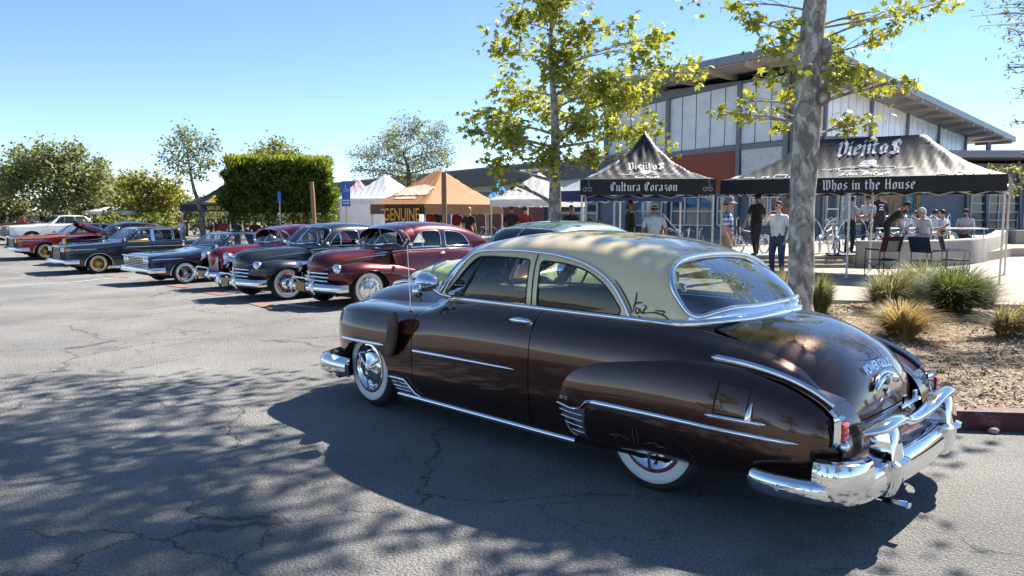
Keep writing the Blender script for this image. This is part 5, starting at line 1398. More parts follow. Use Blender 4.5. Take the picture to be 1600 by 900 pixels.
ax = np.stack([np.cos(th), np.sin(th), rs.normal(0, .35, n)], 1); bx = np.stack([-np.sin(th), np.cos(th), rs.normal(0, .45, n)], 1)
P = np.stack([px, py, pz], 1)
V = np.stack([P - ax * ln[:, None] - bx * wd[:, None] * .6, P + ax * ln[:, None] * .8 - bx * wd[:, None], P + ax * ln[:, None] + bx * wd[:, None] * .7, P - ax * ln[:, None] * .9 + bx * wd[:, None]], 1).reshape(-1, 3)
o = fast_mesh('mulch_chips', V, np.arange(n * 4).reshape(-1, 4), [mat('mulch_pale', (.50, .41, .29), .9), mat('mulch_tan', (.38, .28, .18), .9), mat('mulch_dark', (.13, .09, .06), .9)], None, rs.choice(3, n, p=[.38, .40, .22]))
tag(o, 'loose pale wood chips strewn over the planting bed', 'mulch', kind='stuff')

# paving and raised terrace
pav = [bed[9], bed[8], bed[7], Vector((17, 3.9, 0)), Vector((90, 3, 0)), Vector((110, 90, 0)), Vector((20, 120, 0)), bed[9] + AH * 24, bed[9] + AH * .05]
slab('pavement', [(p.x, p.y) for p in pav], -1.6, .13, CONC)
terr = [(-1.5, 21.75), (9.55, 21.75), (10.9, 22.15), (14.4, 23.3), (17.2, 26.2), (60, 40), (70, 90), (-20, 90), (-12, 40)]
slab('terrace', terr, -.2, .42, CONC)
for i, (y0, z1) in enumerate(((21.05, .225), (21.40, .32))): slab('step', [(1.5, y0), (9.5 - .15 * i, y0), (9.5 - .15 * i, 21.76), (1.5, 21.76)], -.1, z1, CONCD if i == 0 else CONC)
# earth patch at right behind the wall
slab('dirt_patch', [(17.6, 21.5), (30, 20), (36, 34), (19.5, 27.5)], .10, .137, mat('tan_earth', (.46, .33, .20), .95, var=.25, scale=2))
# curved seat wall of cast concrete panels, joints open between them
wl = thing('seat_wall', (9.7, 21.2, .13), 0, 'curved low concrete seat wall with open panel joints on the terrace', 'wall')
wpts = [on_ground(u, v, .13) for u, v in ((1338, 417.5), (1400, 418.5), (1455, 417), (1500, 414), (1530, 411), (1552, 405), (1566, 396), (1572, 386))]
wp = spline(wpts, 6)
acc = 0; segs = []; cur = [wp[0]]
cuts = [2.9, 5.2, 6.0, 7.9, 9.4, 11, 13, 15]
L0 = 0
for a, b in zip(wp[:-1], wp[1:]):
    L0 += (b - a).length; cur.append(b)
    if cuts and L0 > cuts[0]: segs.append(cur); cur = [b]; cuts.pop(0)
if len(cur) > 1: segs.append(cur)
for sgm in segs:
    q = [p - wl.location for p in sgm]
    d0 = (q[1] - q[0]).normalized(); d1 = (q[-1] - q[-2]).normalized(); q[0] = q[0] + d0 * .012; q[-1] = q[-1] - d1 * .012
    sweep(MB(), q, [(0, -.1), (.02, .70), (.0, .735), (-.42, .735), (-.42, -.1)]).build('concrete_panel', [CONC2], wl, 35)

# ------------------------------------------------------------------ main hall
Y0 = 33.3
CB = at(1230, 300, Y0); CB.z = .42
NL, NR = Vector((-.70, -.714, 0)), Vector((.714, -.70, 0))
def onL(u, v, off=0.0): return on_plane(u, v, CB + NL * off, NL)
def onR(u, v, off=0.0): return on_plane(u, v, CB + NR * off, NR)
HALL = thing('assembly_hall', (CB.x, CB.y, .42), 0, 'tall hall with pale clerestory panels under a wide sloping grey roof', 'building')
def W2(o, p): return p - o.location
PANEL_L = mat('clerestory_panel_pale', (.74, .77, .80), .25, var=.10, scale=1.6); PANEL_R = PANEL_L  # one even pale colour for both faces
MULL = mat('grey_mullion', (.17, .185, .21), .5, .3); WALLG = mat('blue_grey_wall', (.19, .22, .27), .7); REDW = mat('brick_red_panel', (.30, .085, .05), .75, var=.08)
WHITEW2 = mat('white_panel', (.62, .64, .66), .6); ROOFM = mat('roof_metal', (.22, .23, .25), .45, .4); SOFF = mat('soffit_board', (.36, .33, .29), .7); WFRAME = mat('white_frame', (.70, .70, .69), .5)
PANE = mat('window_pane', (.05, .07, .085), .05, 0, coat=1, var=.3, scale=.8); PANE2 = mat('window_pane_pale', (.22, .27, .32), .06, 0, coat=1, var=.3, scale=.8)
def face_quad(name, pts, n, t, m, parent):
    """thin slab whose face is the polygon pts (world), growing inwards by t"""
    P = [W2(parent_root(parent), p) for p in pts]
    mb = MB(); nn = Vector(n)
    a = (P[1] - P[0]).cross(P[2] - P[0])
    if a.dot(nn) > 0: P = P[::-1]
    mb.prism(P, -nn, t)
    return mb.build(name, [m], parent, 0)
def parent_root(o):
    while o.parent: o = o.parent
    return o
def lerp2(a, b, t): return (a[0] + (b[0] - a[0]) * t, a[1] + (b[1] - a[1]) * t)
def poly_y(line, u):
    for (a, b), (c, d) in zip(line[:-1], line[1:]):
        if a <= u <= c: return b + (d - b) * (u - a) / (c - a)
    if u < line[0][0]: (a, b), (c, d) = line[0], line[1]
    else: (a, b), (c, d) = line[-2], line[-1]
    return b + (d - b) * (u - a) / (c - a)
Ltop = [(840, 203), (1022, 160), (1155, 130), (1235, 114)]; Lbot = [(840, 259), (1022, 242), (1155, 227), (1235, 219)]
Rtop = [(1232, 115), (1300, 124), (1346, 134), (1358, 139), (1415, 164), (1506, 204)]; Rbot = [(1232, 214), (1358, 215), (1424, 222), (1506, 243)]
# hall mass set back behind the cladding
def mass(name, tops, base_z, back, m, parent, n):
    P = [W2(parent, p) - n * .12 for p in tops]; B = [Vector((p.x, p.y, base_z - parent.location.z)) for p in P]
    Q = [p - n * back for p in P]; QB = [Vector((p.x, p.y, base_z - parent.location.z)) for p in Q]
    mb = MB(); k = len(P)
    mb.grid([B, P, Q, QB]); 
    for i, fl in ((0, 1), (k - 1, 0)):
        f = [P[i], B[i], QB[i], Q[i]]; mb.add(f if fl else f[::-1], [(0, 1, 2, 3)])
    return mb.build(name, [m], parent, 0)
class Facade:
    """a vertical wall plane through the hall's corner: s metres along it, heights read off sight lines"""
    def __init__(s, face, d, n): s.face, s.d, s.n = face, d, n
    def s_of(s, u, v): return (s.face(u, v) - CB).dot(s.d)
    def line(s, pts):
        q = sorted((s.s_of(u, v), s.face(u, v).z) for u, v in pts)
        return lambda x: float(np.interp(x, [a for a, b in q], [b for a, b in q])) if q[0][0] <= x <= q[-1][0] else (q[0][1] + (x - q[0][0]) * (q[1][1] - q[0][1]) / (q[1][0] - q[0][0]) if x < q[0][0] else q[-1][1] + (x - q[-1][0]) * (q[-1][1] - q[-2][1]) / (q[-1][0] - q[-2][0]))
    def p(s, x, z): q = CB + s.d * x; return Vector((q.x, q.y, z))
    def quad(s, name, x0, x1, b0, b1, t1, t0, t, m, parent): return face_quad(name, [s.p(x0, b0), s.p(x1, b1), s.p(x1, t1), s.p(x0, t0)], s.n, t, m, parent)
FL, FR = Facade(onL, AH, NL), Facade(onR, BH, NR)
zLt, zLb, zRt, zRb = FL.line(Ltop), FL.line(Lbot), FR.line(Rtop), FR.line(Rbot)
sL = FL.s_of(1000, 245)
mass('wall', [FL.p(x, zLt(x)) for x in (sL, sL / 2, .14)], .42, 14, WALLG, HALL, NL)
sR = FR.s_of(1506, 243)
mass('wall', [FR.p(x, zRt(x)) for x in (.14, sR * .3, sR * .6, sR)], .42, 10, WALLG, HALL, NR)
def clerestory(F, cols, zt, zb, pw_, m):
    for a, b in zip(cols[:-1], cols[1:]):
        npan = max(2, round(abs(b - a) / pw_))
        for k in range(npan):
            x0, x1 = a + (b - a) * (k + .035) / npan, a + (b - a) * (k + .965) / npan
            F.quad('clerestory_panel', x0, x1, zb(x0) + .05, zb(x1) + .05, zt(x1) - .06, zt(x0) - .06, .06, m, HALL)
    for x in cols: F.quad('column', x - .09, x + .09, .42, .42, zt(x), zt(x), -.16, MULL, HALL)
    x0, x1 = min(cols), max(cols)
    F.quad('sill_beam', x0, x1, zb(x0) - .22, zb(x1) - .22, zb(x1) + .02, zb(x0) + .02, -.10, MULL, HALL)
clerestory(FL, [.12] + [FL.s_of(u, poly_y(Lbot, u)) for u in (1155, 1044, 948)], zLt, zLb, .72, PANEL_L)
clerestory(FR, [.12] + [FR.s_of(u, poly_y(Rbot, u)) for u in (1286, 1358, 1415, 1464, 1506)], zRt, zRb, .97, PANEL_R)
face_quad('red_cladding', [onL(1044, 300), onL(1151, 300), onL(1151, 233), onL(1044, 245)], NL, -.05, REDW, HALL)
for u0, u1 in ((1159, 1226),): face_quad('white_cladding', [onL(u0, 303), onL(u1, 303), onL(u1, poly_y(Lbot, u1) + 6), onL(u0, poly_y(Lbot, u0) + 6)], NL, -.05, WHITEW2, HALL)
face_quad('white_cladding', [onR(1236, 300), onR(1506, 300), onR(1506, 250), onR(1236, 222)], NR, -.04, WHITEW2, HALL)
for k, u in enumerate((1468, 1480, 1492)): face_quad('clerestory_pane', [onR(u, 262), onR(u + 9, 263), onR(u + 9, 252), onR(u, 250)], NR, -.07, PANE, HALL)
def window(face, n, u0, u1, v0, v1, nx, ny, parent, pm, fm=None, off=0.0, bar=.06):
    a, b, c, d = face(u0, v1), face(u1, v1), face(u1, v0), face(u0, v0)
    z0 = (a.z + b.z) / 2; z1 = (c.z + d.z) / 2
    a.z = b.z = z0; c = Vector((b.x, b.y, z1)); d = Vector((a.x, a.y, z1))
    R = parent_root(parent); A, B_, D_ = W2(R, a), W2(R, b), W2(R, d)
    ex, ey = B_ - A, D_ - A; nn = Vector(n)
    mb = MB()
    for i in range(nx + 1): p = A + ex * (i / nx); mb.bar(p + nn * .06, p + ey + nn * .06, bar, .10, up=nn)
    for j in range(ny + 1): p = A + ey * (j / ny); mb.bar(p + nn * .055, p + ex + nn * .055, bar, .09, up=nn)
    w = mb.build('window', [fm or WFRAME], parent, 0)
    pad = .02
    for i in range(nx):
        for j in range(ny):
            p0 = A + ex * ((i) / nx) + ey * (j / ny) + nn * .015
            mb = MB(); mb.prism([p0 + ex.normalized() * pad, p0 + ex / nx - ex.normalized() * pad, p0 + ex / nx - ex.normalized() * pad + ey / ny, p0 + ex.normalized() * pad + ey / ny], nn, .012); mb.build('pane', [pm], w, 0)
    return w
for u0, u1, nx, pm in ((1172, 1200, 2, PANE2), (1204, 1226, 2, PANE), (1050, 1114, 3, PANE), (955, 1035, 3, PANE2), (1122, 1148, 1, PANE)):
    window(onL, NL, u0, u1, 308, 352, nx, 2, HALL, pm)
for u0, u1, nx, pm in ((1288, 1306, 1, PANE), (1312, 1324, 1, PANE2), (1332, 1348, 1, PANE), (1462, 1476, 2, PANE2), (1479, 1502, 2, PANE)): window(onR, NR, u0, u1, 303, 350, nx, 2, HALL, pm)
def mural_mat(name, cols, s):
    m, nt, b = nodes_of(name); tc = N_(nt, 'ShaderNodeTexCoord'); n = N_(nt, 'ShaderNodeTexNoise', Scale=s, Detail=2.0, Distortion=1.5); nt.links.new(tc.outputs['Object'], n.inputs['Vector'])
    r = N_(nt, 'ShaderNodeValToRGB'); r.color_ramp.interpolation = 'CONSTANT'
    for i, c_ in enumerate(cols):
        e = r.color_ramp.elements[i] if i < 2 else r.color_ramp.elements.new(.5)
        e.position = .30 + .13 * i; e.color = rgb(c_)
    nt.links.new(n.outputs['Fac'], r.inputs['Fac']); nt.links.new(r.outputs['Color'], b.inputs['Base Color']); b.inputs['Roughness'].default_value = .7; return m
for u0, u1, nm, cs in ((1374, 1410, 'bark', [(.16, .10, .06), (.24, .17, .10), (.33, .26, .16)]), (1412, 1429, 'teal', [(.10, .35, .33), (.20, .48, .45), (.06, .14, .20)]), (1431, 1445, 'sun', [(.10, .25, .38), (.60, .38, .08), (.35, .16, .06)]), (1447, 1461, 'leaf', [(.05, .25, .14), (.12, .36, .28), (.02, .10, .12)])):
    face_quad('mural_panel', [onR(u0, 350), onR(u1, 350), onR(u1, 303), onR(u0, 303)], NR, -.05, mural_mat('mural_' + nm, cs, 1.2), HALL)
# roof: outer edge carried beyond the walls, thick fascia, boarded soffit, outriggers
e1, e0 = onL(1210, 73, 2.0), onL(880, 140, 2.0)
r0, r1 = onR(1363, 105, 1.7), onR(1588, 214, 1.7)
# apex above the corner, where both overhang planes meet
ap = CB + NL * 2.0 + NR * 1.7
dl = (e1 - e0).normalized(); dr = (r0 - r1).normalized()
tl = (ap - e0).dot(Vector((dl.x, dl.y, 0))) / (dl.x**2 + dl.y**2); tr = (ap - r1).dot(Vector((dr.x, dr.y, 0))) / (dr.x**2 + dr.y**2)
ap.z = ((e0 + dl * tl).z + (r1 + dr * tr).z) / 2
back = [e0 - NL * 12, ap - NL * 12 - NR * 12 + Vector((0, 0, -2.0)), r1 - NR * 12]
tops = [W2(HALL, p) for p in (e0, ap, r1, back[2], back[1], back[0])]
th = Vector((0, 0, -.34))
mb = MB(); mb.add(tops + [p + th for p in tops], [(0, 1, 4, 5), (1, 2, 3, 4), (11, 10, 7, 6), (10, 9, 8, 7), (0, 6, 7, 1), (1, 7, 8, 2), (2, 8, 9, 3), (3, 9, 10, 4), (4, 10, 11, 5), (5, 11, 6, 0)])
rf = mb.build('roof', [ROOFM], HALL, 0)
def soffit(a, b, n, off, cnt, lo):
    for k in range(cnt):
        t = (k + .5) / cnt; p = W2(HALL, a.lerp(b, t)) + th
        mb = MB(); mb.bar(p + Vector((0, 0, -.13)), p - n * (off + .6) + Vector((0, 0, -.13 - lo)), .14, .26); mb.build('outrigger', [SOFF], rf, 0)
    q = W2(HALL, a) + th; r = W2(HALL, b) + th
    for k in range(5):
        o_ = n * (-.25 - k * .42); mb = MB(); mb.bar(q + o_ + Vector((0, 0, -.03)), r + o_ + Vector((0, 0, -.03)), .36, .04); mb.build('soffit_board', [SOFF], rf, 0)
soffit(e0, ap, NL, 2.0, 7, .0); soffit(ap, r1, NR, 1.7, 14, .0)
p = onR(1545, 222, 1.9); mb = MB(); mb.bar(W2(HALL, p), W2(HALL, Vector((p.x, p.y, .42))), .22); mb.build('roof_post', [MULL], HALL, 0)
# low classroom wing stretching left
WG = CB + Vector((-.714, .70, 0)) * 12.0 + NL * .6
def onW(u, v, off=0.0): return on_plane(u, v, WG + NL * off, NL)
WING = thing('classroom_wing', (onW(800, 300).x, onW(800, 300).y, .0), 0, 'long low classroom wing with dark grey fascia beyond the white tents', 'building')
Wt = [(470, 292), (703, 266), (870, 250), (1000, 240)]
mass('wall', [onW(u, poly_y(Wt, u) + 14) for u in (500, 703, 870, 985)], -.6, 9, WALLG, WING, NL)
def wq(name, u0, u1, v0, v1, m, t=-.06, sl=-.06):
    return face_quad(name, [onW(u0, v1), onW(u1, v1), onW(u1, v0 + sl * (u1 - u0)), onW(u0, v0)], NL, t, m, WING)
face_quad('fascia', [onW(470, 313, .5), onW(985, 272, .5), onW(985, 241, .5), onW(470, 292, .5)], NL, .25, mat('dark_fascia', (.10, .11, .125), .6), WING)
P = [W2(WING, q) for q in (onW(470, 292, .5), onW(985, 241, .5), onW(985, 241, .5) - NL * 10, onW(470, 292, .5) - NL * 10)]
mb = MB(); mb.prism(P, (0, 0, 1), .08); mb.build('roof', [ROOFM], WING, 0)
wq('red_cladding', 700, 733, 281, 330, REDW); wq('pale_cladding', 735, 782, 281, 300, mat('pale_green_panel', (.42, .47, .40), .6)); wq('pale_cladding', 784, 828, 278, 300, mat('pale_grey_panel', (.45, .48, .49), .6))
wq('timber_cladding', 830, 865, 272, 310, mat('timber_board', (.30, .21, .13), .7, var=.2, scale=3)); wq('white_cladding', 874, 950, 271, 312, WHITEW2); wq('brick_wall', 740, 852, 318, 372, mat('dull_brick', (.24, .10, .075), .85))
wq('white_cladding', 605, 690, 322, 366, WHITEW2); wq('timber_cladding', 610, 690, 292, 316, mat('tan_board', (.26, .22, .17), .7))
for u0, u1 in ((868, 892), (896, 912), (918, 934)): window(onW, NL, u0, u1, 314, 352, 1, 2, WING, PANE)
mb = MB(); p = W2(WING, onW(835, 266, 1.4)); mb.box(p, (1.6, .5, .12), math.radians(135)); mb.bar(p, p - NL * 1.5, .08); mb.build('flood_light', [WFRAME], WING, 0)
# block on the right with gridded windows
RB = thing('office_block', (22.5, 46, .3), 0, 'low grey block with gridded white windows at the right edge', 'building')
def onF(u, v, off=0.0): return on_plane(u, v, Vector((0, 46 - off, 0)), Vector((0, -1, 0)))
mb = MB(); mb.box((8, 5, 2.1), (26, 10, 4.2)); mb.build('wall', [WALLG], RB, 0)
mb = MB(); mb.box((8, 4.0, 4.6), (27.5, 13, .4)); mb.build('roof', [ROOFM], RB, 0)
for u0, u1, nx in ((1514, 1538, 1), (1542, 1588, 3), (1597, 1640, 3)): window(onF, (0, -1, 0), u0, u1, 305, 357, nx, 4, RB, PANE, off=0)
for u in (1510, 1540, 1592): face_quad('column', [onF(u - 3, 372), onF(u + 1, 372), onF(u + 1, 262), onF(u - 3, 262)], (0, -1, 0), -.25, MULL, RB)
face_quad('red_door', [onF(1597, 302), onF(1640, 302), onF(1640, 272), onF(1597, 272)], (0, -1, 0), -.05, REDW, RB)
slab('kerb_wall', [(19.5, 29.5), (34, 30.5), (34, 31), (19.5, 30)], .1, .95, CONC2)
# ------------------------------------------------------------------ broad-nib lettering (blackletter strokes)
def stem(x, y0, y1): return [(x - .5, y1 - .35), (x, y1 - .8), (x, y0 + .8), (x + .5, y0 + .35)]
GL = {
 'i': (2.0, [stem(1, 0, 5), [(.8, 6.5), (1.2, 6.2)]]), 'l': (2.0, [stem(1, 0, 7.6)]), 'j': (2.0, [[(.5, 4.65), (1, 4.2), (1, -.6), (.2, -1.6)], [(.8, 6.5), (1.2, 6.2)]]),
 'h': (4.0, [stem(1, 0, 7.6), [(1, 4.0), (2.2, 4.9), (3.0, 4.2), (3.0, .4), (2.2, -1.2)]]),
 'n': (4.2, [stem(1, 0, 5), [(1, 4.0), (2.2, 4.8)], stem(3, 0, 5)]), 'u': (4.2, [stem(1, 0, 5), stem(3, 0, 5), [(1.4, .5), (2.8, 1.2)]]),
 'o': (3.9, [[(1.9, 4.9), (.95, 4.1), (.95, .9), (1.9, .2)], [(1.7, 4.8), (2.9, 4.1), (2.9, .9), (2.0, .2)]]),
 'a': (4.0, [[(1.0, 4.3), (1.9, 4.9), (2.8, 4.2), (2.8, .8), (3.3, .4)], [(2.7, 2.9), (1.0, 2.1), (1.0, .8), (1.6, .3), (2.7, 1.1)]]),
 'r': (3.1, [stem(1, 0, 5), [(1, 4.0), (2.0, 4.9), (2.7, 4.3)]]), 't': (2.9, [[(1, 6.4), (1, .9), (1.7, .3), (2.3, .7)], [(.3, 4.6), (2.3, 4.6)]]),
 'e': (3.5, [[(2.8, 1.0), (1.9, .2), (1, .9), (1, 4.1), (1.9, 4.9), (2.8, 4.2), (2.7, 3.3)], [(1.0, 2.5), (2.7, 3.2)]]),
 's': (3.5, [[(2.8, 4.4), (1.9, 4.9), (1, 4.1), (1.1, 3.2), (2.7, 1.9), (2.8, .9), (1.9, .2), (.8, .8)]]),
 'z': (3.5, [[(.8, 4.6), (2.7, 4.6), (1.1, 2.6), (2.6, 2.2), (2.7, .2), (1.2, -1.2)]]),
 'g': (3.9, [[(1.9, 4.9), (.95, 4.1), (.95, .9), (1.9, .2)], [(1.7, 4.8), (2.9, 4.4), (2.9, -.6), (1.6, -1.6), (.8, -1.0)]]),
 'c': (3.3, [[(2.8, 4.2), (1.9, 4.9), (1, 4.1), (1, .9), (1.9, .2), (2.8, .9)]]), 'd': (4.0, [[(1.9, 4.9), (.95, 4.1), (.95, .9), (1.9, .2), (2.9, .9)], [(1.2, 7.3), (2.9, 5.6), (2.9, .8), (3.3, .4)]]),
 'C': (4.8, [[(4.1, 5.9), (3.2, 7.2), (1.8, 6.8), (1.0, 5.4), (1.0, 2.0), (2.3, .3), (4.1, 1.4)], [(2.5, 6.0), (2.5, 1.4)], [(4.1, 6.0), (3.9, 5.2)]]),
 'H': (5.0, [[(.4, 6.7), (1.2, 7.2), (1.2, .8), (1.8, .3)], [(1.2, 3.7), (3.7, 4.1)], [(2.9, 6.7), (3.7, 7.2), (3.7, .8), (4.3, .3)]]),
 'W': (6.4, [[(.4, 7.0), (1.2, 6.5), (1.2, .9), (2.1, .2), (3.2, 1.0), (3.2, 6.6), (2.6, 7.2)], [(3.2, 1.0), (4.2, .2), (5.2, 1.0), (5.2, 5.8), (4.4, 7.2)]]),
 'V': (4.6, [[(.3, 6.9), (1.2, 7.3), (1.4, 6.2), (1.4, 1.2), (2.6, .1), (3.8, 1.4), (3.8, 5.8), (2.8, 7.3)]]),
 'S': (4.8, [[(4.1, 6.2), (2.9, 7.4), (1.4, 6.4), (1.4, 5.0), (3.8, 3.2), (3.9, 1.3), (2.5, .1), (.7, 1.2)], [(4.2, 6.4), (4.1, 5.2)], [(2.4, 6.6), (2.4, .8)]]),
 'D': (5.0, [[(.6, 7.0), (2.4, 7.3), (4.2, 6.0), (4.2, 1.6), (2.6, .1), (.6, .6)], [(1.5, 6.9), (1.5, .6)], [(2.6, 6.4), (2.6, 1.0)]]),
 'A': (5.0, [[(.8, 5.6), (2.0, 7.3), (3.8, 6.6), (3.8, .8), (4.4, .3)], [(2.0, 7.2), (1.4, 3.4), (.5, .3)], [(1.2, 2.8), (3.8, 2.8)]]),
 'L': (4.4, [[(1.2, 7.3), (1.6, 6.2), (1.2, 1.0), (2.2, .3), (3.9, .9)], [(.5, 6.6), (2.4, 7.4)]]), ' ': (2.6, []), "'": (1.2, [[(.6, 7.4), (.6, 6.2)]]),
}
def blackletter(txt, nib=.62):
    """quads in glyph units (x-height 5) and total width"""
    n = (math.cos(.72) * nib, math.sin(.72) * nib); Q = []; x = 0
    for ch in txt:
        w, st = GL.get(ch, GL['i'])
        for s in st:
            for (ax, ay), (bx, by) in zip(s[:-1], s[1:]):
                k = 2 if math.hypot(bx - ax, by - ay) > 2.5 else 1
                for i in range(k):
                    p = (ax + (bx - ax) * i / k, ay + (by - ay) * i / k); q = (ax + (bx - ax) * (i + 1) / k, ay + (by - ay) * (i + 1) / k)
                    Q.append([(x + p[0] - n[0], p[1] - n[1]), (x + q[0] - n[0], q[1] - n[1]), (x + q[0] + n[0], q[1] + n[1]), (x + p[0] + n[0], p[1] + n[1])])
        x += w
    return Q, x
def lettering(name, txt, m, parent, fn, height, nib=.62, black=True):
    """fn(x, y, k) -> point; x centred, y from the baseline, in metres; k is a tiny stacking offset"""
    mb = MB()
    if black:
        Q, w = blackletter(txt, nib); s = height / 7.4
        for i, q in enumerate(Q):
            P = [fn((a - w / 2) * s, b * s, i * 2e-5) for a, b in q]; mb.add(P, [(0, 1, 2, 3)])
    else:
        vs, fs = text_mesh(txt, height * 1.38, 0, 0, .004)
        mb.add([fn(v.x, v.y, 0) for v in vs], fs)
    o = mb.build(name, [m], parent, 0); o['kind'] = 'stuff'
    return o

# ------------------------------------------------------------------ pop-up canopies
INK = mat('white_print', (.72, .72, .74), .7); POLE = mat('pole_enamel', (.62, .60, .56), .45, .3)
def canopy_tent(loc, rz, w, d, ze, hv, H, ridge, cloth, val, label, name='canopy_tent', legs=None, wall=None, front=None, sag=2.1, group='pop-up canopies', roofart=None, zb=0.0, lin=.38):
    """loc = centre on the ground; front faces local -y; ze = eave height above loc; hv valance height"""
    root = thing(name, loc, rz, label, 'tent', group)
    def top(x, y):
        s = max(abs(y) / (d / 2), (abs(x) - ridge / 2) / (w / 2 - ridge / 2), 0.0); t = 1 - min(1, s)
        an = math.atan2(y, x - max(-ridge / 2, min(ridge / 2, x)) + .001)
        wr = .016 * math.sin(an * 17 + x * 2) * t * t * (1 - t) * 5 + .012 * math.sin(x * 23 + y * 7) * t * (1 - t) * 4 + .010 * math.sin(x * 41 - y * 29) * t * (1 - t) * 4
        return ze + H * (lin * t + (1 - lin) * t**sag) + wr
    nx, ny = 72, 48
    def yy(j): return -d / 2 + d * j / ny
    def xx(i): return -w / 2 + w * i / nx
    mb = MB(); mb.grid([[(xx(i), yy(j), top(xx(i), yy(j))) for i in range(nx + 1)] for j in range(ny + 1)])
    cn = mb.build('canopy', [cloth], root, 80)
    cs = [(-w / 2, -d / 2), (w / 2, -d / 2), (w / 2, d / 2), (-w / 2, d / 2)]
    vals = []
    for i in range(4):
        a, b = cs[i], cs[(i + 1) % 4]; rows = []
        n = Vector((b[1] - a[1], -(b[0] - a[0]), 0)).normalized() * .012
        for z in (ze - hv, ze + .002):
            rows.append([(a[0] + (b[0] - a[0]) * k / 12 + n.x * (1 + .6 * math.sin(k * 2.1 + i)), a[1] + (b[1] - a[1]) * k / 12 + n.y * (1 + .6 * math.sin(k * 2.1 + i)), z) for k in range(13)])
        mb = MB(); mb.grid(rows); vals.append(mb.build('valance', [val], root, 60))
    pts = [(x * (w / 2 - .03), y * (d / 2 - .03)) for x in (-1, 1) for y in (-1, 1)]
    if w > 5: pts += [(0, -d / 2 + .03), (0, d / 2 - .03)]
    for x, y in pts:
        mb = MB(); mb.box((x, y, (ze - .05) / 2), (.042, .042, ze - .05)); mb.box((x, y, .5 * ze), (.06, .06, .05)); mb.box((x, y, .012), (.11, .11, .02)); mb.build('pole', [POLE], root, 0)
    mb = MB(); nb = 4 if w < 5 else 8
    for y in (-d / 2 + .03, d / 2 - .03):
        for k in range(nb):
            x0, x1 = -w / 2 + w * k / nb, -w / 2 + w * (k + 1) / nb
            for s in (0, 1): mb.bar((x0, y, ze - hv - .02 + (.20 if s else 0)), (x1, y, ze - hv - .02 + (0 if s else .20)), .015, .028)
    for x in (-w / 2 + .03, w / 2 - .03):
        for k in range(4):
            y0, y1 = -d / 2 + d * k / 4, -d / 2 + d * (k + 1) / 4
            for s in (0, 1): mb.bar((x, y0, ze - hv - .02 + (.20 if s else 0)), (x, y1, ze - hv - .02 + (0 if s else .20)), .015, .028)
    mb.build('truss', [POLE], root, 0)
    if front:
        for txt, x, z, h, m, blk in front:
            lettering('lettering', txt, m, vals[0], lambda a, b, k, x=x, z=z: (x + a, -d / 2 - .035 - k, z + b), h, .62, blk)
    if wall:
        for i in wall:
            a, b = cs[i], cs[(i + 1) % 4]; n = Vector((b[1] - a[1], -(b[0] - a[0]), 0)).normalized() * .006; rows = []
            for z in np.linspace(0.02, ze - hv + .03, 5): rows.append([(a[0] + (b[0] - a[0]) * k / 16 + n.x + .012 * math.sin(k * 3.3 + z * 2) * n.x * 60, a[1] + (b[1] - a[1]) * k / 16 + n.y + .012 * math.sin(k * 3.3 + z * 2) * n.y * 60, z) for k in range(17)])
            mb = MB(); mb.grid(rows); mb.build('side_wall', [cloth], root, 80)
    def art(x, s, k=0.0):
        """point on the front slope: x across, s from eave (0) to ridge (1)"""
        y = -d / 2 * (1 - s); x_ = max(-w / 2, min(w / 2, x))
        return (x_, y, top(x_, y) + .018 + k)
    root_art = art
    return root, cn, art
def cloth_mat(name, col, trans=.25): return mat(name, col, .75, var=.10, scale=5, bump=.5, bscale=9, trans=trans)
BLKC = mat('black_canvas', (.017, .018, .021), .5, var=.06, scale=5, bump=.25, bscale=5, trans=.05); BLKV = cloth_mat('black_valance', (.014, .015, .02), .03); WHC = cloth_mat('white_canvas', (.78, .79, .82), .35); NAVC = cloth_mat('navy_canvas', (.025, .05, .16), .2)
TANC = cloth_mat('tan_canvas', (.46, .225, .10), .3); BRNV = cloth_mat('brown_valance', (.16, .085, .04), .15); BLUEC = cloth_mat('blue_canvas', (.06, .32, .75), .3); PINKC = cloth_mat('pink_canvas', (.66, .48, .58), .3)
def arched(cn, art, txt, x0, s0, width, h, bow, m, w_unit=None, black=True):
    def fn(a, b, k): return art(x0 + a, s0 + b / 1.55 + bow * (1 - (2 * a / width)**2), k)
    return lettering('roof_lettering', txt, m, cn, fn, h, .7, black)
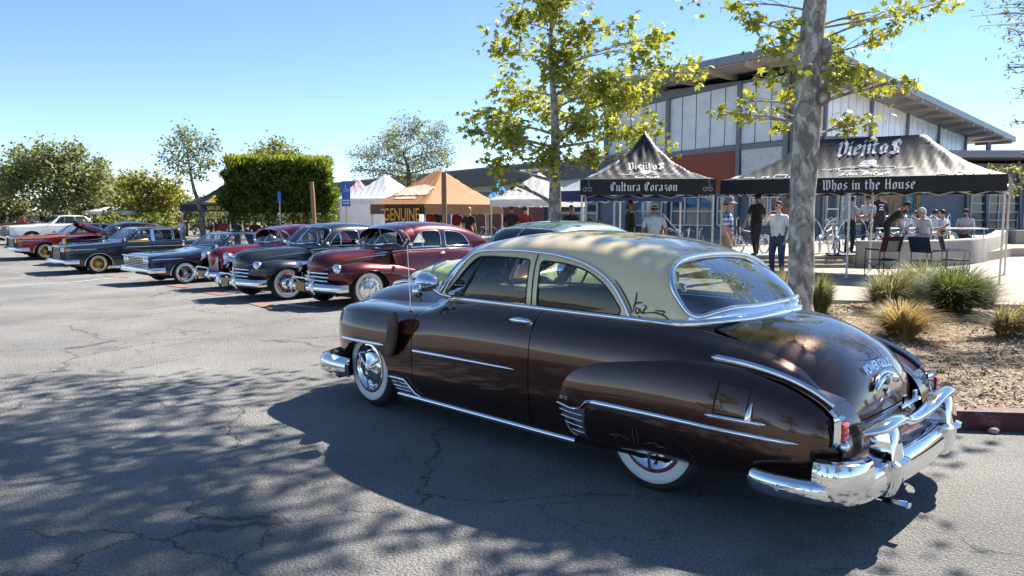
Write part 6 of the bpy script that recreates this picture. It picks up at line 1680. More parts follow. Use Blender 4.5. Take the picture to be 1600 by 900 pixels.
def roof_emblem(cn, art, x0, s0, k, m):
    """hat above a scroll, printed on the slope"""
    mb = MB()
    def q(P, o=0): mb.add([art(x0 + a * k, s0 + b * k, .001 + o) for a, b in P], [tuple(range(len(P)))])
    for i in range(8):      # brim and crown in strips
        a0, a1 = -.62 + i * .155, -.62 + (i + 1) * .155
        q([(a0, .17 + .05 * (a0 / .62)**2), (a1, .17 + .05 * (a1 / .62)**2), (a1, .25 - .04 * abs(a1 / .62)), (a0, .25 - .04 * abs(a0 / .62))])
    for i in range(4):
        a0, a1 = -.30 + i * .15, -.15 + i * .15
        q([(a0, .26), (a1, .26), (a1 * .9, .33), (a0 * .9, .33)]); q([(a0 * .9, .345), (a1 * .9, .345), (a1 * .8, .43), (a0 * .8, .43)])
    for (a, b, c_, d_) in ((-.95, .13, .95, .15), (-.95, -.03, .95, -.01)):
        for i in range(8): a0 = a + (c_ - a) * i / 8; a1 = a + (c_ - a) * (i + 1) / 8; q([(a0, b), (a1, b), (a1, d_), (a0, d_)])
    for sx in (-1, 1):
        q([(sx * .95, -.03), (sx * 1.03, .03), (sx * 1.03, .09), (sx * .95, .15), (sx * .98, .08), (sx * .98, .04)])
        for i in range(3): q([(sx * (1.05 + .2 * i), .03), (sx * (1.22 + .2 * i), .05), (sx * (1.22 + .2 * i), .075), (sx * (1.05 + .2 * i), .065)])
    mb.build('roof_emblem', [m], cn, 0)['kind'] = 'stuff'
    for t_, xx, w_ in (('car', -.5, .4), ('club', .35, .4)):
        pass

PZ = .13
PRINT = mat('grey_print', (.50, .50, .52), .7)
# big black canopy on the right, parallel to the row of cars
cr_, cl_ = at(1573, 302, 16.2), at(1126, 301, 19.7)
dv = (cr_ - cl_); dv.z = 0; wbig = dv.length; dirx = dv.normalized(); rz = math.atan2(dirx.y, dirx.x)
nrm = Vector((-dirx.y, dirx.x, 0)); dep = 3.05
cen = (cr_ + cl_) / 2 + nrm * dep / 2; zv = (cr_.z + cl_.z) / 2 - PZ
tz = zv + .36
big, cn, art = canopy_tent((cen.x, cen.y, PZ), rz, wbig, dep, tz, .36, 1.04, wbig - 3.5, BLKC, BLKV, 'long black canopy lettered Whos in the House behind the sycamore trunk',
    front=[('Whos in the House', .38, tz - .285, .235, INK, True)], sag=2.1, lin=.42)
arched(cn, art, 'ViejitoS', .15, .56, 2.3, .42, .14, INK); roof_emblem(cn, art, .25, .30, .62, INK); arched(cn, art, 'San Diego', .25, .085, 2.0, .24, .0, PRINT)
def skyline(cn, art, w, m, seed, gap):
    r = rnd(seed); mb = MB(); x = -w / 2 + .25
    while x < w / 2 - .4:
        bw = r.uniform(.12, .34); h = r.uniform(.08, .30)
        if abs(x - gap[0]) > gap[1]:
            for (a, b, c_, d_) in ((x, .02, x + .03, h), (x + bw - .03, .02, x + bw, h), (x, h - .03, x + bw, h)):
                mb.add([art(a, b, .001), art(c_, b, .001), art(c_, d_, .001), art(a, d_, .001)], [(0, 1, 2, 3)])
            if r.random() < .5: mb.add([art(x + .05, .04, .002), art(x + bw - .05, .04, .002), art(x + bw - .05, h - .05, .002), art(x + .05, h - .05, .002)], [(0, 1, 2, 3)])
        x += bw + r.uniform(.05, .2)
    mb.build('roof_print', [m], cn, 0)['kind'] = 'stuff'
skyline(cn, art, wbig, PRINT, 3, (.25, 1.25))
# square black canopy facing the camera
a, b = at(907, 306, 18.6), at(1117, 303, 18.2); dv = b - a; dv.z = 0; w1 = dv.length; dx_ = dv.normalized(); n1 = Vector((-dx_.y, dx_.x, 0))
cen = (a + b) / 2 + n1 * w1 / 2; t1z = (a.z + b.z) / 2 - PZ + .375
_, cn, art = canopy_tent((cen.x, cen.y, PZ), math.atan2(dx_.y, dx_.x), w1, w1, t1z, .375, 1.30, .0, BLKC, BLKV, 'square black canopy lettered Cultura Corazon with a steep peak', front=[('Cultura Corazon', -.08, t1z - .285, .215, INK, True)], sag=2.6, lin=.34)
arched(cn, art, 'ViejitoS', .0, .34, 1.5, .26, .06, INK); roof_emblem(cn, art, 0, .20, .42, INK); arched(cn, art, 'San Diego', .0, .04, 1.3, .13, 0, INK)
for sx in (-1, 1):     # little bicycle emblem at the valance corners
    mb = MB(); x0 = sx * (w1 / 2 - .17); y0 = -w1 / 2 - .036; z0 = t1z - .29
    for c_ in (-.06, .06): mb.tube([(x0 + c_ + .045 * math.cos(t), y0, z0 + .05 + .045 * math.sin(t)) for t in np.linspace(0, 2 * PI, 13)[:-1]], .006, 4, closed=True)
    mb.tube([(x0 - .06, y0, z0 + .05), (x0, y0, z0 + .11), (x0 + .06, y0, z0 + .05), (x0 + .04, y0, z0 + .16), (x0 + .01, y0, z0 + .25), (x0 + .05, y0, z0 + .27)], .005, 4); mb.build('bicycle_print', [PRINT], cn, 0)
# tan canopy with its banner
def tent_by_px(ul, ur, vl, vr, dl, dr, depth, hv, H, ridge, cloth, val, label, **kw):
    a, b = at(ul, vl, dl), at(ur, vr, dr); z = (a.z + b.z) / 2; dv = b - a; dv.z = 0; w = dv.length; d_ = dv.normalized(); n_ = Vector((-d_.y, d_.x, 0))
    c_ = (a + b) / 2 + n_ * depth / 2; base = kw.pop('base', PZ)
    return canopy_tent((c_.x, c_.y, base), math.atan2(d_.y, d_.x), w, depth, z - base + hv, hv, H, min(ridge, w - .5), cloth, val, label, **kw) + (w, z - base)
r_, cn, art, w, zb_ = tent_by_px(579, 664, 334, 335, 27.0, 25.5, 4.4, .34, 1.25, .3, TANC, BRNV, 'tan canopy with brown printed valance and a GENUINE banner', sag=1.6, lin=.6)
GLDP = mat('gold_print', (.80, .36, .04), .6); CRMP = mat('cream_print', (.70, .60, .45), .7)
lettering('valance_print', 'quality  |  since  |  reliable  |  family', CRMP, cn, lambda a_, b_, k: (a_, -2.2 - .05 - k, zb_ + .13 + b_), .075, black=False)
mb = MB()
for x0, x1, s0, s1 in ((-.75, .75, .30, .62), (-.55, .45, .18, .26)):
    rows = [[art(x0 + (x1 - x0) * i / 14 + .05 * math.sin(j * 2), s0 + (s1 - s0) * (j / 4) * (1 - .3 * abs(i / 7 - 1)), .002) for i in range(15)] for j in range(5)]
    mb.grid(rows)
mb.build('roof_print', [CRMP], cn, 60)
bn = thing('banner', at(628, 346, 25.7), math.atan2((at(664, 335, 25.5) - at(579, 334, 27.0)).y, (at(664, 335, 25.5) - at(579, 334, 27.0)).x), 'dark banner reading GENUINE in orange letters under the tan canopy', 'banner')
mb = MB(); mb.grid([[(x, .01 * math.sin(x * 5), z) for x in np.linspace(-.80, .80, 13)] for z in (-.25, .15, .56)]); bo = mb.build('banner_cloth', [mat('dark_brown_cloth', (.06, .02, .012), .8)], bn, 60)
lettering('banner_lettering', 'GENUINE', GLDP, bo, lambda a_, b_, k: (a_ * 1.0, -.03, .03 + b_ * 1.55), .28, black=False)
lettering('banner_lettering', '& RUCKUS', GLDP, bo, lambda a_, b_, k: (a_, -.03, -.13 + b_), .09, black=False)
tent_by_px(530, 610, 318, 318, 32.0, 31.0, 3.2, .22, 1.05, 0, WHC, WHC, 'white canopy with closed side walls left of the tan canopy', wall=[0, 1, 3], sag=1.6, lin=.6)
tent_by_px(766, 863, 323, 322, 26.0, 25.0, 3.0, .25, .95, 0, WHC, WHC, 'open white canopy in front of the brick wall', sag=1.5, lin=.65)
tent_by_px(864, 960, 317, 312, 24.5, 22.5, 3.2, .33, 1.0, 0, cloth_mat('pale_blue_canvas', (.45, .52, .66), .3), NAVC, 'navy valanced canopy half behind the Cultura Corazon canopy', sag=1.6, lin=.6)
tent_by_px(758, 800, 322, 322, 33, 33, 3, .25, .95, 0, BLUEC, BLUEC, 'bright blue canopy peeking out behind the open white canopy', sag=1.5, lin=.65)
tent_by_px(528, 575, 316, 316, 37, 37, 3, .25, .95, 0, PINKC, PINKC, 'pink canopy whose tip shows behind the walled white canopy', sag=1.8, lin=.5)
YELP = mat('yellow_print', (.80, .62, .04), .6)
r_, cn, art, w, zb_ = tent_by_px(282, 378, 332, 329, 39.0, 37.0, 3.2, .36, 1.45, 0, BLKC, BLKV, 'black canopy lettered in yellow behind the slender tree', sag=2.0, lin=.45, base=-.5)
arched(cn, art, 'Alucidos', .35, .10, 2.0, .50, .0, YELP); lettering('valance_print', 'SAN DIEGO', YELP, cn, lambda a_, b_, k: (.55 + a_, -1.6 - .05, zb_ + .08 + b_), .2, black=False)
tent_by_px(352, 392, 318, 318, 44, 44, 3, .25, 1.3, 0, WHC, WHC, 'white canopy tip beyond the yellow lettered canopy', sag=1.6, lin=.6, base=-.5)
tent_by_px(128, 200, 336, 334, 48, 46, 3, .2, .5, 0, WHC, WHC, 'white awning with blue back among the far trees', sag=1.4, lin=.7, base=-.8)

# ------------------------------------------------------------------ posts and signs
BLUES = mat('blue_sign', (.03, .12, .45), .4); WHS = mat('white_sign', (.75, .76, .78), .45); WOOD = mat('weathered_wood', (.26, .16, .09), .8, var=.3, scale=14); GALV = mat('galvanised', (.42, .43, .44), .45, .7)
def sign_post(u, vt, vb, d, label, plate, zbase=None, wheelchair=False, wdt=.3, hgt=.45):
    t = at(u, vt, d); b = Vector((t.x, t.y, PZ if zbase is None else zbase))
    o = thing('sign_post', b, 0, label, 'sign')
    mb = MB(); mb.tube([(0, 0, 0), (0, 0, t.z - b.z)], .03, 8); mb.build('pole', [GALV], o, 50)
    mb = MB(); mb.box((0, -.04, t.z - b.z - hgt / 2), (wdt, .012, hgt)); s = mb.build('sign_plate', [plate], o, 0)
    if wheelchair:
        z = t.z - b.z - hgt * .32; mb = MB()
        mb.ball((-.01, -.05, z + .12), (.025, .006, .025), 10, 6); mb.tube([(0, -.05, z + .09), (0, -.05, z), (.07, -.05, z), (.10, -.05, z - .08)], .012, 5)
        mb.tube([(.06 * math.cos(t_) - .01, -.05, z - .03 + .06 * math.sin(t_)) for t_ in np.linspace(-3.6, .6, 12)], .009, 5); mb.build('sign_symbol', [WHS], s, 50)
        mb = MB(); mb.box((0, -.05, z - .42), (wdt * .8, .006, .04)); mb.box((0, -.05, z - .52), (wdt * .7, .006, .04)); mb.build('sign_text_bar', [WHS], s, 0)
    return o
sign_post(436.5, 299, 390, 31, 'slim pole with a narrow blue and white sign before the clipped hedge tree', BLUES, -.2, wdt=.14)
sign_post(485, 283, 390, 32, 'pole with a pale plate beside the leaning wooden post', WHS, -.2, wdt=.2, hgt=.85)
sign_post(540.5, 283, 390, 29, 'blue accessible parking sign on a steel pole before the walled white canopy', BLUES, -.1, True, .32, .95)
def wood_post(ut, vt, ub, d, w, label, zb_=0.0):
    t = at(ut, vt, d); bpt = at(ub, 380, d); o = thing('wooden_post', (bpt.x, bpt.y, zb_), 0, label, 'post')
    mb = MB(); rows = []; top = t - o.location
    for k in range(6):
        c_ = Vector((0, 0, 0)).lerp(top, k / 5); ww = w * (1 + .06 * math.sin(k * 2.2)) / 2
        rows.append([c_ + Vector((x * ww, y * ww, 0)) for x, y in ((-1, -1), (1, -1), (1, 1), (-1, 1))])
    mb.grid(rows, closed=True); mb.f.append([20, 21, 22, 23]); mb.m.append(0); mb.build('timber', [WOOD], o, 0)
    return o
wood_post(487, 284, 494, 31, .14, 'leaning weathered wooden post before the clipped hedge tree', -.2)
wood_post(693.5, 269, 695, 24.5, .15, 'square brown wooden post standing before the tan canopy', .05)
# ------------------------------------------------------------------ trees, shrubs, grasses
def leaf_mat(name, col, rough=.5):
    if name in MATS: return MATS[name]
    m, nt, b = nodes_of(name); L = nt.links.new
    oi = N_(nt, 'ShaderNodeTexCoord'); n = N_(nt, 'ShaderNodeTexNoise', Scale=2.2, Detail=3.0); L(oi.outputs['Object'], n.inputs['Vector'])
    r = N_(nt, 'ShaderNodeValToRGB'); r.color_ramp.elements[0].position = .3; r.color_ramp.elements[1].position = .7
    r.color_ramp.elements[0].color = rgb([c * .75 for c in col]); r.color_ramp.elements[1].color = rgb([c * 1.25 for c in col]); L(n.outputs['Fac'], r.inputs['Fac'])
    L(r.outputs['Color'], b.inputs['Base Color']); b.inputs['Roughness'].default_value = rough; b.inputs['Specular IOR Level'].default_value = .35
    tl = N_(nt, 'ShaderNodeBsdfTranslucent'); mx = N_(nt, 'ShaderNodeMixShader', Fac=.42)
    hs = N_(nt, 'ShaderNodeHueSaturation', Value=1.5); hs.inputs['Saturation'].default_value = 1.12; L(r.outputs['Color'], hs.inputs['Color']); L(hs.outputs[0], tl.inputs['Color'])
    L(b.outputs[0], mx.inputs[1]); L(tl.outputs[0], mx.inputs[2]); L(mx.outputs[0], nt.nodes['Material Output'].inputs['Surface'])
    MATS[name] = m; return m
def bark_mat(name, base, patch, scale=6.0, dark=None):
    m, nt, b = nodes_of(name); L = nt.links.new
    tc = N_(nt, 'ShaderNodeTexCoord'); mp = N_(nt, 'ShaderNodeMapping'); mp.inputs['Scale'].default_value = (1, 1, .62); L(tc.outputs['Object'], mp.inputs['Vector'])
    n = N_(nt, 'ShaderNodeTexNoise', Scale=scale, Detail=2.5, Roughness=.55, Distortion=.6); L(mp.outputs[0], n.inputs['Vector'])
    r = N_(nt, 'ShaderNodeValToRGB'); r.color_ramp.interpolation = 'LINEAR'; e = r.color_ramp.elements
    e[0].position, e[0].color = .44, rgb(dark or [c * .45 for c in base]); e[1].position, e[1].color = .47, rgb(base)
    x = e.new(.56); x.color = rgb(base); x = e.new(.585); x.color = rgb(patch)
    L(n.outputs['Fac'], r.inputs['Fac'])
    n2 = N_(nt, 'ShaderNodeTexNoise', Scale=40.0, Detail=5.0); L(tc.outputs['Object'], n2.inputs['Vector'])
    mx = N_(nt, 'ShaderNodeMix', data_type='RGBA', blend_type='MULTIPLY'); mx.inputs['Factor'].default_value = .5; L(r.outputs['Color'], mx.inputs['A']); L(n2.outputs['Color'], mx.inputs['B'])
    L(mx.outputs['Result'], b.inputs['Base Color']); b.inputs['Roughness'].default_value = .9
    ad = N_(nt, 'ShaderNodeMath', operation='ADD'); L(n.outputs['Fac'], ad.inputs[0]); L(n2.outputs['Fac'], ad.inputs[1])
    bp = N_(nt, 'ShaderNodeBump', Strength=.5, Distance=.02); L(ad.outputs[0], bp.inputs['Height']); L(bp.outputs['Normal'], b.inputs['Normal'])
    return m
SYC = bark_mat('sycamore_bark', (.46, .43, .385), (.74, .72, .66), 7.5, (.27, .24, .21)); BARK = bark_mat('rough_bark', (.17, .13, .10), (.26, .22, .18), 14); BARKP = bark_mat('pale_bark', (.30, .27, .23), (.38, .35, .31), 10)
STAR = []
for k in range(5):
    a = (k - 2) * .95; L = (.62, .88, 1.0, .88, .62)[k]
    if k: am = (k - 2.5) * .95; STAR.append((.42 * math.sin(am), .42 * math.cos(am) + .25, 0))
    STAR.append((L * math.sin(a) * .95, L * math.cos(a) + .22, -.10 * abs(k - 2)))
STAR = np.array([(0, 0, 0)] + STAR); STAR[:, 1] -= .0
STAR_F = np.array([(0, i, i + 1) for i in range(1, len(STAR) - 1)])[:, ::-1]
QUAD = np.array([(0, 0, 0), (.42, .5, .10), (0, 1.1, 0), (-.42, .5, .10)]); QUAD_F = np.array([(0, 1, 2), (0, 2, 3)])
SLIM = np.array([(0, 0, 0), (.16, .55, .03), (0, 1.3, -.1), (-.16, .55, .03)])
def leaf_cloud(name, P, size, mats, parent, rs, shape='quad', droop=.35, pm=None, up=.45):
    S, Fc = {'star': (STAR, STAR_F), 'quad': (QUAD, QUAD_F), 'slim': (SLIM, QUAD_F)}[shape]
    n = len(P); k = len(S)
    d = rs.normal(0, 1, (n, 3)); d[:, 2] = d[:, 2] * .6 - droop; d /= np.linalg.norm(d, axis=1)[:, None]
    nn = rs.normal(0, 1, (n, 3)); nn[:, 2] = np.abs(nn[:, 2]) + up
    nn -= d * (nn * d).sum(1)[:, None]; nn /= np.linalg.norm(nn, axis=1)[:, None]
    r = np.cross(d, nn); sz = size * rs.uniform(.65, 1.25, n)
    V = P[:, None, :] + sz[:, None, None] * (S[None, :, 0:1] * r[:, None, :] + S[None, :, 1:2] * d[:, None, :] + S[None, :, 2:3] * nn[:, None, :])
    Fq = (Fc[None] + (np.arange(n) * k)[:, None, None]).reshape(-1, 3)
    mi = np.repeat(rs.choice(len(mats), n, p=pm), len(Fc))
    return fast_mesh(name, V.reshape(-1, 3), Fq, mats, parent, mi)
def limb(mb, a, b, r0, r1, R, bend=.12, n=5, sides=6):
    a, b = Vector(a), Vector(b); L = (b - a).length
    c = (a + b) / 2 + Vector((R.uniform(-1, 1), R.uniform(-1, 1), R.uniform(.0, 1))) * L * bend
    pts = [(1 - t)**2 * a + 2 * t * (1 - t) * c + t * t * b for t in [k / n for k in range(n + 1)]]
    mb.tube(pts, [r0 + (r1 - r0) * (k / n) for k in range(n + 1)], sides, caps=False)
    return pts
def tree(name, label, base, trunk, blobs, mats, bark, seed, leaf=.16, dens=1.0, shape='quad', group=None, sub=7, pm=None, cat='tree', clump=.22, limb_r=.35, extra=None, droop=.35, root_z=None):
    """trunk: [(point, radius)...] in world; blobs: [(centre, radius(es), leaves)]"""
    R = rnd(seed); rs = np.random.RandomState(seed)
    root = thing(name, base, 0, label, cat, group); B = Vector(base)
    mb = MB(); tp = spline([p for p, r in trunk], 4); rr = []
    for k in range(len(tp)):
        t = k / (len(tp) - 1) * (len(trunk) - 1); i = min(int(t), len(trunk) - 2); rr.append(trunk[i][1] + (trunk[i + 1][1] - trunk[i][1]) * (t - i))
    n = 14; rows = []
    for k, p in enumerate(tp):
        rows.append([p - B + Vector((math.cos(q), math.sin(q), 0)) * rr[k] * (1 + .07 * math.sin(3 * q + k * .7) + .05 * R.uniform(-1, 1)) * (1.35 if k == 0 else 1.12 if k == 1 else 1) for q in [2 * PI * j / n for j in range(n)]])
    mb.grid(rows, closed=True)
    leaves = []
    for c, r, cnt in blobs:
        c = Vector(c); r = r if isinstance(r, (tuple, list)) else (r, r, r)
        # limb from the trunk point a little below the blob
        best = min(range(len(tp)), key=lambda k: (tp[k] - c).length + max(0, tp[k].z - c.z + .15 * (c - tp[k]).to_2d().length) * 3)
        a = tp[best]; r0 = max(.012, rr[best] * limb_r)
        pts = limb(mb, a - B, c - B, r0, max(.006, r0 * .3), R)
        ends = []
        for q in range(sub):
            v = Vector((R.gauss(0, 1), R.gauss(0, 1), R.gauss(0, 1))).normalized() * R.uniform(.45, 1.0)
            e = c + Vector((v.x * r[0], v.y * r[1], v.z * r[2])); s0 = pts[R.randint(2, len(pts) - 1)] + B
            limb(mb, s0 - B, e - B, r0 * .32, max(.003, r0 * .08), R, .2, 4, 4); ends.append((s0, e))
        m = int(cnt * dens)
        if m:
            idx = rs.randint(0, len(ends), m); t = rs.uniform(.25, 1.05, m)[:, None]
            E0 = np.array([list(x[0]) for x in ends]); E1 = np.array([list(x[1]) for x in ends])
            leaves.append(E0[idx] + (E1[idx] - E0[idx]) * t + rs.normal(0, 1, (m, 3)) * np.array(r) * clump)
    if extra is not None: leaves.append(extra)
    mb.build('trunk', [bark], root, 70)
    P = np.concatenate(leaves) - np.array(B)
    cr = leaf_cloud('crown', P, leaf, mats, root, rs, shape, droop, pm); cr['kind'] = 'stuff'
    return root, cr
def px_blobs(L, d, per, jit, seed, flat=1.0, kr=1.0):
    R = rnd(seed); out = []
    for q in L:
        u, v, r = q[:3]; dd = d + R.uniform(-jit, jit) if len(q) < 4 else d + q[3]
        rad = r * dd / F_PX * kr; out.append((at(u, v, dd), (rad, rad * flat, rad * .85), int(per * (r / 40.0)**2)))
    return out
SY1, SY2, SY3 = leaf_mat('sycamore_leaf', (.25, .28, .055)), leaf_mat('sycamore_leaf_pale', (.44, .43, .09)), leaf_mat('sycamore_leaf_dark', (.13, .155, .035))
OL1, OL2, OL3 = leaf_mat('olive_leaf', (.19, .21, .08)), leaf_mat('olive_leaf_pale', (.29, .30, .13)), leaf_mat('olive_leaf_dark', (.12, .135, .055))
YG1, YG2, YG3 = leaf_mat('yellow_green_leaf', (.24, .24, .055)), leaf_mat('yellow_leaf', (.34, .31, .07)), leaf_mat('mid_green_leaf', (.07, .09, .025))
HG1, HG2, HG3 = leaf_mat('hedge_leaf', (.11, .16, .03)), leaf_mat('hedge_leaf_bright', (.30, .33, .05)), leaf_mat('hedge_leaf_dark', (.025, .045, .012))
# sycamore beyond the cars
b = at(868, 378, 23.5); b.z = PZ
tr = [(b, .22), (at(867, 320, 23.5), .19), (at(868, 250, 23.5), .155), (at(866, 170, 23.5), .11), (at(861, 90, 23.5), .075), (at(862, 10, 23.5), .045), (at(860, -50, 23.5), .02)]
S1 = [(850, 15, 52), (800, 35, 38), (785, 85, 40), (860, 85, 55), (915, 50, 42), (900, 130, 52), (955, 120, 48), (975, 45, 22), (1015, 75, 36), (1060, 105, 38), (1040, 55, 26), (1092, 112, 20), (1005, 150, 46), (955, 185, 48), (1010, 205, 40), (910, 195, 45), (850, 175, 50), (795, 145, 48), (762, 190, 44), (735, 205, 24), (800, 215, 45), (850, 240, 40), (778, 258, 28), (785, 285, 18), (930, 240, 30), (1040, 232, 18), (850, -30, 50), (810, -50, 40), (900, -40, 45)]
tree('sycamore_tree', 'leafy sycamore rising between the white canopy and the Cultura Corazon canopy', b, tr, px_blobs(S1, 23.5, 185, 1.6, 11, 1.0), [SY1, SY2, SY3], SYC, 5, leaf=.165, shape='star', pm=[.46, .41, .13], sub=8, clump=.24)
# near sycamore: trunk in front of the long canopy
b = at(1249, 500, 11.2); b.z = .10; D2 = 11.2
tr = [(b, .185), (at(1250, 430, D2), .18), (at(1254, 330, D2), .178), (at(1259, 220, D2), .182), (at(1264, 120, D2), .176), (at(1272, 20, D2), .16), (at(1279, -90, D2), .15), (at(1283, -220, D2), .12), (at(1288, -420, D2), .08), (at(1290, -620, D2), .04)]
near = [(1205, 70, 28, -.3), (1225, 30, 30, .2), (1172, 30, 22, -.2), (1195, 120, 22, .3), (1235, 100, 26, -.5), (1240, 60, 24, .4), (1305, 105, 34, .3), (1330, 100, 30, -.3), (1350, 120, 26, .2), (1300, 70, 26, .6), (1375, 60, 22, .2), (1400, 25, 28, -.2), (1430, 15, 26, .3), (1470, 5, 22, 0), (1350, 30, 26, .4), (1385, 130, 20, .1), (1425, 128, 18, -.2), (1350, 192, 32, .2), (1320, 190, 20, .3), (1162, 160, 20, .4), (1170, 185, 16, .3), (1125, 175, 16, .6), (1205, 170, 18, .5), (1220, 195, 14, .5), (1230, 150, 22, .3), (1310, 130, 20, -.4), (1150, 8, 20, .2)]
blobs = px_blobs(near, D2, 62, .2, 7)
R7 = rnd(77)
lights = []
for k in range(64):         # crown above the picture, whose shadow dapples the car and the asphalt
    z = R7.uniform(6.0, 12.6); rad = 3.9 * math.sin(min(1, max(0.12, (13.6 - z) / 7.0)) * 1.7)
    th_ = R7.uniform(0, 2 * PI); q = rad * math.sqrt(R7.uniform(.05, 1))
    c_ = Vector((4.3 + q * math.cos(th_), 11.2 + q * math.sin(th_), z))
    pr = None
    w_ = c_ - Vector((0, 0, CAM_H)); dep_ = w_.y * math.cos(PITCH) - w_.z * math.sin(PITCH); vv = 450 - F_PX * (w_.y * math.sin(PITCH) + w_.z * math.cos(PITCH)) / dep_
    if vv > -60 or (c_.x - .68 * z > 1.7 and c_.y - .64 * z < 5.4): continue
    blobs.append((c_, R7.uniform(.55, .85), R7.randint(170, 260)))
for c_ in ((6.0, 8.4, 7.0), (5.5, 8.9, 7.3), (6.6, 8.7, 7.7), (5.2, 8.2, 6.8), (5.9, 9.2, 8.0), (4.7, 8.6, 7.0)): blobs.append((Vector(c_), .5, 150))  # extra clumps out of view, added to shade the boot lid
syc2, cr2 = tree('sycamore_tree', 'near sycamore with mottled grey trunk standing in front of the long black canopy', b, tr, blobs, [SY1, SY2, SY3], SYC, 9, leaf=.092, shape='star', pm=[.42, .40, .18], sub=6, clump=.34, limb_r=.12)
mb = MB(); mb.ball(Vector(at(1287, 152, 11.05)) - b, (.10, .12, .13)); mb.build('burl', [SYC], syc2, 70); mb = MB(); mb.ball(Vector(at(1290, 80, 11.1)) - b, (.09, .1, .2)); mb.build('burl', [SYC], syc2, 70)
# biggest leaves of the near tree as single leaves
rs = np.random.RandomState(21); cand = [q for q in blobs[:len(near)]]
me_leaf = bpy.data.meshes.new('leaf'); me_leaf.from_pydata([tuple(v * .105) for v in STAR], [], [tuple(int(i) for i in f) for f in STAR_F]); me_leaf.materials.append(SY2); me_leaf.update()
me_leaf2 = me_leaf.copy(); me_leaf2.materials[0] = SY1
for k in range(280):
    c_, r_, _ = cand[rs.randint(len(cand))]
    o = put(bpy.data.objects.new('leaf', me_leaf if k % 2 else me_leaf2), cr2)
    v = rs.normal(0, 1, 3); v /= np.linalg.norm(v)
    o.location = Vector(c_) - b + Vector((v[0] * r_[0], v[1] * r_[1], v[2] * r_[2])) * rs.uniform(.3, 1.05)
    o.rotation_euler = (rs.uniform(-2.2, -.6), rs.uniform(-.7, .7), rs.uniform(0, 2 * PI)); s_ = rs.uniform(.75, 1.25); o.scale = (s_, s_, s_)
# far trees on the left
def far_tree(label, ub, d, trunkpx, L, mats, seed, leaf=.2, per=330, bark=BARK, shape='quad', pm=None, zb=-.7, rtr=.2, jit=1.5, sub=8, group='trees beyond the car park', clump=.3, name='broadleaf_tree', k_=3.0):
    b = at(ub, 372, d); b.z = zb
    tr = [(b, rtr)] + [(at(u, v, d), rtr * (1 - .8 * (k + 1) / len(trunkpx))) for k, (u, v) in enumerate(trunkpx)]
    return tree(name, label, b, tr, px_blobs(L, d, per * k_, jit, seed, 1.0), mats, bark, seed, leaf * 1.05, 1.0, shape, group, sub, pm, clump=clump)
OLM = [OL1, OL2, OL3]; pmO = [.42, .33, .25]
far_tree('broad olive-green tree at the far left with a pale forked trunk', 88, 48, [(87, 330), (85, 295), (80, 260)], [(70, 248, 34), (38, 256, 30), (108, 250, 32), (60, 280, 40), (112, 280, 42), (28, 292, 34), (142, 268, 26), (152, 292, 32), (80, 312, 34), (160, 256, 16), (130, 308, 28), (10, 268, 22), (28, 238, 14), (122, 234, 16)], OLM, 31, .2, 420, BARKP, pm=pmO)
far_tree('dark olive tree cut by the left picture edge', 5, 52, [(3, 340), (0, 300)], [(0, 290, 36), (20, 315, 34), (-30, 270, 40), (-20, 310, 40), (35, 335, 26), (-50, 300, 40)], OLM, 32, .2, 420, pm=[.4, .2, .4])
far_tree('low olive shrub tree between the far cars and the awning', 160, 56, [(160, 335), (160, 315)], [(150, 315, 30), (180, 300, 30), (200, 315, 28), (120, 325, 28), (215, 290, 24), (175, 330, 26)], OLM, 33, .2, 420, pm=[.4, .2, .4])
far_tree('yellow-green bushy tree left of the slender tree', 232, 47, [(232, 335), (230, 310)], [(215, 290, 30), (245, 285, 30), (205, 315, 28), (240, 315, 34), (270, 305, 26), (190, 325, 22), (262, 330, 24), (225, 335, 26), (280, 290, 16)], [YG1, YG2, YG3], 34, .18, 430, pm=[.45, .33, .22])
far_tree('yellow-green bush behind the dark coupe roofs', 290, 52, [(290, 340), (288, 320)], [(285, 318, 26), (312, 320, 22), (335, 330, 22), (300, 338, 24), (350, 338, 20), (270, 338, 22)], [YG1, YG2, YG3], 35, .18, 400, pm=[.35, .25, .40])
far_tree('slender tree with thin pale trunk and sparse dark crown', 318, 31, [(316, 345), (311, 320), (303, 295), (297, 265), (292, 235)], [(292, 212, 26), (270, 225, 20), (318, 225, 24), (338, 230, 16), (300, 240, 28), (270, 250, 20), (325, 250, 22), (248, 245, 12), (290, 265, 24), (318, 275, 16), (340, 258, 10), (282, 200, 14)], OLM, 36, .11, 230, BARKP, pm=[.45, .2, .35], zb=-.3, rtr=.13, jit=.8, name='slender_tree', k_=2.6)
far_tree('rounded pale green tree rising behind the clipped hedge tree', 428, 46, [(428, 300), (428, 260)], [(428, 232, 24), (405, 240, 22), (452, 240, 22), (390, 255, 20), (468, 258, 18), (428, 252, 30)], [YG1, OL2, YG3], 37, .17, 430, pm=[.4, .4, .2])
far_tree('feathery grey-green tree behind the tan canopy', 640, 42, [(640, 300), (638, 265), (630, 240)], [(600, 215, 30), (640, 200, 30), (680, 215, 30), (570, 240, 26), (620, 240, 34), (665, 245, 36), (695, 235, 22), (560, 262, 18), (600, 265, 28), (700, 255, 16), (655, 190, 16), (690, 200, 16), (545, 240, 10), (640, 270, 26)], [OL1, OL2, OL3], 38, .16, 430, pm=[.35, .45, .2], shape='slim', zb=.13)
far_tree('dense green bushes behind the row of far cars', 190, 40, [(190, 350)], [(150, 350, 18), (175, 348, 18), (205, 350, 18), (235, 350, 18), (262, 350, 18), (120, 352, 16)], [YG3, OL1, YG1], 40, .2, 420, pm=[.4, .3, .3], sub=8, name='bush', zb=-.36)
